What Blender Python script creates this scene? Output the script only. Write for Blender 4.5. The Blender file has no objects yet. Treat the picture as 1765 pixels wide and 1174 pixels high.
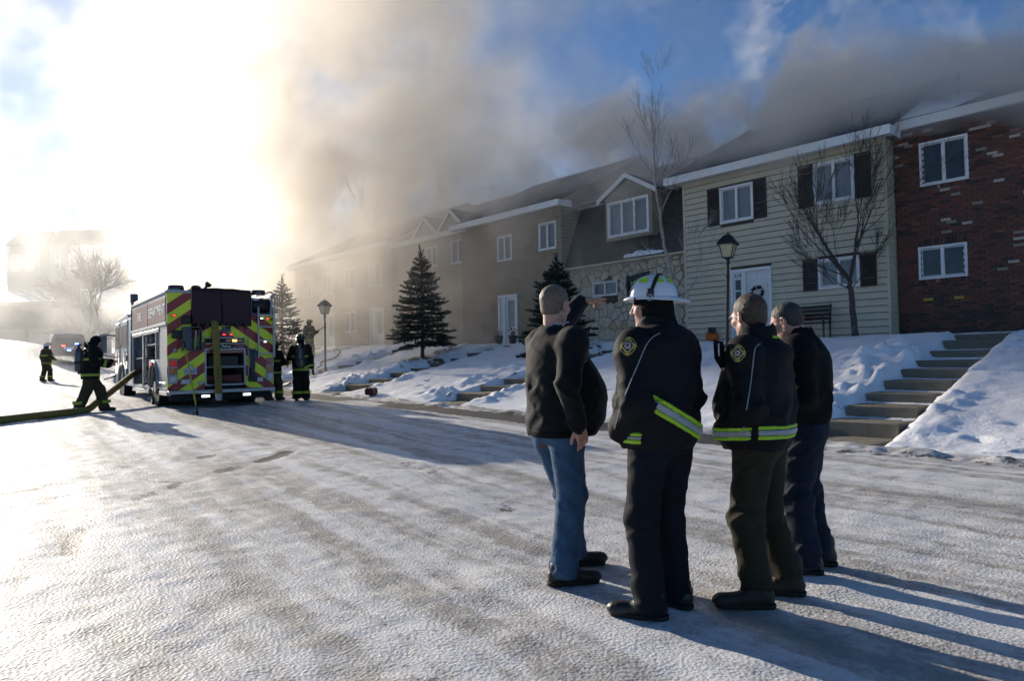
import bpy, bmesh, math, random
import numpy as np
from mathutils import Vector, Matrix

R = math.radians
random.seed(7)
rng = np.random.default_rng(11)
scene = bpy.context.scene
COL = scene.collection

# ------------------------------------------------------------------ camera
F_PX, W_PX, H_PX = 1200.0, 1765.0, 1174.0          # focal length and size in photograph pixels
CAM_H, PITCH, ROLL = 1.40, math.atan(31 / 1200.0), 0.020
cam_d = bpy.data.cameras.new('camera')
cam_d.sensor_width = 36.0
cam_d.lens = 36.0 * F_PX / W_PX
cam_d.clip_start = 0.1
cam_d.clip_end = 3000.0
cam = bpy.data.objects.new('camera', cam_d)
COL.objects.link(cam)
_f = Vector((0, math.cos(PITCH), math.sin(PITCH)))
_r0 = Vector((1, 0, 0))
_u0 = _r0.cross(_f)
_r = (_r0 * math.cos(ROLL) - _u0 * math.sin(ROLL)).normalized()
_u = _r.cross(_f).normalized()
cam.matrix_world = Matrix(((_r.x, _u.x, -_f.x, 0), (_r.y, _u.y, -_f.y, 0), (_r.z, _u.z, -_f.z, CAM_H), (0, 0, 0, 1)))
scene.camera = cam

# ------------------------------------------------------------------ sky, sun, exposure
SUN_AZ, SUN_EL = R(-43.0), R(16.0)                  # azimuth from +Y, clockwise positive
SUN_V = Vector((math.sin(SUN_AZ) * math.cos(SUN_EL), math.cos(SUN_AZ) * math.cos(SUN_EL), math.sin(SUN_EL)))
world = bpy.data.worlds.new('World')
scene.world = world
world.use_nodes = True
wt = world.node_tree
wt.nodes.clear()
sky = wt.nodes.new('ShaderNodeTexSky')
sky.sky_type = 'NISHITA'
sky.sun_disc = False
sky.sun_elevation = SUN_EL
sky.sun_rotation = SUN_AZ
sky.altitude = 1800
sky.air_density = 1.0
sky.dust_density = 0.1
sky.ozone_density = 5.0
bg = wt.nodes.new('ShaderNodeBackground')
bg.inputs['Strength'].default_value = 0.085
wo = wt.nodes.new('ShaderNodeOutputWorld')
wt.links.new(sky.outputs[0], bg.inputs['Color'])
wt.links.new(bg.outputs[0], wo.inputs['Surface'])
sun_d = bpy.data.lights.new('sun', 'SUN')
sun_d.energy = 5.0
sun_d.angle = R(0.53)
sun_d.color = (1.0, 0.91, 0.78)
sun = bpy.data.objects.new('sun', sun_d)
COL.objects.link(sun)
sun.rotation_euler = (-SUN_V).to_track_quat('-Z', 'Y').to_euler()
scene.view_settings.view_transform = 'Standard'
scene.view_settings.look = 'None'
scene.view_settings.exposure = 0.58
scene.view_settings.gamma = 1.0
scene.view_settings.use_curve_mapping = False
cy = scene.cycles
cy.use_denoising = True
try:
    cy.denoiser = 'OPENIMAGEDENOISE'
    cy.denoising_input_passes = 'RGB_ALBEDO_NORMAL'
except Exception:
    pass
cy.use_adaptive_sampling = True
cy.adaptive_threshold = 0.04
cy.adaptive_min_samples = 24
cy.max_bounces = 5
cy.diffuse_bounces = 2
cy.glossy_bounces = 2
cy.transmission_bounces = 3
cy.transparent_max_bounces = 8
cy.volume_bounces = 4
cy.volume_step_rate = 0.9
cy.volume_max_steps = 256
cy.sample_clamp_indirect = 4.0

# ------------------------------------------------------------------ the row's own frame: t along the houses, w towards the road
ROWD = Vector((-0.67, 0.743, 0)).normalized()
ROWN = Vector((-ROWD.y, ROWD.x, 0))
ROWC = Vector((10.0, 18.4, 0))
ROW_ROT = math.atan2(ROWD.y, ROWD.x)                # object X axis = t, object Y axis = w (ROWN)
def P(t, w, z=0.0):
    return ROWC + ROWD * t + ROWN * w + Vector((0, 0, z))
def TW(x, y):
    v = Vector((x, y, 0)) - ROWC
    return v.dot(ROWD), v.dot(ROWN)
def ray(px, py):
    d = _r * (px - W_PX / 2) + _u * (H_PX / 2 - py) + _f * F_PX
    return d
def at_depth(px, py, Z):
    d = ray(px, py)
    return Vector((0, 0, CAM_H)) + d * (Z / d.y)
def proj(p):
    v = Vector(p) - Vector((0, 0, CAM_H))
    k = F_PX / v.dot(_f)
    return W_PX / 2 + v.dot(_r) * k, H_PX / 2 - v.dot(_u) * k

# ------------------------------------------------------------------ numpy noise
def _hash(ix, iy, iz, seed):
    h = (ix.astype(np.int64) * 374761393 + iy.astype(np.int64) * 668265263 + iz.astype(np.int64) * 2147483647 + seed * 1274126177) & 0xFFFFFFFF
    h = ((h ^ (h >> 13)) * 1274126177) & 0xFFFFFFFF
    h = (h ^ (h >> 16)) & 0xFFFF
    return h.astype(np.float64) / 65535.0
def vnoise(x, y, z=None, seed=0):
    x = np.asarray(x, float); y = np.asarray(y, float)
    flat = z is None
    z = np.zeros_like(x) if flat else np.asarray(z, float)
    ix, iy, iz = np.floor(x), np.floor(y), np.floor(z)
    fx, fy, fz = x - ix, y - iy, z - iz
    fx, fy, fz = (f * f * f * (f * (f * 6 - 15) + 10) for f in (fx, fy, fz))
    r = 0
    for dz in ((0,) if flat else (0, 1)):
        a = _hash(ix, iy, iz + dz, seed) * (1 - fx) + _hash(ix + 1, iy, iz + dz, seed) * fx
        b = _hash(ix, iy + 1, iz + dz, seed) * (1 - fx) + _hash(ix + 1, iy + 1, iz + dz, seed) * fx
        p = a * (1 - fy) + b * fy
        r = r + (p if flat else p * ((1 - fz) if dz == 0 else fz))
    return r * 2 - 1
def fbm(x, y, z=None, octaves=4, seed=0, gain=0.5):
    r, a = 0, 1.0
    for k in range(octaves):
        r = r + a * vnoise(np.asarray(x) * 2 ** k, np.asarray(y) * 2 ** k, None if z is None else np.asarray(z) * 2 ** k, seed + k * 17)
        a *= gain
    return r
def sstep(x, a, b):
    u = np.clip((np.asarray(x, float) - a) / (b - a), 0, 1)
    return u * u * (3 - 2 * u)

# ------------------------------------------------------------------ materials
MATS = {}
def nd(nt, kind, **kw):
    n = nt.nodes.new(kind)
    for k, v in kw.items():
        setattr(n, k, v)
    return n
def new_mat(name):
    m = bpy.data.materials.new(name)
    m.use_nodes = True
    MATS[name] = m
    return m, m.node_tree, m.node_tree.nodes['Principled BSDF']
def mat(name, col, rough=0.7, metal=0.0, var=0.18, scale=6.0, bump=0.0, bscale=60.0, spec=0.4, emit=0.0, coat=0.0, trans=0.0, detail=4.0):
    """plain surface with noise variation in colour and a little relief"""
    if name in MATS:
        return MATS[name]
    m, nt, b = new_mat(name)
    tc = nd(nt, 'ShaderNodeTexCoord')
    if var > 0:
        n = nd(nt, 'ShaderNodeTexNoise')
        n.inputs['Scale'].default_value = scale
        n.inputs['Detail'].default_value = detail
        n.inputs['Roughness'].default_value = 0.65
        nt.links.new(tc.outputs['Object'], n.inputs['Vector'])
        r = nd(nt, 'ShaderNodeValToRGB')
        r.color_ramp.elements[0].position = 0.25
        r.color_ramp.elements[1].position = 0.75
        r.color_ramp.elements[0].color = (*[c * (1 - var) for c in col], 1)
        r.color_ramp.elements[1].color = (*[min(1, c * (1 + var)) for c in col], 1)
        nt.links.new(n.outputs[0], r.inputs[0])
        nt.links.new(r.outputs[0], b.inputs['Base Color'])
    else:
        b.inputs['Base Color'].default_value = (*col, 1)
    b.inputs['Roughness'].default_value = rough
    b.inputs['Metallic'].default_value = metal
    b.inputs['Specular IOR Level'].default_value = spec
    if coat:
        b.inputs['Coat Weight'].default_value = coat
        b.inputs['Coat Roughness'].default_value = 0.08
    if trans:
        b.inputs['Transmission Weight'].default_value = trans
    if emit:
        b.inputs['Emission Color'].default_value = (*col, 1)
        b.inputs['Emission Strength'].default_value = emit
    if bump:
        n2 = nd(nt, 'ShaderNodeTexNoise')
        n2.inputs['Scale'].default_value = bscale
        n2.inputs['Detail'].default_value = 3.0
        nt.links.new(tc.outputs['Object'], n2.inputs['Vector'])
        bp = nd(nt, 'ShaderNodeBump')
        bp.inputs['Strength'].default_value = bump
        bp.inputs['Distance'].default_value = 0.02
        nt.links.new(n2.outputs[0], bp.inputs['Height'])
        nt.links.new(bp.outputs[0], b.inputs['Normal'])
    return m

# ------------------------------------------------------------------ mesh building
class MB:
    """collects shapes into one mesh"""
    def __init__(s, M=None):
        s.v, s.f, s.mi = [], [], []
        s.M = M or Matrix.Identity(4)
        s.cur = 0
    def add(s, vs, fs):
        o = len(s.v)
        s.v.extend([tuple(s.M @ Vector(v)) for v in vs])
        s.f.extend([tuple(i + o for i in f) for f in fs])
        s.mi.extend([s.cur] * len(fs))
        return s
    def box(s, x0, x1, y0, y1, z0, z1, ch=0.0):
        if ch <= 0:
            vs = [(x, y, z) for z in (z0, z1) for y in (y0, y1) for x in (x0, x1)]
            return s.add(vs, [(0, 2, 3, 1), (4, 5, 7, 6), (0, 1, 5, 4), (1, 3, 7, 5), (3, 2, 6, 7), (2, 0, 4, 6)])
        bm = bmesh.new()
        bmesh.ops.create_cube(bm, size=1.0)
        for v in bm.verts:
            v.co = Vector(((x0 + x1) / 2 + v.co.x * (x1 - x0), (y0 + y1) / 2 + v.co.y * (y1 - y0), (z0 + z1) / 2 + v.co.z * (z1 - z0)))
        bmesh.ops.bevel(bm, geom=bm.edges[:], offset=ch, segments=1 if ch < 0.03 else 3, affect='EDGES', profile=0.6)
        bm.verts.index_update()
        s.add([v.co[:] for v in bm.verts], [[v.index for v in f.verts] for f in bm.faces])
        bm.free()
        return s
    def prism(s, pts, h, axis='z', off=0.0):
        """polygon (CCW list of 2-D points) extruded by h along axis, starting at off"""
        n = len(pts)
        def c(p, k):
            return {'z': (p[0], p[1], k), 'y': (p[0], k, p[1]), 'x': (k, p[0], p[1])}[axis]
        vs = [c(p, off) for p in pts] + [c(p, off + h) for p in pts]
        fs = [tuple(range(n))[::-1], tuple(range(n, 2 * n))] + [(i, (i + 1) % n, n + (i + 1) % n, n + i) for i in range(n)]
        return s.add(vs, fs)
    def tube(s, pts, rad, seg=8, cap=True):
        pts = [Vector(p) for p in pts]
        n = len(pts)
        rs = rad if isinstance(rad, (list, tuple)) else [rad] * n
        vs, fs = [], []
        a = None
        for i, p in enumerate(pts):
            d = (pts[min(i + 1, n - 1)] - pts[max(i - 1, 0)])
            d = d.normalized() if d.length > 1e-9 else Vector((0, 0, 1))
            if a is None:
                a = d.orthogonal().normalized()
            else:
                a = (a - d * a.dot(d))
                a = a.normalized() if a.length > 1e-6 else d.orthogonal().normalized()
            b = d.cross(a)
            for k in range(seg):
                th = 2 * math.pi * k / seg
                vs.append(p + (a * math.cos(th) + b * math.sin(th)) * rs[i])
        for i in range(n - 1):
            for k in range(seg):
                fs.append((i * seg + k, i * seg + (k + 1) % seg, (i + 1) * seg + (k + 1) % seg, (i + 1) * seg + k))
        if cap:
            fs.append(tuple(range(seg))[::-1])
            fs.append(tuple(range((n - 1) * seg, n * seg)))
        return s.add(vs, fs)
    def lathe(s, prof, seg=20, c=(0, 0, 0), axis='z'):
        """profile list of (r, h) turned about an axis through c"""
        vs, fs = [], []
        for r, h in prof:
            for k in range(seg):
                th = 2 * math.pi * k / seg
                p = (r * math.cos(th), r * math.sin(th), h)
                p = {'z': p, 'x': (p[2], p[0], p[1]), 'y': (p[0], p[2], p[1])}[axis]
                vs.append((p[0] + c[0], p[1] + c[1], p[2] + c[2]))
        for i in range(len(prof) - 1):
            for k in range(seg):
                q = (i * seg + k, i * seg + (k + 1) % seg, (i + 1) * seg + (k + 1) % seg, (i + 1) * seg + k)
                fs.append(q if axis != 'y' else q[::-1])
        fs.append(tuple(range(seg))[::-1] if axis != 'y' else tuple(range(seg)))
        k0 = (len(prof) - 1) * seg
        fs.append(tuple(range(k0, k0 + seg)) if axis != 'y' else tuple(range(k0, k0 + seg))[::-1])
        return s.add(vs, fs)
    def build(s, name, m, parent=None, smooth=False, bevel=0.0):
        me = bpy.data.meshes.new(name)
        me.from_pydata(s.v, [], s.f)
        for mm in (m if isinstance(m, (list, tuple)) else [m]):
            me.materials.append(mm)
        if isinstance(m, (list, tuple)) and m:
            me.polygons.foreach_set('material_index', s.mi)
        if smooth:
            me.polygons.foreach_set('use_smooth', [True] * len(me.polygons))
        me.update()
        o = bpy.data.objects.new(name, me)
        COL.objects.link(o)
        if parent:
            o.parent = parent
        if bevel:
            md = o.modifiers.new('bevel', 'BEVEL')
            md.width = bevel
            md.segments = 2
            md.limit_method = 'ANGLE'
        return o
def obj_np(name, V, Fq, m, parent=None, smooth=True, extra=None):
    """numpy verts and quad/tri index array to a mesh object"""
    me = bpy.data.meshes.new(name)
    V = np.ascontiguousarray(V, dtype=np.float32)
    Fq = np.ascontiguousarray(Fq, dtype=np.int32)
    k = Fq.shape[1]
    me.vertices.add(len(V)); me.vertices.foreach_set('co', V.ravel())
    me.loops.add(Fq.size); me.loops.foreach_set('vertex_index', Fq.ravel())
    me.polygons.add(len(Fq))
    me.polygons.foreach_set('loop_start', np.arange(0, Fq.size, k, dtype=np.int32))
    me.polygons.foreach_set('loop_total', np.full(len(Fq), k, dtype=np.int32))
    me.polygons.foreach_set('use_smooth', np.full(len(Fq), smooth, dtype=bool))
    me.update(calc_edges=True)
    for mm in (m if isinstance(m, (list, tuple)) else [m]):
        me.materials.append(mm)
    o = bpy.data.objects.new(name, me)
    COL.objects.link(o)
    if parent:
        o.parent = parent
    return o
def tag(o, label=None, cat=None, group=None, kind=None):
    if label: o['label'] = label
    if cat: o['category'] = cat
    if group: o['group'] = group
    if kind: o['kind'] = kind
    return o
def thing(name, label, cat, loc=(0, 0, 0), rz=0.0, group=None):
    o = bpy.data.objects.new(name, None)
    o.empty_display_size = 0.2
    COL.objects.link(o)
    o.location = loc
    o.rotation_euler = (0, 0, rz)
    return tag(o, label, cat, group)
def copy_tree(o, parent=None):
    c = o.copy()
    COL.objects.link(c)
    c.parent = parent
    for ch in [x for x in bpy.data.objects if x.parent == o]:
        copy_tree(ch, c)
    return c
def text_mesh(name, body, size, m, parent, M, align='CENTER', depth=0.002):
    cu = bpy.data.curves.new(name, 'FONT')
    cu.body = body
    cu.size = size
    cu.align_x = align
    cu.align_y = 'CENTER'
    cu.extrude = depth
    cu.resolution_u = 2
    o = bpy.data.objects.new(name, cu)
    COL.objects.link(o)
    dg = bpy.context.evaluated_depsgraph_get()
    me = bpy.data.meshes.new_from_object(o.evaluated_get(dg))
    bpy.data.objects.remove(o)
    me.transform(M)
    me.materials.clear()
    me.materials.append(m)
    t = bpy.data.objects.new(name, me)
    COL.objects.link(t)
    t.parent = parent
    return t

# ------------------------------------------------------------------ solid shapes from distance fields (people, gear)
class SDF:
    def __init__(s, lo, hi, h):
        s.lo = np.array(lo, float); s.h = h
        s.n = np.ceil((np.array(hi, float) - s.lo) / h).astype(int) + 1
        s.d = np.full(s.n, 0.25)
        s.ax = [s.lo[i] + h * np.arange(s.n[i]) for i in range(3)]
    def copy(s):
        c = object.__new__(SDF); c.lo, c.h, c.n, c.ax = s.lo, s.h, s.n, s.ax; c.d = s.d.copy(); return c
    def sub(s, lo, hi):
        sl = []
        for i in range(3):
            a = int(np.clip(np.floor((lo[i] - s.lo[i]) / s.h), 0, s.n[i] - 1)); b = int(np.clip(np.ceil((hi[i] - s.lo[i]) / s.h) + 1, a + 1, s.n[i]))
            sl.append(slice(a, b))
        X, Y, Z = np.meshgrid(s.ax[0][sl[0]], s.ax[1][sl[1]], s.ax[2][sl[2]], indexing='ij', sparse=True)
        return tuple(sl), X, Y, Z
    def put(s, sl, d, k, op):
        o = s.d[sl]
        if op == 'add':
            if k > 0:
                hh = np.clip(0.5 + 0.5 * (o - d) / k, 0, 1); r = o * (1 - hh) + d * hh - k * hh * (1 - hh)
            else: r = np.minimum(o, d)
        else:
            if k > 0:
                hh = np.clip(0.5 - 0.5 * (o + d) / k, 0, 1); r = o * (1 - hh) - d * hh + k * hh * (1 - hh)
            else: r = np.maximum(o, -d)
        s.d[sl] = r
        return s
    def cone(s, a, b, r1, r2, k=0.02, op='add', flat=None):
        a, b = np.array(a, float), np.array(b, float)
        m = max(r1, r2) + k + 0.06
        sl, X, Y, Z = s.sub(np.minimum(a, b) - m, np.maximum(a, b) + m)
        ba = b - a; L = max(ba @ ba, 1e-9)
        u = np.clip(((X - a[0]) * ba[0] + (Y - a[1]) * ba[1] + (Z - a[2]) * ba[2]) / L, 0, 1)
        d = np.sqrt((X - a[0] - u * ba[0]) ** 2 + (Y - a[1] - u * ba[1]) ** 2 + (Z - a[2] - u * ba[2]) ** 2) - (r1 + (r2 - r1) * u)
        return s.put(sl, d, k, op)
    def ell(s, c, r, k=0.02, op='add', rot=None):
        c, r = np.array(c, float), np.array(r, float)
        m = r.max() + k + 0.06
        sl, X, Y, Z = s.sub(c - m, c + m)
        x, y, z = X - c[0], Y - c[1], Z - c[2]
        if rot is not None:
            Rm = np.array(rot.transposed())
            x, y, z = (Rm[i, 0] * x + Rm[i, 1] * y + Rm[i, 2] * z for i in range(3))
        k0 = np.sqrt((x / r[0]) ** 2 + (y / r[1]) ** 2 + (z / r[2]) ** 2)
        k1 = np.sqrt((x / r[0] ** 2) ** 2 + (y / r[1] ** 2) ** 2 + (z / r[2] ** 2) ** 2) + 1e-9
        return s.put(sl, k0 * (k0 - 1) / k1, k, op)
    def rbox(s, c, hs, r, k=0.01, op='add', rot=None):
        c, hs = np.array(c, float), np.array(hs, float)
        m = np.linalg.norm(hs) + k + 0.05
        sl, X, Y, Z = s.sub(c - m, c + m)
        x, y, z = X - c[0], Y - c[1], Z - c[2]
        if rot is not None:
            Rm = np.array(rot.transposed())
            x, y, z = (Rm[i, 0] * x + Rm[i, 1] * y + Rm[i, 2] * z for i in range(3))
        qx, qy, qz = np.abs(x) - hs[0] + r, np.abs(y) - hs[1] + r, np.abs(z) - hs[2] + r
        d = np.sqrt(np.maximum(qx, 0) ** 2 + np.maximum(qy, 0) ** 2 + np.maximum(qz, 0) ** 2) + np.minimum(np.maximum(qx, np.maximum(qy, qz)), 0) - r
        return s.put(sl, d, k, op)
    def loft(s, rows, k=0.03, p=2.3):
        """rows of (z, cx, cy, rx, ry) bottom to top: an upright body of super-ellipse sections"""
        rows = sorted(rows)
        z = np.array([r[0] for r in rows])
        mx = max(max(r[3], r[4]) for r in rows) + 0.1 + k
        cx0, cx1 = min(r[1] for r in rows) - mx, max(r[1] for r in rows) + mx
        cy0, cy1 = min(r[2] for r in rows) - mx, max(r[2] for r in rows) + mx
        sl, X, Y, Z = s.sub((cx0, cy0, z[0] - 0.12), (cx1, cy1, z[-1] + 0.12))
        zz = Z[0, 0, :]
        def cub(col):
            v = np.array([r[col] for r in rows])
            g = np.gradient(v, z)
            i = np.clip(np.searchsorted(z, zz) - 1, 0, len(z) - 2)
            h = z[i + 1] - z[i]; u = np.clip((zz - z[i]) / h, 0, 1)
            return ((2 * u ** 3 - 3 * u ** 2 + 1) * v[i] + (u ** 3 - 2 * u ** 2 + u) * h * g[i] + (-2 * u ** 3 + 3 * u ** 2) * v[i + 1] + (u ** 3 - u ** 2) * h * g[i + 1])[None, None, :]
        cx, cy, rx, ry = (cub(c) for c in (1, 2, 3, 4))
        rho = (np.abs((X - cx) / rx) ** p + np.abs((Y - cy) / ry) ** p) ** (1.0 / p)
        d = (rho - 1) * np.minimum(rx, ry)
        d = np.maximum(d, np.maximum(z[0] - Z, Z - z[-1]))
        return s.put(sl, d, k, 'add')
    def grid(s):
        return np.meshgrid(*s.ax, indexing='ij', sparse=True)
    def cut(s, n, c):
        """keep where n.p < c"""
        X, Y, Z = s.grid()
        s.d = np.maximum(s.d, n[0] * X + n[1] * Y + n[2] * Z - c)
        return s
    def mesh(s):
        """naive surface nets"""
        d = s.d.copy()
        d[0], d[-1], d[:, 0], d[:, -1], d[:, :, 0], d[:, :, -1] = (0.1,) * 6
        ins = d < 0
        c = np.zeros(tuple(np.array(d.shape) - 1), np.int8)
        for i in (0, 1):
            for j in (0, 1):
                for k in (0, 1):
                    c += ins[i:ins.shape[0] - 1 + i, j:ins.shape[1] - 1 + j, k:ins.shape[2] - 1 + k]
        act = (c > 0) & (c < 8)
        idx = np.argwhere(act)
        if len(idx) == 0:
            return np.zeros((0, 3)), np.zeros((0, 4), int)
        vid = np.full(act.shape, -1, np.int64)
        vid[act] = np.arange(len(idx))
        cnr = [(0, 0, 0), (1, 0, 0), (0, 1, 0), (1, 1, 0), (0, 0, 1), (1, 0, 1), (0, 1, 1), (1, 1, 1)]
        val = np.stack([d[idx[:, 0] + a, idx[:, 1] + b, idx[:, 2] + e] for a, b, e in cnr], 1)
        acc = np.zeros((len(idx), 3)); cnt = np.zeros(len(idx))
        for i in range(8):
            for j in range(i + 1, 8):
                if sum(abs(cnr[i][q] - cnr[j][q]) for q in range(3)) == 1:
                    m = (val[:, i] < 0) != (val[:, j] < 0)
                    u = val[m, i] / (val[m, i] - val[m, j])
                    acc[m] += np.array(cnr[i]) + u[:, None] * (np.array(cnr[j]) - np.array(cnr[i])); cnt[m] += 1
        V = s.lo + s.h * (idx + acc / cnt[:, None])
        faces = []
        for ax in range(3):
            o1, o2 = [(1, 2), (2, 0), (0, 1)][ax]
            sl0 = [slice(None)] * 3; sl1 = [slice(None)] * 3
            sl0[ax] = slice(0, -1); sl1[ax] = slice(1, None)
            a, b = ins[tuple(sl0)], ins[tuple(sl1)]
            e = np.argwhere(a != b)
            e = e[(e[:, o1] > 0) & (e[:, o2] > 0)]
            e = e[(e[:, o1] < act.shape[o1]) & (e[:, o2] < act.shape[o2])]
            q = []
            for p1, p2 in ((1, 1), (0, 1), (0, 0), (1, 0)):
                f = e.copy(); f[:, o1] -= p1; f[:, o2] -= p2
                q.append(vid[f[:, 0], f[:, 1], f[:, 2]])
            q = np.stack(q, 1)
            fl = ins[tuple(sl0)][e[:, 0], e[:, 1], e[:, 2]]
            q[~fl] = q[~fl][:, ::-1]
            faces.append(q)
        Fq = np.concatenate(faces)
        Fq = Fq[(Fq >= 0).all(1)]
        return V, Fq
    def obj(s, name, m, parent, smooth=True):
        V, Fq = s.mesh()
        return obj_np(name, V, Fq, m, parent, smooth)

# ------------------------------------------------------------------ node arithmetic
class E:
    tree = None
    def __init__(s, sock): s.s = sock
    @staticmethod
    def m(op, *a, clamp=False):
        n = E.tree.nodes.new('ShaderNodeMath'); n.operation = op; n.use_clamp = clamp
        for i, v in enumerate(a):
            if isinstance(v, E): E.tree.links.new(v.s, n.inputs[i])
            else: n.inputs[i].default_value = v
        return E(n.outputs[0])
    def __add__(s, o): return E.m('ADD', s, o)
    __radd__ = __add__
    def __sub__(s, o): return E.m('SUBTRACT', s, o)
    def __rsub__(s, o): return E.m('SUBTRACT', o, s)
    def __mul__(s, o): return E.m('MULTIPLY', s, o)
    __rmul__ = __mul__
    def __truediv__(s, o): return E.m('DIVIDE', s, o)
    def max(s, o): return E.m('MAXIMUM', s, o)
    def min(s, o): return E.m('MINIMUM', s, o)
    def abs(s): return E.m('ABSOLUTE', s)
    def ramp(s, a, b, x=0.0, y=1.0):               # smoothstep from x at a to y at b
        n = E.tree.nodes.new('ShaderNodeMapRange'); n.interpolation_type = 'SMOOTHSTEP'
        E.tree.links.new(s.s, n.inputs[0])
        for i, v in zip((1, 2, 3, 4), (a, b, x, y)):
            if isinstance(v, E): E.tree.links.new(v.s, n.inputs[i])
            else: n.inputs[i].default_value = v
        return E(n.outputs[0])
    @staticmethod
    def xyz(x, y, z):
        n = E.tree.nodes.new('ShaderNodeCombineXYZ')
        for i, v in enumerate((x, y, z)):
            if isinstance(v, E): E.tree.links.new(v.s, n.inputs[i])
            else: n.inputs[i].default_value = v
        return n.outputs[0]
    @staticmethod
    def noise(vec, scale, detail=3.0, rough=0.55):
        n = E.tree.nodes.new('ShaderNodeTexNoise'); n.noise_dimensions = '3D'
        E.tree.links.new(vec, n.inputs['Vector'])
        n.inputs['Scale'].default_value = scale; n.inputs['Detail'].default_value = detail; n.inputs['Roughness'].default_value = rough
        return E(n.outputs[0])


# ------------------------------------------------------------------ ground: one height function, three sheets
W_KERB = 9.3
# flights of garden steps: (t of the right-hand end, width along the row, number of steps, start w)
FLIGHTS = [(-3.02, 1.10, 9), (6.75, 1.15, 9), (12.75, 1.15, 9), (18.2, 1.15, 9), (24.2, 1.15, 9)]
STEP_RUN = 0.88
def road_z(t):
    t = np.asarray(t, float)
    u = np.maximum(t + 4.5, 0)
    return np.where(u < 19.5, 0.022 * u, 0.429 + 0.012 * (u - 19.5)) * sstep(u, 0, 4)
def top_z(t):
    t = np.asarray(t, float)
    return 1.78 + 0.022 * np.maximum(t - 5, 0) - 0.010 * np.maximum(t - 25, 0)
def bank_z(t, w):
    """smooth height of the bank between road and houses"""
    r, tp = road_z(t), top_z(t)
    u = np.clip((8.9 - np.asarray(w, float)) / 7.4, 0, 1)
    u = u + 0.035 * np.sin(np.pi * u) - 0.02 * np.sin(2 * np.pi * u)
    return r + 0.06 * sstep(w, 9.6, 9.0) + (tp - r - 0.06) * u
def base_z(t, w):
    t = np.asarray(t, float); w = np.asarray(w, float)
    z = np.where(w < 9.6, bank_z(t, w), road_z(t))
    x = ROWC.x + ROWD.x * t + ROWN.x * w
    y = ROWC.y + ROWD.y * t + ROWN.y * w
    left = sstep(w, 3, 14)
    z = z + left * 0.095 * (np.maximum(y - 33, 0) - np.maximum(y - 66, 0))
    z = z + 30 * sstep(y, 64, 230) * (0.75 + 0.25 * sstep(x, -160, 40)) + 0.9 * sstep(y, 44, 50) * sstep(y, 58, 52) * sstep(x, -29, -33) * left
    return z
def gz(x, y):
    t, w = TW(x, y)
    return float(base_z(t, w))
def lumps(t, w):
    """snow relief: wind crust, shovelled heaps beside the steps, footprints"""
    t = np.asarray(t, float); w = np.asarray(w, float)
    on = sstep(w, 9.45, 9.0)
    dz = on * (0.020 * fbm(t * 0.9, w * 0.9, octaves=3, seed=3) + 0.010 * fbm(t * 5, w * 5, octaves=3, seed=5))
    for t0, wd, n in FLIGHTS:
        for side, c, wide in ((0, t0 - 0.30, 0.34), (1, t0 + wd + 0.62, 0.80)):
            g = np.exp(-((t - c) / wide) ** 2) * sstep(w, 1.0, 2.2) * sstep(w, 9.5, 8.4)
            lump = 0.03 + 0.23 * np.clip(fbm(t * 1.3, w * 1.3, octaves=2, seed=60 + side) + .55, 0, 1) * np.abs(fbm(t * 3.4, w * 3.4, octaves=4, seed=9 + side)) ** 0.9
            dz = dz + on * g * lump * (0.6 if side == 0 else 1.0)
        inside = sstep(t, t0 - 0.10, t0 + 0.06) * sstep(t, t0 + wd + 0.10, t0 + wd - 0.06) * sstep(w, 1.0, 1.6) * sstep(w, 10.0, 9.4)
        dz = dz * (1 - inside) - 0.22 * inside
    return dz
_fp = []
def _trail(t0, w0, t1, w1, step=0.62, seed=0):
    rr = random.Random(seed)
    L = math.hypot(t1 - t0, w1 - w0)
    n = int(L / step)
    for i in range(n):
        u = i / n
        s = 0.12 if i % 2 else -0.12
        _fp.append((t0 + (t1 - t0) * u - s * (w1 - w0) / L + rr.uniform(-.08, .08), w0 + (w1 - w0) * u + s * (t1 - t0) / L + rr.uniform(-.08, .08), math.atan2(w1 - w0, t1 - t0) + rr.uniform(-.3, .3), rr.uniform(.05, .1)))
for i, tr in enumerate([(-8, 9.0, -3.4, 8.6), (-7, 8.4, -3.6, 7.6), (-6.0, 9.1, -4.2, 6.2), (1.6, 8.8, 4.5, 3.0), (0.5, 6.0, 5.0, 7.4), (8.6, 8.7, 11.6, 7.0), (14.8, 8.6, 16.8, 3.2), (9.0, 5.6, 12.4, 4.0), (8.4, 8.3, 8.8, 2.6), (14.4, 8.2, 14.6, 3.0), (-0.6, 7.6, 1.5, 2.2), (19.8, 8.6, 22.5, 4.0), (-4.0, 3.0, -8.0, 5.0), (20.5, 5.0, 17.0, 6.5)]):
    _trail(*tr, seed=i)
for i in range(150):
    _fp.append((random.uniform(13, 24), random.uniform(2.0, 8.8), random.uniform(0, 6.3), random.uniform(.02, .05)))
def footprints(t, w):
    dz = np.zeros_like(t)
    for a, b, ang, dep in _fp:
        i0, i1 = np.searchsorted(t[0], (a - .5, a + .5))
        j0, j1 = np.searchsorted(w[:, 0], (b - .5, b + .5))
        if i1 <= i0 or j1 <= j0: continue
        T, Wd = t[j0:j1, i0:i1] - a, w[j0:j1, i0:i1] - b
        u, v = T * math.cos(ang) + Wd * math.sin(ang), -T * math.sin(ang) + Wd * math.cos(ang)
        r = np.sqrt((u / 0.16) ** 2 + (v / 0.075) ** 2)
        dz[j0:j1, i0:i1] += -dep * sstep(r, 1.15, 0.75) + 0.25 * dep * np.exp(-((r - 1.35) / 0.3) ** 2)
    return dz
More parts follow.
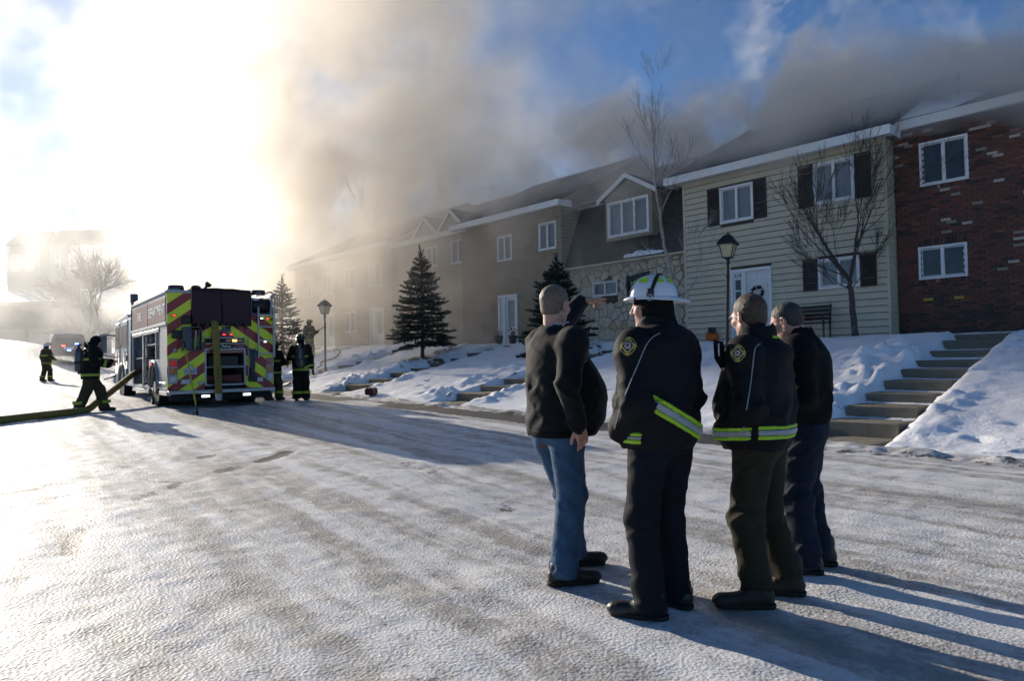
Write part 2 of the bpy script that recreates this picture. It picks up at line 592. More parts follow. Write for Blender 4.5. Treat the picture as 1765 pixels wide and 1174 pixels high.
def lines(segs):
    """segs: list of (start, end, step)"""
    o = []
    for a, b, s in segs:
        o.append(np.arange(a, b - s * 0.5, s))
    o.append(np.array([segs[-1][1]]))
    return np.unique(np.round(np.concatenate(o), 4))
def sheet(name, T, Wl, zf, m, attrs, lift=0.0):
    t, w = np.meshgrid(T, Wl)
    z = zf(t, w) + lift
    x = ROWC.x + ROWD.x * t + ROWN.x * w
    y = ROWC.y + ROWD.y * t + ROWN.y * w
    V = np.stack([x, y, z], -1).reshape(-1, 3)
    nj, ni = t.shape
    i, j = np.meshgrid(np.arange(ni - 1), np.arange(nj - 1))
    a = (j * ni + i).ravel()
    Fq = np.stack([a, a + 1, a + 1 + ni, a + ni], 1)
    o = obj_np(name, V, Fq, m)
    for k, fn in attrs.items():
        at = o.data.attributes.new(k, 'FLOAT', 'POINT')
        at.data.foreach_set('value', np.ascontiguousarray(fn(t, w).ravel(), dtype=np.float32))
    return tag(o, kind='structure')

def ground_mat(name, kind):
    m, nt, b = new_mat(name)
    E.tree = nt
    tc = nd(nt, 'ShaderNodeTexCoord')
    pos = tc.outputs['Object']
    def attr(n):
        a = nd(nt, 'ShaderNodeAttribute', attribute_name=n)
        return E(a.outputs['Fac'])
    def mixc(f, a, c):
        mx = nd(nt, 'ShaderNodeMix', data_type='RGBA')
        nt.links.new(f.s, mx.inputs[0])
        for i, v in ((6, a), (7, c)):
            if isinstance(v, tuple): mx.inputs[i].default_value = (*v, 1)
            else: nt.links.new(v, mx.inputs[i])
        return mx.outputs[2]
    fine = E.noise(pos, 34.0, 4.0, 0.6)
    mid = E.noise(pos, 5.0, 5.0, 0.65)
    big = E.noise(pos, 0.9, 4.0, 0.6)
    if kind == 'road':
        # worn wheel tracks run along the road
        sep = nd(nt, 'ShaderNodeSeparateXYZ'); nt.links.new(pos, sep.inputs[0])
        X, Y = E(sep.outputs[0]), E(sep.outputs[1])
        c = X * 0.803 + Y * 0.596
        s = Y * 0.803 - X * 0.596
        c = c + (big - 0.5) * 0.5
        stripe = E.noise(E.xyz(c, s * 0.04, 0.0), 2.6, 4.0, 0.62)
        dirt = (stripe * 0.85 + big * 0.20 + mid * 0.22).ramp(0.54, 0.78)
        col = mixc(dirt, (0.70, 0.695, 0.685), (0.40, 0.375, 0.335))
        gr = (fine * 0.6 + mid * 0.45 + stripe * 0.60).ramp(0.78, 0.98)
        col = mixc(gr * 0.7, col, (0.27, 0.25, 0.225))
        asp = (attr('asphalt') * 1.25 + (mid - 0.5) * 1.1 + (fine - 0.5) * 0.5).ramp(0.42, 0.62)
        col = mixc(asp, col, (0.045, 0.043, 0.042))
        rough = 0.62
        vr = nd(nt, 'ShaderNodeTexVoronoi', feature='SMOOTH_F1')
        vr.inputs['Scale'].default_value = 58.0
        wv = nd(nt, 'ShaderNodeMapping'); nt.links.new(pos, wv.inputs[0])
        nt.links.new(wv.outputs[0], vr.inputs['Vector'])
        h = E(vr.outputs['Distance']) * (0.25 + big * 0.7) + mid * 0.55 + fine * 0.25 + E.noise(pos, 95.0, 2.0) * 0.10
        dist, stg = 0.0125, 0.65
    else:
        ice = (big + mid * 0.3).ramp(0.55, 0.8)
        col = mixc(ice, (0.88, 0.885, 0.90), (0.78, 0.79, 0.81))
        gm = (attr('grass') * 1.2 + (mid - 0.5) * 1.5 + (fine - 0.5) * 0.7).ramp(0.45, 0.62)
        gcol = mixc(fine, (0.085, 0.062, 0.030), (0.19, 0.15, 0.085))
        col = mixc(gm, col, gcol)
        rough = 0.55
        h = fine * 0.25 + mid * 0.9
        dist, stg = 0.035, 0.75
    nt.links.new(col, b.inputs['Base Color'])
    b.inputs['Roughness'].default_value = rough
    b.inputs['Specular IOR Level'].default_value = 0.5 if kind == 'road' else 0.3
    bp = nd(nt, 'ShaderNodeBump')
    bp.inputs['Strength'].default_value = stg
    bp.inputs['Distance'].default_value = dist
    nt.links.new(h.s, bp.inputs['Height'])
    nt.links.new(bp.outputs[0], b.inputs['Normal'])
    return m
M_LAWN = ground_mat('snow_lawn', 'lawn')
M_ROAD = ground_mat('packed_snow_road', 'road')

S1_TW, S2_TW = (15.0, 4.5), (9.3, 3.0)
def grass_attr(t, w):
    g = 0.62 * np.exp(-(((t - S1_TW[0] + 0.5) / 2.0) ** 2 + ((w - S1_TW[1] - .2) / 0.7) ** 2)) * (1 + .6 * fbm(t * 1.6, w * 1.6, octaves=3, seed=71))
    g = np.maximum(g, 0.7 * np.exp(-(((t - S2_TW[0]) / 1.4) ** 2 + ((w - S2_TW[1]) / 0.9) ** 2)))
    g = g + 0.42 * sstep(w, 0.9, 0.1) + 0.25 * sstep(t, 11, 24) * sstep(fbm(t * 0.8, w * 1.6, octaves=3, seed=8), 0.1, 0.9)
    for t0, wd, n in FLIGHTS:
        g = g + 0.5 * np.exp(-((t - t0 - wd - 0.12) / 0.10) ** 2) * sstep(fbm(t * 2, w * 2, octaves=2, seed=4), 0.0, .6)
    g = g + 0.30 * np.exp(-((w - 9.2) / 0.15) ** 2)
    return g
SCUFFS = [([(-3.0, 4.3), (-3.3, 5.2), (-3.7, 6.06), (-3.62, 7.45), (-3.4, 8.6), (-3.1, 9.9)], .12, .95), ([(-.4, 3.0), (-1.3, 4.1), (-2.3, 5.6), (-3.3, 7.0)], .26, .30), ([(.35, 3.2), (-.9, 5.2), (-2.1, 7.4)], .28, .26), ([(-1.2, 2.8), (-2.0, 3.6), (-2.9, 4.6)], .18, .30), ([(-5.6, 6.2), (-4.4, 8.2), (-4.1, 9.6)], .12, .85), ([(1.6, 2.6), (.6, 5.0), (-.9, 8.0), (-2.5, 11.0)], .30, .30)]
def asphalt_attr(t, w):
    e = 0.35 * fbm(t * 0.5, w * 1.2, octaves=3, seed=21)
    g = np.exp(-((w - 10.25 - 0.10 * np.sin(t * .5) - e * 0.5) / 0.42) ** 2) * (sstep(t, -2.5, -1.0) * sstep(t, 9.2, 7.2)) * 1.15
    g = g + 0.42 * np.exp(-((w - 9.75 - e * .4) / 0.30) ** 2)
    g = g + 0.85 * np.exp(-((w - 10.1 - e) / 0.55) ** 2) * sstep(t, 9.6, 11.2) * sstep(t, 20, 16)
    # scraped arcs in the packed snow
    for cx, cy, r, a0, a1, wd in ((1.0, 26.0, 19.0, -2.05, -1.75, 0.12),):
        x = ROWC.x + ROWD.x * t + ROWN.x * w - cx
        y = ROWC.y + ROWD.y * t + ROWN.y * w - cy
        an = np.arctan2(y, x)
        g = g + 0.46 * np.exp(-((np.hypot(x, y) - r - 0.25 * e) / wd) ** 2) * sstep(an, a0, a0 + .1) * sstep(an, a1, a1 - .1) * sstep(fbm(t * 1.5, w * 1.5, octaves=2, seed=33), -.5, .4)
    g = g + 0.10 * sstep(fbm(t * .7, w * .7, octaves=4, seed=44), 0.25, 0.9)
    x = ROWC.x + ROWD.x * t + ROWN.x * w
    y = ROWC.y + ROWD.y * t + ROWN.y * w
    for pl, wd, amp in SCUFFS:
        dm = np.full(t.shape, 9.0)
        for (ax, ay), (bx, by) in zip(pl, pl[1:]):
            u = np.clip(((x - ax) * (bx - ax) + (y - ay) * (by - ay)) / ((bx - ax) ** 2 + (by - ay) ** 2), 0, 1)
            dm = np.minimum(dm, np.hypot(x - ax - u * (bx - ax), y - ay - u * (by - ay)))
        g = g + amp * np.exp(-((dm + .25 * wd * e) / wd) ** 2) * np.clip(.5 + .8 * fbm((x * .803 + y * .596) * 4.0, (y * .803 - x * .596) * .8, octaves=3, seed=35), 0, 1.1)
    return g
def lawn_z(t, w):
    return base_z(t, w) + lumps(t, w) + footprints(t, w)
def road_zf(t, w):
    z = base_z(t, w)
    x = ROWC.x + ROWD.x * t + ROWN.x * w
    y = ROWC.y + ROWD.y * t + ROWN.y * w
    c = x * 0.803 + y * 0.596
    s = y * 0.803 - x * 0.596
    near = sstep(np.hypot(x, y), 30, 14)
    z = z + near * (0.007 * fbm(t * 2.2, w * 2.2, octaves=3, seed=14) + 0.0045 * fbm(t * 9, w * 9, octaves=2, seed=15) + 0.008 * fbm(c * 2.5, s * 0.15, octaves=3, seed=16))
    z = z - 0.012 * np.clip(asphalt_attr(t, w), 0, 1) * sstep(w, 9.4, 9.8)
    edge = np.exp(-((w - 9.45) / 0.22) ** 2)
    return z + edge * 0.05 * (0.5 + fbm(t * 2.4, w * 2.4, octaves=3, seed=18)) * sstep(t, -14, -12) * sstep(t, 40, 34)
TL = lines([(-400, -60, 30), (-60, -14, 2.0), (-14, -9, 0.4), (-9, 11, 0.075), (11, 26, 0.11), (26, 46, 0.5), (46, 120, 2.0), (120, 700, 20)])
sheet('lawn', TL, lines([(-500, -40, 20), (-40, -8, 2), (-8, -0.6, 0.5), (-0.6, W_KERB, 0.075)]), lawn_z, M_LAWN, {'grass': grass_attr})
TR = lines([(-400, -60, 30), (-60, -14, 2.0), (-14, -9.5, 0.25), (-9.5, 4, 0.05), (4, 16, 0.10), (16, 46, 0.5), (46, 120, 2.0), (120, 700, 20)])
sheet('road', TR, lines([(W_KERB, 21.5, 0.05), (21.5, 40, 0.4)]), road_zf, M_ROAD, {'asphalt': asphalt_attr})
sheet('snow_field', TL[::3], lines([(40, 100, 3), (100, 600, 20)]), base_z, M_LAWN, {'grass': lambda t, w: t * 0})

# ------------------------------------------------------------------ house helpers
def wallhit(px, py, w):
    """pixel of the photograph -> (t, z) on the upright plane w = const of the row"""
    d = ray(px, py)
    o = Vector((0, 0, CAM_H))
    k = (w - (o - ROWC).dot(ROWN)) / d.dot(ROWN)
    p = o + d * k
    return (p - ROWC).dot(ROWD), p.z
HOUSE_ROT = ROW_ROT + math.pi            # local x to the right seen from the road, local y into the house
M_WHITE = mat('white_trim', (0.74, 0.74, 0.73), 0.5, var=0.06, scale=9, bump=0.05)
M_WHITE_D = mat('white_trim_sooty', (0.60, 0.58, 0.54), 0.6, var=0.15, scale=3, bump=0.05)
M_SIDING = mat('tan_siding', (0.57, 0.505, 0.375), 0.55, var=0.07, scale=3.0, bump=0.06, bscale=14)
M_SHUT = mat('brown_shutter', (0.035, 0.026, 0.020), 0.5, var=0.2)
M_ROOF = mat('dark_shingle', (0.030, 0.029, 0.030), 0.9, var=0.5, scale=9, bump=0.5, bscale=30)
M_MANS = mat('mansard_shingle', (0.085, 0.078, 0.066), 0.9, var=0.35, scale=7, bump=0.5, bscale=24)
M_MORTAR = mat('mortar', (0.17, 0.145, 0.125), 0.95, var=0.25, scale=20, bump=0.3)
M_SMORTAR = mat('stone_joint', (0.085, 0.068, 0.048), 0.95, var=0.25, scale=20, bump=0.3)
M_SNOW = mat('snow_cap', (0.82, 0.83, 0.85), 0.6, var=0.04, bump=0.4, bscale=12)
M_BLACK = mat('black_iron', (0.012, 0.012, 0.013), 0.45, var=0.2, bump=0.05)
M_CURT = mat('pale_curtain', (0.80, 0.79, 0.77), 0.9, var=0.1, scale=8)
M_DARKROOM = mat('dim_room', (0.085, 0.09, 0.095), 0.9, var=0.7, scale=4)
def glass_mat(name, tint, rough=0.03):
    m, nt, b = new_mat(name)
    b.inputs['Base Color'].default_value = (*tint, 1)
    b.inputs['Roughness'].default_value = rough
    b.inputs['Specular IOR Level'].default_value = 0.9
    b.inputs['Alpha'].default_value = 0.30
    b.inputs['Coat Weight'].default_value = 0.6
    b.inputs['Coat Roughness'].default_value = 0.02
    return m
M_GLASS = glass_mat('window_glass', (0.05, 0.06, 0.07))
BRICKC = [('brick_red', (0.150, 0.062, 0.045)), ('brick_brown', (0.112, 0.056, 0.043)), ('brick_dark', (0.062, 0.042, 0.038)), ('brick_orange', (0.19, 0.082, 0.052)), ('brick_pale', (0.43, 0.38, 0.32)), ('brick_grey', (0.26, 0.235, 0.20)), ('brick_yellow', (0.42, 0.33, 0.045))]
M_BRICK = [mat(n, c, 0.85, var=0.3, scale=25, bump=0.25, bscale=80) for n, c in BRICKC]

def unit_box(name, sx, sy, sz, m, ch=0.0):
    mb = MB()
    mb.box(0, sx, 0, sy, 0, sz, ch)
    me = bpy.data.meshes.new(name)
    me.from_pydata(mb.v, [], mb.f)
    me.materials.append(m)
    return me
def place(name, me, parent, loc, rot=None, scale=None):
    o = bpy.data.objects.new(name, me)
    COL.objects.link(o)
    o.parent = parent
    o.location = loc
    if rot: o.rotation_euler = rot
    if scale: o.scale = scale
    return o
def local_rect(q, w, t_org, z_org):
    """four photo pixels TL, TR, BL, BR on plane w -> local x0, x1, z0, z1"""
    pts = [wallhit(x, y, w) for x, y in q]
    x0 = -(pts[0][0] + pts[2][0]) / 2 + t_org; x1 = -(pts[1][0] + pts[3][0]) / 2 + t_org
    z1 = (pts[0][1] + pts[1][1]) / 2 - z_org; z0 = (pts[2][1] + pts[3][1]) / 2 - z_org
    return x0, x1, z0, z1
def window(parent, x0, x1, z0, z1, y=0.0, sash=2, trim=0.075, curtain=False, m=None, interior=True, deep=0.16):
    m = m or M_WHITE
    f = MB()
    d0, d1 = y - 0.035, y + 0.10
    f.box(x0, x1, d0, d1, z1 - trim, z1); f.box(x0, x1, d0 - 0.012, d1, z0, z0 + trim)
    f.box(x0, x0 + trim, d0 + .003, d1, z0 + trim, z1 - trim); f.box(x1 - trim, x1, d0 + .003, d1, z0 + trim, z1 - trim)
    win = f.build('window', m, parent, bevel=0.006)
    iw = (x1 - x0 - 2 * trim) / sash
    for k in range(1, sash):
        c = x0 + trim + iw * k
        MB().box(c - 0.04, c + 0.04, y - 0.02, y + 0.07, z0 + trim, z1 - trim).build('mullion', m, win, bevel=0.005)
    for k in range(sash):
        a, b = x0 + trim + iw * k + 0.012, x0 + trim + iw * (k + 1) - 0.012
        s = MB()
        q = 0.022
        s.box(a, b, y + .012, y + .045, z1 - trim - .012 - q, z1 - trim - .012); s.box(a, b, y + .012, y + .045, z0 + trim + .012, z0 + trim + .012 + q)
        s.box(a, a + q, y + .014, y + .045, z0 + trim + .012 + q, z1 - trim - .012 - q); s.box(b - q, b, y + .014, y + .045, z0 + trim + .012 + q, z1 - trim - .012 - q)
        s.build('sash', m, win)
        MB().box(a + q, b - q, y + .026, y + .032, z0 + trim + .03, z1 - trim - .03).build('pane', M_GLASS, win)
    if interior:
        if curtain:
            c = MB()
            n = 26
            xs = [x0 + trim * .5 + (x1 - x0 - trim) * i / n for i in range(n + 1)]
            vs = [(x, y + deep - 0.05 + 0.018 * math.sin(i * 2.1) + 0.008 * math.sin(i * 5.3), z) for i, x in enumerate(xs) for z in (z0 + trim, z1 - trim)]
            c.add(vs, [(2 * i, 2 * i + 2, 2 * i + 3, 2 * i + 1) for i in range(n)])
            c.build('curtain', M_CURT, win, smooth=True)
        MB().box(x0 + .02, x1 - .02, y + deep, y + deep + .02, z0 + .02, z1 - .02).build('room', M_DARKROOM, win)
    return win
def shutter(parent, x0, x1, z0, z1, y=-0.05):
    s = MB()
    q = 0.045
    s.box(x0, x1, y, y + .035, z1 - q, z1); s.box(x0, x1, y, y + .035, z0, z0 + q); s.box(x0, x1, y, y + .035, (z0 + z1) / 2 - q / 2, (z0 + z1) / 2 + q / 2)
    s.box(x0, x0 + q, y + .002, y + .033, z0 + q, z1 - q); s.box(x1 - q, x1, y + .002, y + .033, z0 + q, z1 - q)
    sh = s.build('shutter', M_SHUT, parent)
    l = MB()
    z = z0 + q
    while z < z1 - q - .03:
        l.add([(x0 + q, y + .012, z), (x1 - q, y + .012, z), (x1 - q, y + .028, z + .05), (x0 + q, y + .028, z + .05), (x0 + q, y + .022, z), (x1 - q, y + .022, z), (x1 - q, y + .034, z + .05), (x0 + q, y + .034, z + .05)],
              [(0, 1, 2, 3), (5, 4, 7, 6), (0, 4, 5, 1), (3, 2, 6, 7)])
        z += 0.045
    l.build('louvre', M_SHUT, sh)
    return sh
def roof(parent, x0, x1, z_eave, over=0.45, run=5.0, rise=2.5, m_f=None, th=0.10, left=0.35, right=0.25):
    """gabled roof: ridge parallel to the row; fascia board and gutter along the road side"""
    m_f = m_f or M_WHITE
    xa, xb = x0 - left, x1 + right
    s = rise / run
    r = MB()
    ya, yb, yc = -over, run, 2 * run + over
    za, zb = z_eave + 0.14 - over * s * 0, z_eave + 0.14 + (run + over) * s
    r.add([(xa, ya, za), (xb, ya, za), (xb, yb, zb), (xa, yb, zb), (xa, yc, za), (xb, yc, za),
           (xa, ya, za - th), (xb, ya, za - th), (xb, yb, zb - th), (xa, yb, zb - th), (xa, yc, za - th), (xb, yc, za - th)],
          [(0, 1, 2, 3), (3, 2, 5, 4), (7, 6, 9, 8), (8, 9, 10, 11), (6, 7, 1, 0), (10, 4, 5, 11), (6, 0, 3, 9), (9, 3, 4, 10), (1, 7, 8, 2), (2, 8, 11, 5)])
    ro = r.build('roof', M_ROOF, parent)
    f = MB()
    f.box(xa, xb, ya - 0.03, ya - 0.003, za - 0.24, za + 0.005)
    f.box(xb, xb + 0.028, ya - 0.03, ya + 0.75, za - 0.24, za + 0.004)
    f.box(xa - 0.028, xa, ya - 0.03, ya + 0.75, za - 0.24, za + 0.004)
    f.build('fascia', m_f, ro, bevel=0.004)
    MB().box(xa + .02, xb - .02, ya + 0.002, 0.02, z_eave - 0.03, z_eave - 0.01).build('soffit', m_f, ro)
    return ro
def shell(parent, x0, x1, z1, m, openings=(), y0=0.0, depth=10.0, z0=-0.4, name='wall'):
    """front wall split round its openings, plus sides and back"""
    mb = MB()
    xs = sorted({x0, x1} | {min(max(v, x0), x1) for o in openings for v in o[:2]})
    for a, b in zip(xs, xs[1:]):
        if b - a < 1e-4: continue
        mid = (a + b) / 2
        cuts = sorted([(o[2], o[3]) for o in openings if o[0] < mid < o[1]])
        z = z0
        for c0, c1 in cuts:
            if c0 > z: mb.box(a, b, y0, y0 + .12, z, c0)
            z = max(z, c1)
        if z < z1: mb.box(a, b, y0, y0 + .12, z, z1)
    mb.box(x0, x0 + .12, y0 + .121, y0 + depth, z0, z1); mb.box(x1 - .12, x1, y0 + .121, y0 + depth, z0, z1)
    mb.box(x0 + .121, x1 - .121, y0 + depth - .12, y0 + depth, z0, z1)
    g = (x0 + .121, x1 - .121)
    return mb.build(name, m, parent)

# ================================================================== 1. house with tan clapboard siding
def siding_house():
    W, zb, H = 6.27, 1.78, 5.36
    h = thing('house', 'tan clapboard house with brown shutters and a wreath on its white door', 'house', P(0, 0, zb), HOUSE_ROT, 'row of attached houses')
    wins = {'ur': [(1400, 284), (1470.5, 268), (1403.6, 356.4), (1475.7, 339.4)], 'ul': [(1239, 326), (1297, 312), (1243, 388), (1300.5, 375.6)], 'lr': [(1409, 447.6), (1480.7, 439), (1412, 501), (1485, 491.8)]}
    rect = {k: local_rect(q, 0.0, 0.0, zb) for k, q in wins.items()}
    x0 = -wallhit(1259, 468, 0)[0]; x1 = -wallhit(1330, 470, 0)[0]
    zt = wallhit(1328, 458, 0)[1] - zb
    door = (x0, x1, 0.05, zt)
    ops = [(a + .02, b - .02, c + .02, d - .02) for a, b, c, d in rect.values()] + [(door[0] + .02, door[1] - .02, -0.1, door[3] - .02)]
    wall = shell(h, -W, 0, H, M_SMORTAR, ops, y0=0.03)
    # each clapboard course is a piece of its own, cut round the openings
    rr = random.Random(3)
    ch = 0.187
    n = int((H + 0.1) / ch)
    for i in range(n):
        za, zc = -0.1 + i * ch, -0.1 + (i + 1) * ch
        segs = [(-W, 0.0)]
        for a, b, c, d in list(rect.values()) + [door]:
            if c - 0.02 < (za + zc) / 2 < d + 0.02:
                segs = [s for p, q in segs for s in (((p, min(q, a)), (max(p, b), q))) if s[1] - s[0] > 0.02]
        for p, q in segs:
            mb = MB()
            yb, yt = -0.026 + rr.uniform(-.002, .002), 0.012
            mb.add([(p, yb, za + .016), (q, yb, za + .016), (q, yt, zc), (p, yt, zc), (p, .029, za + .016), (q, .029, za + .016), (q, .029, zc), (p, .029, zc)],
                   [(0, 1, 2, 3), (4, 7, 6, 5), (0, 4, 5, 1), (3, 2, 6, 7), (0, 3, 7, 4), (1, 5, 6, 2)])
            mb.build('clapboard', M_SIDING, wall)
        mb = MB()                                   # the return on the end wall
        mb.add([(0.012 + .03, 0.0, za), (0.012 + .03, 3.0, za), (0.010, 3.0, zc), (0.010, 0.0, zc), (0.004, 0, za), (0.004, 3, za), (0.004, 3, zc), (0.004, 0, zc)],
               [(0, 1, 2, 3), (4, 7, 6, 5), (0, 4, 5, 1), (3, 2, 6, 7), (0, 3, 7, 4), (1, 5, 6, 2)])
        mb.build('clapboard', M_SIDING, wall)
    MB().box(-.02, .045, -.022, .04, -.1, H).build('corner_board', M_SIDING, h)
    MB().box(-W - .02, -W + .05, -.022, .04, -.1, H).build('corner_board', M_SIDING, h)
    for k, (a, b, c, d) in rect.items():
        window(h, a, b, c, d, 0.0, 2, curtain=True)
        sw = 0.40
        shutter(h, a - sw - .03, a - .01, c - .02, d + .03)
        shutter(h, b + .01, b + sw + .03, c - .02, d + .03)
    # door set: frame, side light with the number, panelled door
    a, b, c, d = door
    f = MB()
    f.box(a, b, -.05, .12, d - .09, d); f.box(a, a + .09, -.047, .12, 0, d - .09); f.box(b - .09, b, -.047, .12, 0, d - .09)
    sx = a + (b - a) * 0.30
    f.box(sx, sx + .12, -.047, .12, 0, d - .09)
    fr = f.build('door_frame', M_WHITE, h, bevel=.006)
    sl = MB().box(a + .09, sx, .0, .05, 0.0, 0.55).box(a + .09, a + .15, .0, .05, .55, d - .32).box(sx - .06, sx, .0, .05, .55, d - .32).box(a + .09, sx, .0, .05, d - .32, d - .09)
    for i in range(1, 4):
        z = .55 + (d - .87) * i / 4
        sl.box(a + .15, sx - .06, .005, .045, z - .02, z + .02)
    sl = sl.build('side_light', M_WHITE, h)
    for i in range(4):
        z = .55 + (d - .87) * i / 4
        MB().box(a + .15, sx - .06, .02, .026, z + .022, z + (d - .87) / 4 - .022).build('pane', M_GLASS, sl)
    MB().box(a + .12, sx - .03, .06, .07, .5, d - .3).build('room', M_DARKROOM, sl)
    text_mesh('house_number', '418', 0.17, M_BLACK, sl, Matrix.Translation(((a + .09 + sx) / 2, -.004, d - .2)) @ Matrix.Rotation(R(90), 4, 'X'))
    dr = MB().box(sx + .12, b - .09, .03, .08, 0.02, d - .09).build('door', M_WHITE, h)
    dx0, dx1 = sx + .12, b - .09
    dw = dx1 - dx0
    for cx in (dx0 + dw * .28, dx0 + dw * .72):
        for z0_, z1_ in ((d * .06 + .1, d * .36), (d * .41, d * .78), (d * .83, d - .19)):
            MB().box(cx - dw * .17, cx + dw * .17, .012, .032, z0_, z1_, .012).build('door_panel', M_WHITE, dr)
    MB().lathe([(.03, 0), (.034, .02), (.02, .045), (0.004, .05)], 12, (dx0 + .07, .03, 1.0), 'y').build('door_knob', mat('brass', (.35, .26, .1), .3, 1.0), dr)
    roof(h, -W, 0, H, left=.42, right=.30)
    # wreath on the door
    wc = (dx0 + dx1) / 2
    base = h.matrix_basis @ Vector((wc, -.02, d * .66))
    wr = thing('wreath', 'dark round wreath with pale flowers hanging on the white front door', 'wreath', base, HOUSE_ROT)
    mb = MB()
    rr = random.Random(5)
    for i in range(150):
        an = rr.uniform(0, 6.283); r_ = .17 + rr.uniform(-.04, .04)
        c_ = Vector((r_ * math.cos(an), rr.uniform(-.05, .0), r_ * math.sin(an)))
        d_ = Vector((rr.uniform(-1, 1), rr.uniform(-1, .1), rr.uniform(-1, 1))).normalized() * .07
        s_ = d_.orthogonal().normalized() * .02
        mb.add([c_ - s_, c_ + d_ * .5 - s_ * .2 + s_ * 1.2, c_ + d_, c_ + s_ * 1.0 - d_ * .1], [(0, 1, 2, 3)])
    mb.tube([(.17 * math.cos(k * math.pi / 8), -.02, .17 * math.sin(k * math.pi / 8)) for k in range(17)], .03, 6)
    mb.build('foliage', mat('wreath_green', (.015, .02, .014), .8, var=.4), wr)
    for k in range(5):
        an = k * 1.25 + .4
        MB().lathe([(.004, 0), (.03, .01), (.035, .02), (.012, .035)], 8, (.17 * math.cos(an), -.08, .17 * math.sin(an)), 'y').build('flower', mat('wreath_flower', (.5, .48, .46), .8), wr)
    return h
siding_house()

# ================================================================== 2. dark brick house
def brick_house():
    W, zb, H, wp = 7.6, 1.72, 5.62, -0.58
    h = thing('house', 'dark red brick house with scattered white bricks and two white windows', 'house', P(-0.06, wp, zb), HOUSE_ROT, 'row of attached houses')
    t0 = -0.06
    q1 = [(1583, 248.5), (1667, 229), (1588, 322.5), (1672, 308)]
    q2 = [(1582.5, 427.6), (1666.5, 416), (1586, 484), (1670, 474.5)]
    rect = [local_rect(q, wp, t0, zb) for q in (q1, q2)]
    W = 6.4
    wall = shell(h, 0, W, H, M_MORTAR, [(a + .02, b - .02, c + .02, d - .02) for a, b, c, d in rect], y0=0.0)
    # running bond, every brick real; the 300 that show largest are pieces of their own
    rr = random.Random(12)
    bl, bh, dep, j = 0.235, 0.078, 0.028, 0.011
    cells = []
    nrow = int((H + .2) / bh)
    for r_ in range(nrow):
        z = -.2 + r_ * bh
        x = -bl * (.5 if r_ % 2 else 0) + .0
        while x < W:
            xa, xb = max(x, 0.002) + j / 2, min(x + bl, W - .002) - j / 2
            x += bl
            if xb - xa < .03: continue
            bad = False
            for a, b, c, d in rect:
                hd = d + (0.20 if True else 0)
                if c - .10 < z + bh / 2 < hd and a - .01 < (xa + xb) / 2 < b + .01: bad = True
            if not bad: cells.append((xa, xb, z + j / 2, z + bh - j / 2, 'c'))
    for a, b, c, d in rect:                         # soldier course above, sloped sill course below
        n = int((b - a + .02) / .078)
        for i in range(n):
            x = a - .01 + (b - a + .02) * i / n
            cells.append((x + j / 2, x + (b - a + .02) / n - j / 2, d + .008, d + .195, 's'))
            cells.append((x + j / 2, x + (b - a + .02) / n - j / 2, c - .098, c - .008, 'k'))
    def key(cl):
        u, v = proj(h.matrix_basis @ Vector(((cl[0] + cl[1]) / 2, 0, (cl[2] + cl[3]) / 2)))
        return (0 if (0 < u < 1765 and 0 < v < 600) else 1, (h.matrix_basis @ Vector((cl[0], 0, cl[2])) - cam.location).length)
    cells.sort(key=key)
    cache = {}
    rest = MB()
    for i, (xa, xb, za, zc, kd) in enumerate(cells):
        up = sstep(za, .9, 2.4)
        p = rr.random()
        pale = 0.042 * float(up)
        if p < pale: mi = 4
        elif p < pale * 1.7: mi = 5
        elif p < pale * 1.7 + .006: mi = 6
        else: mi = rr.choices([0, 1, 2, 3], [.38, .38, .18, .06])[0]
        if za < 0.6: mi = rr.choices([1, 2, 0], [.5, .4, .1])[0]
        if kd == 's': mi = rr.choices([1, 2], [.5, .5])[0]
        pr = rr.uniform(-.006, .006) - (.012 if mi in (4, 6) else 0) - (.02 if kd == 'k' else 0)
        if i < 300:
            kk = (round(xb - xa, 3), round(zc - za, 3), mi)
            if kk not in cache: cache[kk] = unit_box('brick', kk[0], dep + .03, kk[1], M_BRICK[mi], .004)
            place('brick', cache[kk], wall, (xa, -dep + pr, za))
        else:
            rest.cur = mi
            rest.box(xa, xb, -dep + pr, .002, za, zc)
    ro = rest.build('brickwork', M_BRICK, wall)
    ro['kind'] = 'stuff'
    for a, b, c, d in rect:
        window(h, a, b, c, d, -.02, 2, trim=.06)
    rf = roof(h, 0.02, W, H, over=.35, left=0.0, right=.6)
    # patch of snow and a vent pipe on the roof
    s = .5
    sn = MB()
    pts = [(0.1, -.2), (1.5, -.28), (2.0, .5), (1.3, 1.5), (.7, 1.2), (.1, 1.7)]
    vs = [(x, y, H + .14 + (y + .35) * s + .012) for x, y in pts] + [(x * .96 + .02, y, H + .14 + (y + .35) * s + .05) for x, y in pts]
    n = len(pts)
    sn.add(vs, [tuple(range(n, 2 * n))] + [(i, (i + 1) % n, n + (i + 1) % n, n + i) for i in range(n)])
    sn.build('snow_patch', M_SNOW, rf, smooth=True)
    MB().tube([(1.25, 1.2, H + .14 + 1.55 * s - .1), (1.25, 1.2, H + .14 + 1.55 * s + .62)], .045, 10).build('vent_pipe', mat('dark_pipe', (.05, .05, .055), .5), rf)
    # a covered grill by the wall
    g = thing('grill', 'covered black barbecue grill against the brick wall', 'grill', P(-5.15, .15, 1.74), HOUSE_ROT)
    MB().box(-.34, .34, -.28, .28, .0, .55, .06).build('cover_skirt', M_BLACK, g)
    MB().lathe([(.24, -.36), (.31, -.34), (.33, 0), (.31, .34), (.24, .36)], 14, (0, 0, .55), 'x').build('lid', M_BLACK, g, smooth=True)
    MB().tube([(-.22, -.36, .6), (.22, -.36, .6)], .015, 6).build('handle', mat('grill_handle', (.4, .4, .42), .35, 1.0), g)
    return h
brick_house()

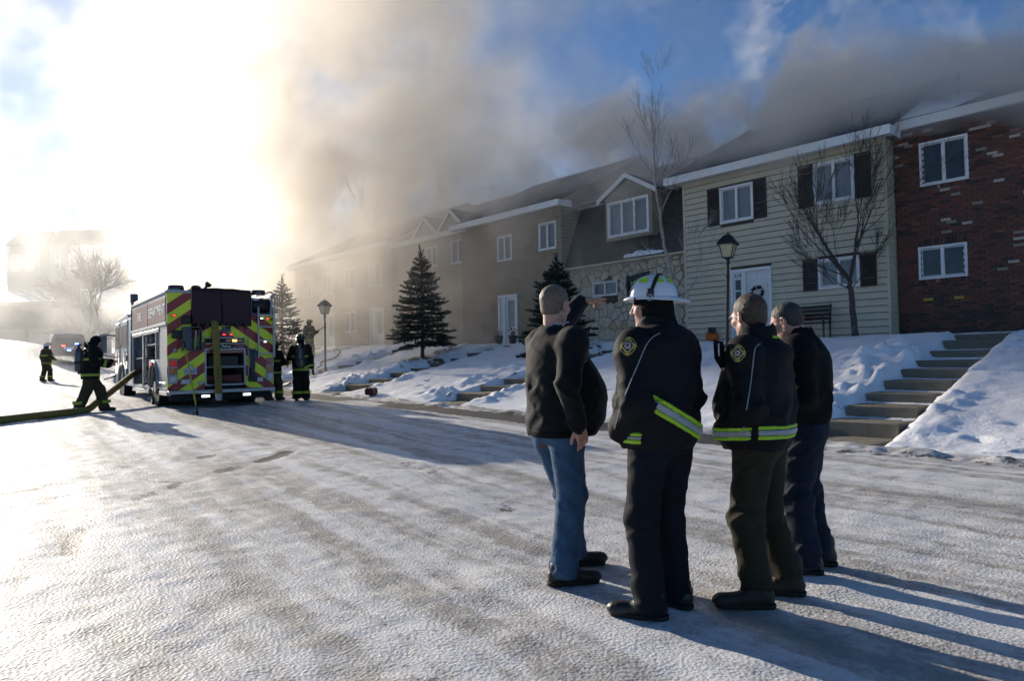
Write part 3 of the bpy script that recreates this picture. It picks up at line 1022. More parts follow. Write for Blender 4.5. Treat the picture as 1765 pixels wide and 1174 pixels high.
# ================================================================== 3. mansard house with crazy-paved stone front
def clip(poly, n, c):
    out = []
    for i, p in enumerate(poly):
        q = poly[(i + 1) % len(poly)]
        a, b = n[0] * p[0] + n[1] * p[1] - c, n[0] * q[0] + n[1] * q[1] - c
        if a <= 0: out.append(p)
        if (a < 0) != (b < 0) and abs(a - b) > 1e-9:
            u = a / (a - b)
            out.append((p[0] + (q[0] - p[0]) * u, p[1] + (q[1] - p[1]) * u))
    return out
def crazy_paving(parent, x0, x1, z0, z1, hole, n, m_list, seed=4, y=0.0, name='stone', joint=0.017):
    rr = random.Random(seed)
    pts = []
    tries = 0
    while len(pts) < n and tries < 20000:
        tries += 1
        p = (rr.uniform(x0, x1), rr.uniform(z0, z1))
        dm = rr.choice((.14, .22, .34))
        if all((p[0] - q[0]) ** 2 + ((p[1] - q[1]) * 1.0) ** 2 > dm * dm for q in pts): pts.append(p)
    cut = 0
    for i, p in enumerate(pts):
        poly = [(x0, z0), (x1, z0), (x1, z1), (x0, z1)]
        for jx, q in enumerate(pts):
            if jx == i or (p[0] - q[0]) ** 2 + (p[1] - q[1]) ** 2 > 4: continue
            nx, nz = q[0] - p[0], q[1] - p[1]
            L = math.hypot(nx, nz)
            nx, nz = nx / L, nz / L
            c = nx * (p[0] + q[0]) / 2 + nz * (p[1] + q[1]) / 2 - joint * rr.uniform(.5, 1.0)
            poly = clip(poly, (nx, nz), c)
            if len(poly) < 3: break
        if len(poly) < 3: continue
        if hole:
            a, b, c, d = hole
            if a < p[0] < b and c < p[1] < d: continue
            ov = [(-1, 0, -b) if p[0] >= b else None, (1, 0, a) if p[0] <= a else None, (0, -1, -d) if p[1] >= d else None, (0, 1, c) if p[1] <= c else None]
            for o_ in ov:
                if o_ and any(a < v[0] < b and c < v[1] < d for v in poly): poly = clip(poly, o_[:2], o_[2])
        if len(poly) < 3: continue
        ar = abs(sum(poly[k][0] * poly[(k + 1) % len(poly)][1] - poly[(k + 1) % len(poly)][0] * poly[k][1] for k in range(len(poly)))) / 2
        if ar < .004: continue
        cx, cz = sum(v[0] for v in poly) / len(poly), sum(v[1] for v in poly) / len(poly)
        pr = rr.uniform(.022, .045)
        k_ = len(poly)
        inn = [(cx + (v[0] - cx) * .965, cz + (v[1] - cz) * .965) for v in poly]
        mb = MB()
        mb.add([(v[0], y + .002, v[1]) for v in poly] + [(v[0], y - pr * .7, v[1]) for v in poly] + [(v[0], y - pr, v[1]) for v in inn],
               [tuple(range(2 * k_, 3 * k_))] + [(q_, (q_ + 1) % k_, k_ + (q_ + 1) % k_, k_ + q_) for q_ in range(k_)] + [(k_ + q_, k_ + (q_ + 1) % k_, 2 * k_ + (q_ + 1) % k_, 2 * k_ + q_) for q_ in range(k_)])
        o = mb.build(name, rr.choices(m_list, [6, 5, 4, 1.2])[0], parent)
M_STONES = [mat(n, c, .8, var=.16, scale=5, bump=.2, bscale=18) for n, c in (('flagstone_cream', (.56, .50, .385)), ('flagstone_tan', (.48, .42, .31)), ('flagstone_grey', (.53, .49, .40)), ('flagstone_ochre', (.42, .30, .15)))]
def mansard_house():
    tA, W, zb, H, wp = 6.30, 5.60, 1.86, 5.55, -0.45
    h = thing('house', 'flagstone-fronted house with dark shingled mansard storey and gabled triple window', 'house', P(tA, wp, zb), HOUSE_ROT, 'row of attached houses')
    q = local_rect([(1022, 487), (1065, 483), (1023, 513), (1066, 508)], wp, tA, zb)
    zm = wallhit(1100, 447, wp)[1] - zb
    wall = shell(h, -W, 0, zm, M_SMORTAR, [(q[0] + .02, q[1] - .02, q[2] + .02, q[3] - .02)], y0=0.0, depth=9)
    crazy_paving(wall, -W + .01, -.01, -.15, zm, q, 190, M_STONES)
    window(h, *q, -.03, 2, trim=.05, curtain=True)
    # mansard slope
    b0, b1 = -.35, .75
    mb = MB()
    mb.prism([(b0, zm), (b0 + .12, zm), (b1 + .4, H), (b1, H)][::1], W, 'x', -W)
    ms = mb.build('mansard', M_MANS, h)
    n = 13
    for i in range(n):                              # shingle courses
        u0, u1 = i / n, (i + 1) / n
        y0, y1, z0, z1 = b0 + (b1 - b0) * u0, b0 + (b1 - b0) * u1, zm + (H - zm) * u0, zm + (H - zm) * u1
        MB().add([(-W, y0 - .03, z0), (0, y0 - .03, z0), (0, y1 - .006, z1), (-W, y1 - .006, z1), (-W, y0 - .002, z0), (0, y0 - .002, z0)],
                 [(0, 1, 2, 3), (0, 4, 5, 1)]).build('shingle_course', M_MANS, ms)
    MB().box(-W, 0, b0 - .03, .02, zm - .06, zm - .004).build('soffit', M_SIDING, ms)
    # dormer: cheeks, gable, three-light window
    d = local_rect([(1046, 352), (1116, 332.7), (1049, 413), (1120, 396.6)], wp + .38, tA, zb)
    x0, x1, z0, z1 = d
    g0, g1 = x0 - .26, x1 + .26
    zg = z1 + .10
    ap = zg + .62
    mx = (g0 + g1) / 2
    yd = -.38
    dm = MB()
    dm.prism([(x0 - .12, z0 - .1), (x0 + .02, z0 - .1), (x0 + .02, zg), (x0 - .12, zg)], 2.6, 'y', yd + .03)
    dm.prism([(x1 - .02, z0 - .1), (x1 + .12, z0 - .1), (x1 + .12, zg), (x1 - .02, zg)], 2.6, 'y', yd + .03)
    dm.prism([(g0 + .06, zg + .001), (g1 - .06, zg + .001), (mx, ap - .03)], 3.2, 'y', yd + .03)
    dm.box(x0 + .02, x1 - .02, yd + .03, yd + .2, z0 - .1, z0)
    dm.box(x0 + .02, x1 - .02, yd + .03, yd + .2, z1, zg)
    do = dm.build('dormer', mat('dormer_siding', (.30, .26, .185), .7, var=.1), h)
    window(do, x0, x1, z0, z1, yd + .02, 3, trim=.085, curtain=True)
    rk = MB()
    L = math.hypot(mx - g0 + .18, ap - zg + .12)
    for s in (-1, 1):
        e = Vector((mx + s * ((g1 - g0) / 2 + .16), 0, zg - .12)); t_ = Vector((mx, 0, ap + .04))
        dd = (t_ - e); nn = Vector((-dd.z, 0, dd.x)).normalized() * (.17 if s > 0 else -.17)
        if nn.z < 0: nn = -nn
        rk.prism([(e.x, e.z), (t_.x, t_.z), (t_.x, t_.z + .17), (e.x, e.z + .17)][::(-1 if s > 0 else 1)], .03, 'y', yd - .12)
    rk.build('bargeboard', M_WHITE, do)
    rf = MB()
    for s in (-1, 1):
        ex, ez = mx + s * ((g1 - g0) / 2 + .16), zg + .05
        rf.add([(ex, yd - .085, ez), (mx, yd - .085, ap + .21), (mx, 4.2, ap + .21), (ex, 4.2, ez), (ex, yd - .085, ez - .06), (mx, yd - .085, ap + .15), (mx, 4.2, ap + .15), (ex, 4.2, ez - .06)],
               [(0, 1, 2, 3), (4, 7, 6, 5), (0, 4, 5, 1), (3, 2, 6, 7), (0, 3, 7, 4)])
    rf.build('dormer_roof', M_ROOF, do)
    # snow ledge caught on the mansard's foot
    sn = MB()
    xs = [wallhit(1078 + 67 * i / 14, 440, wp + .3)[0] for i in range(15)]
    rr = random.Random(2)
    hs = [.02 + .15 * math.sin(math.pi * min(1, (i + 1) / 16) ** .8) * rr.uniform(.5, 1.2) for i in range(15)]
    vs = []
    for i in range(15):
        x = -xs[i] + tA
        z = zm + .10
        vs += [(x, b0 - .05, z - .05), (x, b0 - .06, z + hs[i] * .6), (x, b0 + .05, z + hs[i]), (x, b0 + .12, z + .10)]
    sn.add(vs, [(4 * i + a, 4 * (i + 1) + a, 4 * (i + 1) + a + 1, 4 * i + a + 1) for i in range(14) for a in range(3)] + [(0, 1, 2, 3), (59, 58, 57, 56)])
    sn.build('snow_ledge', M_SNOW, ms, smooth=True)
    roof(h, -W, 0, H, over=-.55, run=5.0, rise=2.4, left=0, right=0, m_f=M_WHITE_D)
    return h
mansard_house()

# ================================================================== 4. tan brick house and the rest of the row
def brick_pattern(name, c1, c2, mortar, bw=.215, bh=.075):
    m, nt, b = new_mat(name)
    tc = nd(nt, 'ShaderNodeTexCoord')
    mp = nd(nt, 'ShaderNodeMapping')
    mp.inputs['Rotation'].default_value = (R(90), 0, 0)
    br = nd(nt, 'ShaderNodeTexBrick')
    br.inputs['Scale'].default_value = 1.0
    br.inputs['Brick Width'].default_value = bw
    br.inputs['Row Height'].default_value = bh
    br.inputs['Mortar Size'].default_value = .006
    br.inputs['Color1'].default_value = (*c1, 1)
    br.inputs['Color2'].default_value = (*c2, 1)
    br.inputs['Mortar'].default_value = (*mortar, 1)
    nt.links.new(tc.outputs['Object'], mp.inputs[0])
    nt.links.new(mp.outputs[0], br.inputs['Vector'])
    nt.links.new(br.outputs['Color'], b.inputs['Base Color'])
    bp = nd(nt, 'ShaderNodeBump')
    bp.inputs['Strength'].default_value = .6
    bp.inputs['Distance'].default_value = .01
    bp.invert = True
    nt.links.new(br.outputs['Fac'], bp.inputs['Height'])
    nt.links.new(bp.outputs[0], b.inputs['Normal'])
    b.inputs['Roughness'].default_value = .85
    return m
M_TANBRICK = brick_pattern('tan_brick', (.34, .26, .175), (.24, .175, .115), (.36, .32, .26))
M_TANWALL = mat('tan_render', (.40, .34, .25), .85, var=.12, scale=1.5, bump=.15)
def row_house(tA, W, zb, H, wp, m, label, wins, door=None, gables=(), left=.3, right=.3):
    h = thing('house', label, 'house', P(tA, wp, zb), HOUSE_ROT, 'row of attached houses')
    ops = [(a + .02, b - .02, c + .02, d - .02) for a, b, c, d in wins] + ([(door[0], door[1], -.2, door[2])] if door else [])
    shell(h, -W, 0, H, m, ops, y0=0.0, depth=9)
    for wv in wins:
        window(h, *wv, 0.0, 2, trim=.07, curtain=True)
    if door:
        a, b, d = door
        f = MB().box(a, b, -.04, .1, d - .1, d).box(a, a + .1, -.037, .1, 0, d - .1).box(b - .1, b, -.037, .1, 0, d - .1)
        s = a + (b - a) * .32
        f.box(s, s + .07, -.037, .1, 0, d - .1)
        f.build('door_frame', M_WHITE, h)
        MB().box(a + .1, s, .03, .06, 0, d - .1).build('side_light', M_WHITE, h)
        dr = MB().box(s + .07, b - .1, .03, .07, 0, .75).box(s + .07, s + .2, .03, .07, .75, d - .1).box(b - .23, b - .1, .03, .07, .75, d - .1).box(s + .2, b - .23, .03, .07, d - .25, d - .1).build('storm_door', M_WHITE, h)
        MB().box(s + .2, b - .23, .045, .052, .75, d - .25).build('pane', M_GLASS, dr)
        MB().box(s + .15, b - .15, .09, .1, .7, d - .2).build('curtain', M_CURT, dr)
    rf = roof(h, -W, 0, H, left=left, right=right)
    for gx, gw in gables:
        g = MB()
        z0_ = H + .05
        hh = gw * .42
        g.prism([(gx - gw / 2 + .1, z0_), (gx + gw / 2 - .1, z0_), (gx, z0_ + hh)], 3.5, 'y', -.30)
        go = g.build('gable', m, h)
        b_ = MB()
        for s in (-1, 1):
            e = (gx + s * (gw / 2 + .12), z0_ - .16)
            b_.prism([e, (gx, z0_ + hh - .02), (gx, z0_ + hh + .16), (e[0], e[1] + .18)][::(-1 if s > 0 else 1)], .03, 'y', -.42)
        b_.build('bargeboard', M_WHITE, go)
        r_ = MB()
        for s in (-1, 1):
            ex = gx + s * (gw / 2 + .12)
            r_.add([(ex, -.385, z0_ + .03), (gx, -.385, z0_ + hh + .17), (gx, 4, z0_ + hh + .17), (ex, 4, z0_ + .03), (ex, -.385, z0_ - .02), (gx, -.385, z0_ + hh + .12)], [(0, 1, 2, 3), (0, 4, 5, 1)])
        r_.build('gable_roof', M_ROOF, go)
    return h
t4, w4 = 11.92, 0.0
z4 = 1.98
row_house(t4, 6.35, z4, 5.42, w4, M_TANBRICK, 'tan brick house with long white fascia and glazed white storm door', 
          [local_rect(q, w4, t4, z4) for q in ([(927, 385), (957.7, 380), (930.5, 434), (960, 427)], [(857, 408), (882, 403), (858, 453), (883, 447)])],
          door=(-wallhit(859, 511, w4)[0] + t4, -wallhit(892, 511, w4)[0] + t4, wallhit(876, 508, w4)[1] - z4))
t5, z5, w5 = 18.30, 2.06, -.35
row_house(t5, 5.9, z5, 5.3, w5, M_TANWALL, 'smoke-veiled tan house with two small white gables', 
          [local_rect([(777, 416), (803, 409), (779, 457), (804, 451)], w5, t5, z5), local_rect([(735, 427), (754, 422), (736, 462), (755, 458)], w5, t5, z5)],
          door=(-wallhit(810, 511, w5)[0] + t5, -wallhit(828, 511, w5)[0] + t5, 2.2),
          gables=((-wallhit(787, 400, w5)[0] + t5, 2.2), (-wallhit(742, 410, w5)[0] + t5, 2.2)))
t6, z6 = 24.25, 2.16
row_house(t6, 6.2, z6, 5.35, 0.0, M_TANBRICK, 'pale brick house in thick smoke beyond the gabled house', [(-5.0, -3.7, 3.3, 4.6), (-2.3, -1.0, 3.3, 4.6), (-5.0, -3.7, .9, 2.1)], door=(-2.2, -.8, 2.15))
t7 = 30.5
row_house(t7, 6.2, 2.25, 5.35, -.4, M_TANWALL, 'farthest tan house of the row almost lost in the smoke', [(-5.0, -3.7, 3.3, 4.6), (-2.3, -1.0, 3.3, 4.6)], door=(-2.2, -.8, 2.15))

# ------------------------------------------------------------------ garden steps
M_STEP = mat('step_concrete', (0.185, 0.160, 0.118), 0.9, var=0.22, scale=4, bump=0.35, bscale=40)
STEP_LABELS = ['concrete garden steps climbing the snow bank in front of the dark brick house', 'concrete garden steps leading up to the flagstone house', 'concrete garden steps leading up to the tan brick house beside the spruce',
               'concrete garden steps beside the lamp post in front of the gabled house', 'far concrete garden steps up to the smoke-hidden pale brick house']
for (t0, wd, n), lb in zip(FLIGHTS, STEP_LABELS):
    s0 = thing('garden_steps', lb, 'steps', P(t0, 8.4, float(bank_z(t0, 8.4))), HOUSE_ROT, 'garden steps up the bank')
    rr = random.Random(int(t0 * 10))
    z_lo = float(road_z(t0)); z_hi = float(top_z(t0)) - .02
    zbase = s0.location.z
    rise = (z_hi - z_lo - .10) / n
    MB().box(-wd + rr.uniform(-.04, .04), rr.uniform(-.04, .04), -.95, .04, z_lo + .02 - zbase - .3, z_lo + .055 - zbase).build('pad', M_STEP, s0, bevel=.012)
    for k in range(n):
        zt = z_lo + .10 + rise * (k + 1) - zbase
        y = k * STEP_RUN * .98
        a, b = -wd + rr.uniform(-.03, .03), rr.uniform(-.03, .03)
        st = MB().box(a, b, y, y + STEP_RUN + .10, zt - .24, zt).build('step', M_STEP, s0, bevel=.014)
        st.rotation_euler = (rr.uniform(-.008, .008), rr.uniform(-.012, .012), rr.uniform(-.012, .012))
        if rr.random() < .8:                        # snow left at the back and the ends of the tread
            mb = MB()
            m_ = 12
            vs = []
            for i in range(m_ + 1):
                x = a + .02 + (b - a - .04) * i / m_
                dp = .05 + .10 * abs(math.sin(i * .9 + k)) * rr.uniform(.3, 1.2) + (.25 if (i < 2 or i > m_ - 2) and rr.random() < .6 else 0)
                vs += [(x, y + STEP_RUN - dp - .04, zt + .002), (x, y + STEP_RUN - dp * .5, zt + .012), (x, y + STEP_RUN + .01, zt + .03)]
            mb.add(vs, [(3 * i + q, 3 * i + 3 + q, 3 * i + 4 + q, 3 * i + 1 + q) for i in range(m_) for q in (0, 1)])
            mb.build('snow', M_SNOW, st, smooth=True)

# ------------------------------------------------------------------ lamp posts
M_LGLASS = mat('lamp_glass', (0.62, 0.55, 0.36), 0.25, var=0.15, scale=8, trans=0.35)
def lamp_post(t, w, h, label, lit_tilt=0.0):
    z = float(base_z(t, w))
    o = thing('lamp_post', label, 'lamp post', P(t, w, z - .02), HOUSE_ROT + .3, 'lamp posts on the lawn')
    o.rotation_euler[1] = lit_tilt
    hp = h - .62
    MB().lathe([(.075, 0), (.08, .04), (.06, .09), (.048, .16), (.038, .22), (.036, hp - .42), (.05, hp - .40), (.05, hp - .37), (.036, hp - .35), (.034, hp - .1), (.055, hp - .08), (.055, hp - .04), (.03, hp - .02), (.045, hp + .02), (.075, hp + .045)], 14).build('post', M_BLACK, o, smooth=False)
    b, tp, zz = .095, .165, hp + .05
    MB().prism([(-b, -b), (b, -b), (b, b), (-b, b)], .02, 'z', zz - .005).build('lantern_base', M_BLACK, o)
    for k in range(4):
        a = k * math.pi / 2
        c, s = math.cos(a), math.sin(a)
        def rt(x, y): return (x * c - y * s, x * s + y * c)
        p = [rt(-b, -b), rt(b, -b), rt(tp, -tp), rt(-tp, -tp)]
        MB().tube([(*rt(-b, -b), zz), (*rt(-tp, -tp), zz + .32)], .011, 6).build('glazing_bar', M_BLACK, o)
        q = .97
        MB().add([(p[0][0] * q, p[0][1] * q, zz + .02), (p[1][0] * q, p[1][1] * q, zz + .02), (p[2][0] * q, p[2][1] * q, zz + .31), (p[3][0] * q, p[3][1] * q, zz + .31)], [(0, 1, 2, 3)]).build('lantern_pane', M_LGLASS, o)
    MB().lathe([(.028, 0), (.03, .1), (.02, .14)], 10, (0, 0, zz + .02)).build('bulb', mat('lamp_bulb', (.75, .55, .2), .5, var=.1), o)
    e = tp + .05
    rf = MB()
    rings = [(e, .31), (e, .335), (tp * .95, .42), (.09, .52), (.05, .545)]
    vs = [(sx * r, sy * r, zz + z_) for r, z_ in rings for sx, sy in ((-1, -1), (1, -1), (1, 1), (-1, 1))]
    fs = [(4 * i + k, 4 * i + (k + 1) % 4, 4 * i + 4 + (k + 1) % 4, 4 * i + 4 + k) for i in range(len(rings) - 1) for k in range(4)] + [(3, 2, 1, 0), (16, 17, 18, 19)]
    rf.add(vs, fs).build('lantern_roof', M_BLACK, o)
    MB().lathe([(.05, 0), (.035, .02), (.012, .03), (.02, .05), (.005, .08)], 10, (0, 0, zz + .545)).build('finial', M_BLACK, o)
    return o
def on_bank(px, w):
    """pixel column on line w of the bank -> t"""
    lo, hi = -8.0, 60.0
    for _ in range(50):
        m = (lo + hi) / 2
        if proj(P(m, w, float(base_z(m, w))))[0] > px: lo = m
        else: hi = m
    return lo
tl = on_bank(1253, 5.2)
zt = at_depth(1244, 402, P(tl, 5.2).y).z
lamp_post(tl, 5.2, zt - float(base_z(tl, 5.2)), 'black lamp post with pale yellow lantern in front of the tan clapboard house', R(2.0))
tl2 = on_bank(561, 6.6)
zt = at_depth(563, 516, P(tl2, 6.6).y).z
lamp_post(tl2, 6.6, zt - float(base_z(tl2, 6.6)), 'black lamp post on the lawn between the fire engine and the spruce')

# ------------------------------------------------------------------ bare trees
M_BARK = mat('grey_bark', (0.075, 0.062, 0.050), 0.9, var=0.3, scale=20, bump=0.5, bscale=60)
M_BIRCH = mat('pale_bark', (0.34, 0.31, 0.27), 0.8, var=0.35, scale=10, bump=0.3)
def grow(mb, p, d, r, L, depth, rr, up=0.25, spread=0.55, taper=.72, twig=.004, kids=(2, 3)):
    """a limb of several bent segments with side shoots"""
    n = max(3, int(L / .22)) if depth > 0 else 3
    pts, rs = [p.copy()], [r]
    q, dd = p.copy(), d.normalized()
    for i in range(n):
        dd = (dd + Vector((rr.gauss(0, .10), rr.gauss(0, .10), rr.gauss(0, .07) + up * .10))).normalized()
        q = q + dd * (L / n)
        pts.append(q.copy()); rs.append(max(twig, r * (1 - (1 - taper * .55) * (i + 1) / n)))
    mb.tube(pts, rs, 7 if r > .03 else (5 if r > .010 else 3), cap=False)
    if depth <= 0: return
    for k in range(rr.randint(*kids)):
        j = rr.randint(max(1, n // 3), n)
        base_d = (pts[j] - pts[j - 1]).normalized()
        ax = base_d.orthogonal().normalized()
        ax.rotate(Matrix.Rotation(rr.uniform(0, 6.283), 3, base_d))
        nd_ = (base_d * math.cos(spread) + ax * math.sin(spread) * rr.uniform(.6, 1.3) + Vector((0, 0, up))).normalized()
        grow(mb, pts[j], nd_, rs[j] * rr.uniform(.55, .75), L * rr.uniform(.55, .85), depth - 1, rr, up, spread, taper, twig, kids)
    grow(mb, pts[-1], dd, rs[-1] * .9, L * .7, depth - 1, rr, up, spread, taper, twig, kids)
def bare_tree(label, loc, limbs, trunk, seed, m=None, group=None, depth=4, up=.3, spread=.5, kids=(2, 3), twig=.004):
    """trunk: list of (dx, dy, z, r); limbs: (trunk index, direction, length, radius)"""
    rr = random.Random(seed)
    o = thing('bare_tree', label, 'tree', loc, 0.0, group)
    pts = [Vector(q[:3]) for q in trunk]
    rs = [q[3] for q in trunk]
    pp, rp = [], []
    for i in range(len(pts) - 1):
        for k in range(3):
            u = k / 3
            pp.append(pts[i].lerp(pts[i + 1], u) + Vector((rr.gauss(0, .012), rr.gauss(0, .012), 0)) * (1 if i + k else 0)); rp.append(rs[i] + (rs[i + 1] - rs[i]) * u)
    pp.append(pts[-1]); rp.append(rs[-1])
    MB().tube(pp, rp, 12).build('trunk', m or M_BARK, o, smooth=True)
    cr = MB()
    for i, d, L, r in limbs:
        grow(cr, pts[i] - Vector(d).normalized() * r * .5, Vector(d), r, L, depth, rr, up, spread, kids=kids, twig=twig)
    cr.build('crown', m or M_BARK, o, smooth=True)
    return o
VR, VU = Vector((1, 0, 0)), Vector((0, 0, 1))
# multi-stemmed tree in front of the clapboard house
tt = on_bank(1474, .9)
pz = P(tt, .9, float(base_z(tt, .9)) - .03)
k = pz.y / F_PX
def off(px, py, x0=1476, y0=580): return ((px - x0) * k, 0, (y0 - py) * k)
bare_tree('slender bare tree with several upright stems against the tan clapboard house', pz,
          [(3, (-.9, -.1, .55), 1.3, .035), (3, (-.45, .15, 1.2), 1.5, .042), (3, (.35, -.1, 1.5), 1.6, .042), (3, (.2, .2, 1.3), 1.6, .04), (2, (-1, -.2, .35), .9, .018), (2, (.8, -.2, .9), .8, .016), (3, (-.75, .1, .95), 1.4, .028)],
          [(*off(1478, 583)[:3], .085), (*off(1473, 530)[:3], .075), (*off(1472, 495)[:3], .068), (*off(1470, 480)[:3], .06)], 31, depth=4, up=.32, spread=.42, twig=.0045)
# pale-stemmed tree in front of the mansard house
tt = on_bank(1172, 1.6)
pz = P(tt, 1.6, float(base_z(tt, 1.6)) - .03)
k = pz.y / F_PX
def off2(px, py): return ((px - 1172) * k, 0, (590 - py) * k)
bare_tree('tall pale-stemmed bare tree in front of the flagstone house', pz,
          [(3, (-.5, 0, 1.3), 1.3, .022), (4, (.5, 0, 1.2), 1.2, .02), (5, (-.45, .1, 1.0), 1.0, .018), (5, (.55, 0, 1.1), 1.1, .018), (6, (-.3, 0, 1), .8, .014), (6, (.35, .1, 1), .8, .014), (7, (0, 0, 1), .75, .012), (2, (-.9, -.2, .5), 1.2, .018), (1, (-.9, .1, .5), 1.0, .016), (1, (.8, -.1, .7), 1.1, .016), (2, (.7, .2, .8), 1.0, .016)],
          [(*off2(1172, 592), .055), (*off2(1167, 520), .05), (*off2(1160, 470), .046), (*off2(1150, 420), .042), (*off2(1143, 365), .037), (*off2(1136, 300), .03), (*off2(1135, 240), .022), (*off2(1134, 185), .013)], 8, m=M_BIRCH, depth=3, up=.35, spread=.45, kids=(2, 4), twig=.0038)
# bare trees rising behind the row and behind the lawn further on
FAR = [(672, 395, 44, 7.5, 'thin bare tree with twin stems standing above the far roofs'), (622, 400, 52, 8.5, 'wispy bare tree above the roofs beside the far conifer'), (716, 400, 46, 5.5, 'faint bare tree showing over the gabled house roof')]
for i, (px, py, Z, hgt, lb) in enumerate(FAR):
    p = at_depth(px, 600, Z)
    t_, w_ = TW(p.x, p.y)
    p.z = float(base_z(t_, w_))
    hh = at_depth(px, 335 + 12 * i, Z).z - p.z
    bare_tree(lb, p, [(1, (-.4, 0, 1), hh * .35, .05), (2, (.15, 0, 1), hh * .4, .05), (2, (-.3, .1, 1), hh * .3, .04), (1, (.4, .1, 1), hh * .3, .04)], [(0, 0, 0, .14), (.05, 0, hh * .4, .1), (.0, 0, hh * .6, .06)], 50 + i, depth=3, up=.4, spread=.35, twig=.01)
# broad tree in the smoke at the far end of the road
for i, (px, Z, top, lb, sp) in enumerate([(150, 60, 470, 'broad bare tree in the smoke beyond the parked police car', .62), (128, 66, 500, 'bare tree with leaning trunk beside the broad tree in the smoke', .6)]):
    p = at_depth(px + 8, 600, Z)
    t_, w_ = TW(p.x, p.y)
    p.z = float(base_z(t_, w_))
    hh = at_depth(px, top, Z).z - p.z
    bare_tree(lb, p, [(2, (-.8, 0, .7), hh * .36, .14), (2, (.7, 0, .8), hh * .38, .14), (2, (-.2, .3, 1), hh * .38, .15), (2, (.3, -.3, 1), hh * .36, .13), (1, (-1, .2, .4), hh * .3, .1), (1, (1, .2, .5), hh * .3, .1)],
              [(0, 0, 0, .32), (-.2, 0, hh * .14, .26), (.1, 0, hh * .3, .22)], 70 + i, depth=4, up=.18, spread=sp, kids=(3, 3), twig=.015)

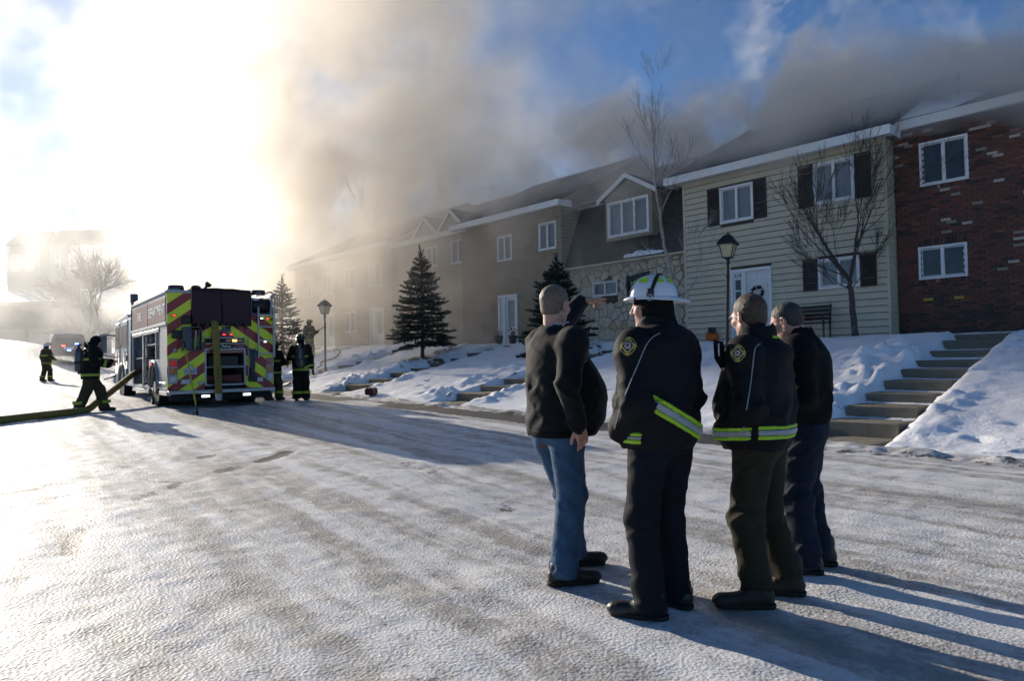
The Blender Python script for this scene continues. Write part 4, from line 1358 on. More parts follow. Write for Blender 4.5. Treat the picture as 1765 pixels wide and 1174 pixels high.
# ------------------------------------------------------------------ spruces
def needle_mat(name, c0, c1):
    m, nt, b = new_mat(name)
    tc = nd(nt, 'ShaderNodeTexCoord')
    n = nd(nt, 'ShaderNodeTexNoise'); n.inputs['Scale'].default_value = 7.0; n.inputs['Detail'].default_value = 4.0
    r = nd(nt, 'ShaderNodeValToRGB')
    r.color_ramp.elements[0].color = (*c0, 1); r.color_ramp.elements[1].color = (*c1, 1)
    r.color_ramp.elements[0].position = .3; r.color_ramp.elements[1].position = .7
    nt.links.new(tc.outputs['Object'], n.inputs['Vector']); nt.links.new(n.outputs[0], r.inputs[0]); nt.links.new(r.outputs[0], b.inputs['Base Color'])
    b.inputs['Roughness'].default_value = .75
    b.inputs['Specular IOR Level'].default_value = .25
    return m
M_NEEDLE = needle_mat('spruce_needles', (.012, .024, .017), (.038, .058, .042))
def spruce(label, loc, H, Rb, seed, clear=.12, density=1.0, group='young spruces on the lawn'):
    rr = np.random.default_rng(seed)
    o = thing('spruce_tree', label, 'tree', loc, float(rr.uniform(0, 6)), group)
    MB().lathe([(.022 * H, -.05), (.017 * H, .05 * H), (.012 * H, .5 * H), (.003 * H, .97 * H)], 10).build('trunk', M_BARK, o, smooth=True)
    br = MB()
    pos, dirs = [], []
    zt = clear * H
    nw = int(19 * density) + 7
    def shoot(p, d, L, r, lvl):
        n = 4
        pts = [p.copy()]
        q, dd = p.copy(), d.normalized()
        for i in range(n):
            dd = (dd + Vector((rr.normal(0, .06), rr.normal(0, .06), rr.normal(0, .04) + .05 * (i - 1)))).normalized()
            q = q + dd * (L / n); pts.append(q.copy())
        br.tube(pts, [r * (1 - .8 * i / n) for i in range(n + 1)], 4, cap=False)
        m = max(4, int(L * 120 * density))
        for i in range(m):
            u = rr.uniform(.12 if lvl else .3, 1.0)
            j = min(int(u * n), n - 1)
            c = pts[j].lerp(pts[j + 1], u * n - j)
            pos.append(c[:]); dirs.append(((pts[j + 1] - pts[j]).normalized())[:])
        if lvl > 0:
            k = max(2, int(L / .11))
            for i in range(k):
                u = .25 + .72 * i / k
                j = min(int(u * n), n - 1)
                c = pts[j].lerp(pts[j + 1], u * n - j)
                b_ = (pts[j + 1] - pts[j]).normalized()
                side = b_.cross(Vector((0, 0, 1))).normalized() * (1 if i % 2 else -1)
                shoot(c, b_ * .75 + side * .75 + Vector((0, 0, rr.uniform(-.12, .2))), L * (1 - u) * .55 + .09, r * .45, lvl - 1)
    for i in range(nw):
        u = i / (nw - 1)
        z = zt + (H * .93 - zt) * u ** .9
        rad = Rb * (1 - u) ** .85 * (0.88 + .24 * rr.random()) + .05
        nb = 8 if u < .7 else 6
        ph = rr.uniform(0, 6.283)
        el = -.18 + .95 * u ** 1.4
        for k in range(nb):
            a = ph + 6.283 * k / nb + rr.normal(0, .15)
            d = Vector((math.cos(a) * math.cos(el), math.sin(a) * math.cos(el), math.sin(el) + rr.normal(0, .06)))
            shoot(Vector((0, 0, z + rr.normal(0, .03))), d, rad * rr.uniform(.8, 1.12), .012 + .008 * (1 - u), 1 if rad > .25 else 0)
    for k in range(3):
        shoot(Vector((0, 0, H * (.9 + .02 * k))), Vector((rr.normal(0, .35), rr.normal(0, .35), 1)), H * .055, .006, 0)
    shoot(Vector((0, 0, H * .9)), Vector((0, 0, 1)), H * .11, .008, 0)
    br.build('branch', M_BARK, o)
    # needles: slim blades fanned round every shoot
    pos = np.array(pos); dirs = np.array(dirs)
    rep = 3
    pos = np.repeat(pos, rep, 0); dirs = np.repeat(dirs, rep, 0)
    N = len(pos)
    v = rr.normal(size=(N, 3)); v -= (v * dirs).sum(1, keepdims=True) * dirs; v /= np.linalg.norm(v, axis=1, keepdims=True) + 1e-9
    nd_ = dirs * .75 + v * .8; nd_ /= np.linalg.norm(nd_, axis=1, keepdims=True)
    s = np.cross(nd_, v); s /= np.linalg.norm(s, axis=1, keepdims=True) + 1e-9
    L = rr.uniform(.04, .075, (N, 1)) * (1 if H < 6 else H / 5); wd = .0065 * (1 if H < 6 else H / 4)
    V = np.stack([pos - s * wd, pos + s * wd, pos + nd_ * L], 1).reshape(-1, 3)
    obj_np('crown', V, np.arange(N * 3).reshape(-1, 3), M_NEEDLE, o, smooth=False)
    return o
for (tw, px, top, lb, Rb, sd) in ((S1_TW, 728, 424, 'dark green young spruce standing on the lawn between the garden steps', 1.15, 2), (S2_TW, 962, 437, 'dark green young spruce partly behind the man pointing', 1.42, 5)):
    p = P(tw[0], tw[1])
    p = at_depth(px, 600, p.y); t_, w_ = TW(p.x, p.y)
    p.z = float(base_z(t_, w_)) - .02
    H = at_depth(px - 4, top, p.y).z - p.z
    spruce(lb, p, H, Rb if sd == 5 else H * .30, sd, clear=.16 if sd == 2 else .04)
p = at_depth(487, 620, 33); p.z = gz(p.x, p.y); spruce('smoke-faded spruce beside the fire engine ladder', p, 4.3, 1.5, 9, clear=.08, density=.8)
p = at_depth(603, 600, 58); p.z = gz(p.x, p.y); spruce('tall faded conifer behind the far end of the house row', p, at_depth(603, 388, 58).z - p.z, 2.6, 12, clear=.1, density=.75, group='far conifers')

# ------------------------------------------------------------------ small things by the doors
M_ORANGE = mat('pumpkin_orange', (0.50, 0.105, 0.012), 0.45, var=0.2, scale=8)
def pumpkin(t, w, r, label, hat):
    z = float(base_z(t, w))
    o = thing('pumpkin', label, 'pumpkin', P(t, w, z - .01), .4, 'pumpkins')
    mb = MB()
    seg, rows = 32, 10
    vs = []
    for i in range(rows + 1):
        f = math.pi * i / rows
        for k_ in range(seg):
            a = 6.283 * k_ / seg
            rr_ = r * math.sin(f) * (1 + .07 * math.cos(a * 8)) + .001
            vs.append((rr_ * math.cos(a), rr_ * math.sin(a), r * .85 - r * .85 * math.cos(f) * (1 - .12 * math.cos(f) ** 6)))
    mb.add(vs, [(i * seg + k_, i * seg + (k_ + 1) % seg, (i + 1) * seg + (k_ + 1) % seg, (i + 1) * seg + k_) for i in range(rows) for k_ in range(seg)])
    mb.build('shell', M_ORANGE, o, smooth=True)
    if hat:
        MB().lathe([(r * .95, r * 1.62), (r * .95, r * 1.68), (r * .62, r * 1.7), (r * .6, r * 2.3), (r * .5, r * 2.34), (.01, r * 2.35)], 18).build('hat', M_BLACK, o)
    else:
        MB().tube([(0, 0, r * 1.6), (.02, 0, r * 1.8), (.05, .01, r * 1.9)], [.03, .022, .018], 6).build('stem', mat('stem', (.12, .1, .05), .9), o)
tp_ = on_bank(1228, .8)
pumpkin(tp_, .8, .20, 'orange pumpkin wearing a black top hat by the clapboard wall', True)
tb = on_bank(1392, .55)
zb_ = float(base_z(tb, .55))
bn = thing('garden_bench', 'dark slatted garden bench against the tan clapboard wall', 'bench', P(tb, .45, zb_), HOUSE_ROT)
M_IRON = mat('bench_wood', (.035, .026, .02), .7, var=.3)
for i in range(4): MB().box(-.6, .6, -.36 + .11 * i, -.27 + .11 * i, .42, .45).build('seat_slat', M_IRON, bn, bevel=.006)
for i in range(4): MB().box(-.6, .6, .06 + .02 * i, .085 + .02 * i, .52 + .11 * i, .60 + .11 * i).build('back_slat', M_IRON, bn, bevel=.006)
for sx in (-.58, .54):
    MB().box(sx, sx + .04, -.36, -.32, 0, .62).build('leg', M_BLACK, bn); MB().box(sx, sx + .04, .05, .09, 0, .52).build('leg', M_BLACK, bn)
    MB().tube([(sx + .02, .07, .5), (sx + .02, .16, .98)], .018, 6).build('back_post', M_BLACK, bn)
    MB().box(sx, sx + .04, -.37, .1, .62, .655).build('arm_rest', M_BLACK, bn)
pb = bn.matrix_basis @ Vector((-.25, -.15, .45))
o = thing('pumpkin', 'orange pumpkin sitting on the garden bench', 'pumpkin', pb, .2, 'pumpkins')
for ch in [x for x in bpy.data.objects if x.parent and x.parent.name == 'pumpkin' and x.name.startswith('shell')]:
    c = ch.copy(); COL.objects.link(c); c.parent = o
MB().tube([(0, 0, .3), (.02, 0, .36)], [.03, .02], 6).build('stem', mat('stem', (.12, .1, .05), .9), o)
def pot(px, w, label, flowers, seed):
    t_ = on_bank(px, w)
    z = float(base_z(t_, w))
    o = thing('flower_pot', label, 'flower pot', P(t_, w, z), 0, 'flower pots by the tan brick door')
    MB().lathe([(.13, 0), (.17, .3), (.19, .31), (.19, .36), (.165, .36), (.15, .3), (.01, .3)], 16).build('pot', mat('dark_pot', (.05, .048, .045), .7), o)
    rr = random.Random(seed)
    for nm, m_, n_, r_ in ((('stalks', mat('dry_stalk', (.12, .1, .05), .9), 26, .012),) + ((('blossom', mat('pink_blossom', (.45, .04, .06), .7, var=.6, scale=30), 22, .035),) if flowers else ())):
        mb = MB()
        for i in range(n_):
            a, q = rr.uniform(0, 6.28), rr.uniform(0, .17)
            tip = Vector((q * 1.3 * math.cos(a), q * 1.3 * math.sin(a), .36 + rr.uniform(.08, .3)))
            if nm == 'stalks': mb.tube([(q * .5 * math.cos(a), q * .5 * math.sin(a), .3), tip], [.008, .004], 4)
            else: mb.lathe([(.003, -.02), (r_, 0), (r_ * .7, .02), (.003, .03)], 6, tip[:])
        mb.build(nm, m_, o)
pot(860, .7, 'dark planter with dry stalks left of the tan brick door', False, 3)
pot(884, .75, 'dark planter with red and pink flowers beside the tan brick door', True, 4)

# ------------------------------------------------------------------ hoses and dropped bag on the lawn
M_HOSE_Y = mat('yellow_hose', (0.20, 0.155, 0.035), 0.85, var=0.2, scale=14, bump=0.3, bscale=120)
M_HOSE_G = mat('tan_hose', (0.16, 0.135, 0.085), 0.85, var=0.2, scale=14, bump=0.3, bscale=120)
def smooth_path(pts, n=8):
    out = []
    for i in range(len(pts) - 1):
        p0, p1, p2, p3 = (Vector(pts[max(0, min(len(pts) - 1, j))]) for j in (i - 1, i, i + 1, i + 2))
        for k_ in range(n):
            u = k_ / n
            out.append(.5 * ((2 * p1) + (p2 - p0) * u + (2 * p0 - 5 * p1 + 4 * p2 - p3) * u * u + (3 * p1 - p0 - 3 * p2 + p3) * u ** 3))
    out.append(Vector(pts[-1]))
    return out
def lawn_hose(label, tw, r, m):
    pts = smooth_path([P(a, b, float(base_z(a, b)) + r * .9 + .03) for a, b in tw], 10)
    for p in pts:
        t_, w_ = TW(p.x, p.y); p.z = float(base_z(t_, w_)) + r * .9 + .02
    tag(MB().tube(pts, r, 10).build('fire_hose', m, None, smooth=True), label, 'hose', 'attack hoses over the lawn')
lawn_hose('tan attack hose curling over the lawn beside the lamp post', [(14.5, 12.0), (16.5, 9.6), (18.5, 8.0), (20.2, 6.2), (21.5, 5.4), (21.8, 4.6), (24, 3.2), (27, 2.0)], .035, M_HOSE_G)
lawn_hose('tan attack hose running up the bank behind the fire engine', [(16, 12.4), (19, 9.2), (22, 8.6), (25, 7.0), (27, 4.0), (28, 2.2)], .035, M_HOSE_G)
lawn_hose('tan attack hose lying across the far lawn towards the smoke', [(17.5, 12.2), (21, 9.8), (25, 8.8), (29, 7.0), (31, 3.2)], .035, M_HOSE_G)
p = at_depth(640, 676, 20.6); t_, w_ = TW(p.x, p.y)
b_ = thing('gear_bag', 'dark red gear bag dropped in the snow by the gutter', 'bag', P(t_, w_, float(base_z(t_, w_)) + .01), ROW_ROT + 2.4)
MB().box(-.34, .34, -.13, .13, 0, .2, .07).build('bag_body', mat('dark_red_canvas', (.075, .012, .014), .8, var=.3), b_, smooth=False)
MB().tube([(-.2, -.1, .17), (-.15, -.02, .27), (.15, -.02, .27), (.2, -.1, .17)], .015, 6).build('strap', M_BLACK, b_)
MB().box(.2, .30, -.136, .136, .02, .205, .05).build('end_band', mat('pale_web', (.35, .33, .3), .8), b_)

# ------------------------------------------------------------------ background: garage, houses and trees on the hill
M_FARW = mat('far_siding', (.22, .21, .20), .8, var=.1)
M_FARW2 = mat('far_siding_dark', (.12, .115, .11), .8, var=.1)
def far_house(label, px0, px1, top, base, Z, m, deep=9.0, gable=True, snow=False, win=((.15, .35, .45, .8), (.6, .8, .45, .8))):
    a, b = at_depth(px0, base, Z), at_depth(px1, base, Z)
    g = min(gz(a.x, a.y), gz(b.x, b.y))
    L = (b - a).length
    zt = at_depth(px0, top, Z).z
    h = thing('house', label, 'house', (a.x, a.y, g), math.atan2(b.y - a.y, b.x - a.x), 'houses on the hill')
    H = zt - g
    he = H * (.72 if gable else .9)
    MB().box(0, L, 0, deep, -1.5, he).build('wall', m, h)
    r_ = MB()
    if gable:
        r_.prism([(-.5, he - .1), (deep + .5, he - .1), (deep * .5, H)], L + .6, 'x', -.3)
    else:
        r_.prism([(-.6, he), (deep + .5, he), (deep + .5, H * .97), (-.6, H)], L + .8, 'x', -.4)
    r_.build('roof', M_SNOW if snow else M_ROOF, h)
    for x0, x1, z0, z1 in win:
        w_ = MB().box(L * x0, L * x1, -.06, .03, he * z0, he * z1).build('window', M_WHITE, h)
        MB().box(L * x0 + .12, L * x1 - .12, -.075, -.06, he * z0 + .12, he * z1 - .12).build('pane', M_GLASS, w_)
    return h
far_house('pale flat-fronted house on the hill nearest the bright haze', 12, 70, 393, 440, 165, M_FARW)
far_house('wide pale house on the hill beside the gap in the haze', 84, 186, 391, 440, 165, M_FARW, win=((.1, .2, .45, .8), (.35, .45, .45, .8), (.7, .85, .45, .8)))
gr = far_house('low grey garage behind the snow bank at the road end', -60, 92, 523, 596, 62, M_FARW2, gable=False, snow=False, win=())
for i in range(3):
    L = 7.6
    d_ = MB().box(.5 + i * 2.6, 2.7 + i * 2.6, -.05, .02, 0.1, 2.3).build('garage_door', M_FARW, gr)
    for j in range(3): MB().box(.5 + i * 2.6, 2.7 + i * 2.6, -.07, -.052, .15 + j * .55, .62 + j * .55).build('door_panel', M_FARW, d_)
for i, (px, top, Z, lb) in enumerate([(228, 402, 170, 'small round conifer on the hill crest next to the wide house'), (286, 388, 160, 'tallest bushy conifer on the hazy hill crest'), (327, 396, 165, 'narrow conifer on the hill crest')]):
    p = at_depth(px, 420, Z); p.z = gz(p.x, p.y) - .5
    spruce(lb, p, max(6.0, at_depth(px, top, Z).z - p.z), (2.2, 3.0, 1.6)[i], 40 + i, clear=.05, density=.45, group='conifers on the hill')

# ------------------------------------------------------------------ people
def cloth(name, col, rough=.85, var=.2, bump=.25, bscale=9.0, weave=260.0, spec=.25, sheen=0.0):
    m, nt, b = new_mat(name)
    E.tree = nt
    tc = nd(nt, 'ShaderNodeTexCoord')
    n = E.noise(tc.outputs['Object'], 11.0, 5.0, .6)
    r = nd(nt, 'ShaderNodeValToRGB')
    r.color_ramp.elements[0].position = .3; r.color_ramp.elements[1].position = .72
    r.color_ramp.elements[0].color = (*[c * (1 - var) for c in col], 1); r.color_ramp.elements[1].color = (*[c * (1 + var) for c in col], 1)
    nt.links.new(n.s, r.inputs[0]); nt.links.new(r.outputs[0], b.inputs['Base Color'])
    b.inputs['Roughness'].default_value = rough
    b.inputs['Specular IOR Level'].default_value = spec
    b.inputs['Sheen Weight'].default_value = sheen
    h = E.noise(tc.outputs['Object'], bscale, 3.0, .5) * 1.0 + E.noise(tc.outputs['Object'], weave, 1.0, .5) * .05
    bp = nd(nt, 'ShaderNodeBump'); bp.inputs['Strength'].default_value = bump; bp.inputs['Distance'].default_value = .05
    nt.links.new(h.s, bp.inputs['Height']); nt.links.new(bp.outputs[0], b.inputs['Normal'])
    return m
def skin_mat():
    m, nt, b = new_mat('skin')
    E.tree = nt
    tc = nd(nt, 'ShaderNodeTexCoord')
    n = E.noise(tc.outputs['Object'], 30.0, 4.0, .6)
    r = nd(nt, 'ShaderNodeValToRGB')
    r.color_ramp.elements[0].color = (.40, .20, .145, 1); r.color_ramp.elements[1].color = (.56, .325, .245, 1)
    r.color_ramp.elements[0].position = .3; r.color_ramp.elements[1].position = .7
    nt.links.new(n.s, r.inputs[0]); nt.links.new(r.outputs[0], b.inputs['Base Color'])
    b.inputs['Roughness'].default_value = .5
    b.inputs['Subsurface Weight'].default_value = .12
    b.inputs['Subsurface Radius'].default_value = (.012, .005, .003)
    return m
M_SKIN = skin_mat()
M_FLEECE = cloth('black_fleece', (.0060, .0062, .0075), sheen=.06, bump=.12)
M_PARKA = cloth('black_parka', (.0060, .0066, .0090), rough=.75, spec=.2, bump=.12)
M_PARKA2 = cloth('black_jacket_plain', (.0058, .0060, .0072), rough=.85, spec=.15, bump=.12)
M_JEANS = cloth('blue_jeans', (.040, .085, .150), bump=.16, var=.3)
M_NAVY = cloth('navy_trousers', (.0042, .0054, .0100), bump=.16)
M_OLIVE = cloth('olive_trousers', (.024, .021, .012), bump=.2, var=.25)
M_DJEANS = cloth('dark_jeans', (.008, .0135, .028), bump=.16)
M_BOOT = cloth('brown_boot', (.022, .016, .011), rough=.6, bump=.2, bscale=30, spec=.4)
M_SHOEBR = cloth('dark_brown_shoe', (.020, .014, .010), rough=.5, bump=.15, bscale=30, spec=.45)
M_SHOEBK = cloth('black_shoe', (.010, .010, .011), rough=.45, bump=.15, bscale=30, spec=.5)
M_SOLE = mat('rubber_sole', (.014, .013, .012), .8, var=.2)
M_LIME = mat('lime_reflective', (.36, .62, .03), .5, var=.06, scale=20, spec=.3)
M_SILVER = mat('silver_reflective', (.32, .33, .35), .4, var=.1, scale=20, spec=.5)
M_PIPING = mat('reflective_piping', (.30, .30, .32), .45, var=.05)
def hair_mat(name, c0, c1):
    m, nt, b = new_mat(name)
    tc = nd(nt, 'ShaderNodeTexCoord')
    mp = nd(nt, 'ShaderNodeMapping'); mp.inputs['Scale'].default_value = (240, 240, 50)
    n = nd(nt, 'ShaderNodeTexNoise'); n.inputs['Scale'].default_value = 1.0; n.inputs['Detail'].default_value = 2.0
    r = nd(nt, 'ShaderNodeValToRGB'); r.color_ramp.elements[0].color = (*c0, 1); r.color_ramp.elements[1].color = (*c1, 1)
    r.color_ramp.elements[0].position = .35; r.color_ramp.elements[1].position = .65
    nt.links.new(tc.outputs['Object'], mp.inputs[0]); nt.links.new(mp.outputs[0], n.inputs['Vector']); nt.links.new(n.outputs[0], r.inputs[0]); nt.links.new(r.outputs[0], b.inputs['Base Color'])
    bp = nd(nt, 'ShaderNodeBump'); bp.inputs['Strength'].default_value = .6; bp.inputs['Distance'].default_value = .006
    nt.links.new(n.outputs[0], bp.inputs['Height']); nt.links.new(bp.outputs[0], b.inputs['Normal'])
    b.inputs['Roughness'].default_value = .6
    return m
def rotm(yaw=0.0, pitch=0.0, tilt=0.0):
    return (Matrix.Rotation(yaw, 3, 'Z') @ Matrix.Rotation(pitch, 3, 'X') @ Matrix.Rotation(tilt, 3, 'Y'))
def fold(g, amp, fx, fz, seed, band=None):
    """cloth folds: stretched ridged noise on the skin of a field; band = list of (z, spread, gain) where cloth bunches"""
    near = np.argwhere(np.abs(g.d) < amp * 2.5 + g.h * 1.5)
    if len(near) == 0: return g
    p = g.lo + near * g.h
    x, y, z = p.T
    gain = np.full(len(z), .55)
    for zz, sp, gn in (band or ()): gain = gain + gn * np.exp(-((z - zz) / sp) ** 2)
    q = .55 * z + .3 * (x + y)
    n = vnoise(x * fx * .55, y * fx * .55, q * fz * 1.5, seed) + .35 * vnoise(x * fx * 1.3, y * fx * 1.3, (z - .8 * x) * fz * 1.1, seed=seed + 5)
    rid = np.clip(1 - 2.2 * np.abs(n), -.6, 1)
    g.d[tuple(near.T)] -= amp * gain * rid * .7
    return g
def samp(g, p):
    q = (np.asarray(p) - g.lo) / g.h
    i = np.clip(np.floor(q).astype(int), 0, g.n - 2); f = np.clip(q - i, 0, 1)
    c = g.d[i[0]:i[0] + 2, i[1]:i[1] + 2, i[2]:i[2] + 2]
    c = c[0] * (1 - f[0]) + c[1] * f[0]; c = c[0] * (1 - f[1]) + c[1] * f[1]
    return c[0] * (1 - f[2]) + c[1] * f[2]
def gradf(g, p, e=.012):
    v = np.array([samp(g, p + np.eye(3)[i] * e) - samp(g, p - np.eye(3)[i] * e) for i in range(3)])
    return v / (np.linalg.norm(v) + 1e-9)
def snap(g, p, off=.003):
    p = np.array(p, float)
    for _ in range(8):
        p = p - gradf(g, p) * (samp(g, p) - off)
    return p
def slide(g, o, d, off=.003, far=.6):
    """first hit of a ray o + s*d on the field"""
    o, d = np.array(o, float), np.array(d, float); d /= np.linalg.norm(d)
    s = 0.0
    while s < far:
        v = samp(g, o + d * s)
        if v < .004: break
        s += max(.004, v * .6)
    return snap(g, o + d * s, off)
def decal(name, g, c, up, rx, ry, m, parent, off=.004, n=18, shape=None):
    """thin patch wrapped on a field round point c"""
    nrm = gradf(g, c); up = np.array(up, float); up = up - nrm * (up @ nrm); up /= np.linalg.norm(up); rt = np.cross(up, nrm)
    V, Fq = [], []
    rings = 4
    for i in range(rings + 1):
        for k in range(n):
            a = 2 * math.pi * k / n
            rr_ = (shape(a) if shape else 1.0) * i / rings
            V.append(snap(g, c + rt * rx * rr_ * math.cos(a) + up * ry * rr_ * math.sin(a), off))
    for i in range(rings):
        for k in range(n):
            Fq.append((i * n + k, (i + 1) * n + k, (i + 1) * n + (k + 1) % n, i * n + (k + 1) % n))
    return obj_np(name, np.array(V), np.array(Fq), m, parent, True)
def band_obj(name, g, nrm, c, half, off, m, parent, lim=None):
    b = g.copy()
    X, Y, Z = b.grid()
    nrm = np.array(nrm, float); nrm /= np.linalg.norm(nrm)
    b.d = np.maximum(np.maximum(b.d - off, -(b.d + .012)), np.abs(nrm[0] * X + nrm[1] * Y + nrm[2] * Z - c) - half)
    if lim:
        for n_, c_ in lim: b.d = np.maximum(b.d, n_[0] * X + n_[1] * Y + n_[2] * Z - c_)
    return b.obj(name, m, parent)
def hand(g, Wp, d, n, side, curl=(.25, .3, .35, .4), thumb=.5, spread=.06, sc=1.0):
    """palm, four jointed fingers and a thumb; n = palm normal, side = +1 / -1 picks the thumb side"""
    Wp = Vector(Wp); d = Vector(d).normalized(); n = Vector(n); n = (n - d * n.dot(d)).normalized(); s = d.cross(n) * side
    M3 = Matrix((s, n, d)).transposed()
    g.rbox(Wp + d * .048 * sc, (.040 * sc, .0145 * sc, .050 * sc), .013 * sc, .012, rot=M3)
    g.cone(Wp - d * .03, Wp + d * .02, .027 * sc, .026 * sc, .015)
    for i, (o, L) in enumerate(((.029, .078), (.010, .088), (-.010, .082), (-.028, .064))):
        p = Wp + d * .092 * sc + s * o * sc
        a = 0.0
        dd0 = (d + s * spread * (1.2 - .8 * i)).normalized()
        for k, f in enumerate((.45, .32, .23)):
            a += curl[i] * (1.0, 1.15, .8)[k]
            q = p + (dd0 * math.cos(a) + n * math.sin(a)) * L * f * sc * 1.02
            g.cone(p, q, (.0098 - .0008 * k) * sc, (.0090 - .0009 * k) * sc, .003)
            p = q
    p = Wp + d * .022 * sc + s * .034 * sc
    q = p + (d * .55 + s * thumb + n * .25).normalized() * .048 * sc
    g.cone(p, q, .0155 * sc, .0115 * sc, .010)
    g.cone(q, q + (d * .85 + s * thumb * .35 + n * .3).normalized() * .034 * sc, .0112 * sc, .0092 * sc, .003)
def head(g, C, Rm, sc=1.0, ears=True, face=1.0):
    """skull, jaw, brow, nose, lips, eyes, ears"""
    C = Vector(C)
    def T(x, y, z): return C + Rm @ Vector((x, y, z)) * sc
    def rr_(*r): return [q * sc for q in r]
    g.ell(T(0, -.014, .034), rr_(.076, .098, .086), .02, rot=Rm)
    g.ell(T(0, .026, -.034), rr_(.062, .070, .086), .035, rot=Rm)
    for s in (-1, 1): g.cone(T(.050 * s, -.002, -.058), T(.014 * s, .064, -.100), .026 * sc, .022 * sc, .03)
    g.ell(T(0, .070, -.104), rr_(.026, .022, .020), .02, rot=Rm)
    for s in (-1, 1): g.ell(T(.040 * s, .062, -.022), rr_(.028, .030, .026), .02, rot=Rm)
    g.cone(T(-.034, .081, .022), T(.034, .081, .022), .0135 * sc, .0135 * sc, .014)
    for s in (-1, 1):
        g.ell(T(.033 * s, .101, .004), rr_(.018, .017, .012), .010, 'sub', rot=Rm)
        g.ell(T(.032 * s, .079, .004), rr_(.0125, .0125, .0115), .004, rot=Rm)
    g.cone(T(0, .088, .014), T(0, .112, -.026), .0085 * sc, .0125 * sc, .012)
    for s in (-1, 1): g.ell(T(.012 * s, .100, -.031), rr_(.0105, .012, .009), .008, rot=Rm)
    g.cone(T(-.018, .089, -.059), T(.018, .089, -.059), .0075 * sc, .0075 * sc, .008)
    g.cone(T(-.016, .087, -.072), T(.016, .087, -.072), .0085 * sc, .0085 * sc, .008)
    g.cone(T(-.022, .093, -.0655), T(.022, .093, -.0655), .002 * sc, .002 * sc, .004, 'sub')
    if ears:
        for s in (-1, 1):
            E3 = Rm @ Matrix.Rotation(.35 * s, 3, 'Z') @ Matrix.Rotation(-.15, 3, 'X')
            g.ell(T(.080 * s, -.008, -.004), rr_(.011, .020, .033), .006, rot=E3)
            g.ell(T(.090 * s, -.004, .002), rr_(.006, .011, .020), .004, 'sub', rot=E3)
    return T
def hair_obj(parent, C, Rm, m, sc=1.0, thick=.007, line=((-.12, -.075), (-.03, -.055), (.0, -.01), (.022, -.02), (.036, .03), (.062, .060), (.085, .082)), bald=0.0):
    C = Vector(C)
    h = .0042
    g = SDF(C - Vector((.14, .14, .14)), C + Vector((.14, .14, .16)), h)
    def T(x, y, z): return C + Rm @ Vector((x, y, z)) * sc
    g.ell(T(0, -.014, .034), [(.076 + thick) * sc, (.098 + thick) * sc, (.086 + thick) * sc], 0, rot=Rm)
    g.ell(T(0, -.035, -.035), [(.062 + thick) * sc, (.058 + thick) * sc, .060 * sc], .03, rot=Rm)
    X, Y, Z = g.grid()
    iR = np.array(Rm.transposed())
    lx = iR[0, 0] * (X - C[0]) + iR[0, 1] * (Y - C[1]) + iR[0, 2] * (Z - C[2])
    ly = (iR[1, 0] * (X - C[0]) + iR[1, 1] * (Y - C[1]) + iR[1, 2] * (Z - C[2])) / sc
    lz = (iR[2, 0] * (X - C[0]) + iR[2, 1] * (Y - C[1]) + iR[2, 2] * (Z - C[2])) / sc
    cut = np.interp(ly, [q[0] for q in line], [q[1] for q in line])
    g.d = g.d + thick * .95 * np.exp(-np.clip(lz - cut, 0, 1) / .016)
    g.d = np.maximum(g.d, (cut - lz) * .6)
    near = np.abs(g.d) < .012
    pp = g.lo + np.argwhere(near) * h
    g.d[near] += .0012 * fbm(pp[:, 0] * 90, pp[:, 1] * 90, pp[:, 2] * 55, 2, 6)
    if bald:
        g.d = np.maximum(g.d, bald - np.sqrt((lx / sc) ** 2 + (ly - .02) ** 2 * .7 + (lz - .135) ** 2))
    return g.obj('hair', m, parent)
def shoe(parent, x, y, yaw, m, L=.30, boot=.11, z=0.0):
    """shoe or boot with its sole, heel at the back, toe along +y turned by yaw"""
    Rm = rotm(yaw)
    C = Vector((x, y, z))
    def T(a, b, c): return C + Rm @ Vector((a, b, c))
    h = .0065
    k = L / .30
    g = SDF(C - Vector((.24, .24, .02)), C + Vector((.24, .24, .26)), h)
    g.cone(T(0, -.075 * k, .055), T(0, .02 * k, .052), .043, .046, .02)
    g.cone(T(0, .02 * k, .050), T(.006, .165 * k, .036), .046, .037, .03)
    g.ell(T(.004, .145 * k, .040), (.045, .07, .036), .02, rot=Rm)
    g.cone(T(0, -.055 * k, .07), T(0, -.055 * k, .07 + boot), .050, .052, .03)
    g.cone(T(0, .02 * k, .075), T(0, -.03 * k, .05 + boot), .036, .045, .03)
    g.cut((0, 0, -1), -.020 - z)
    fold(g, .004, 30, 45, 3)
    o = g.obj('shoe', m, parent)
    s = SDF(C - Vector((.22, .22, .02)), C + Vector((.22, .22, .06)), h)
    s.cone(T(0, -.078 * k, .02), T(0, .03 * k, .02), .047, .044, .02); s.cone(T(0, .03 * k, .02), T(.006, .155 * k, .02), .044, .046, .03)
    s.cut((0, 0, 1), .026 + z); s.cut((0, 0, -1), .0 - z)
    s.obj('sole', M_SOLE, o)
    return o

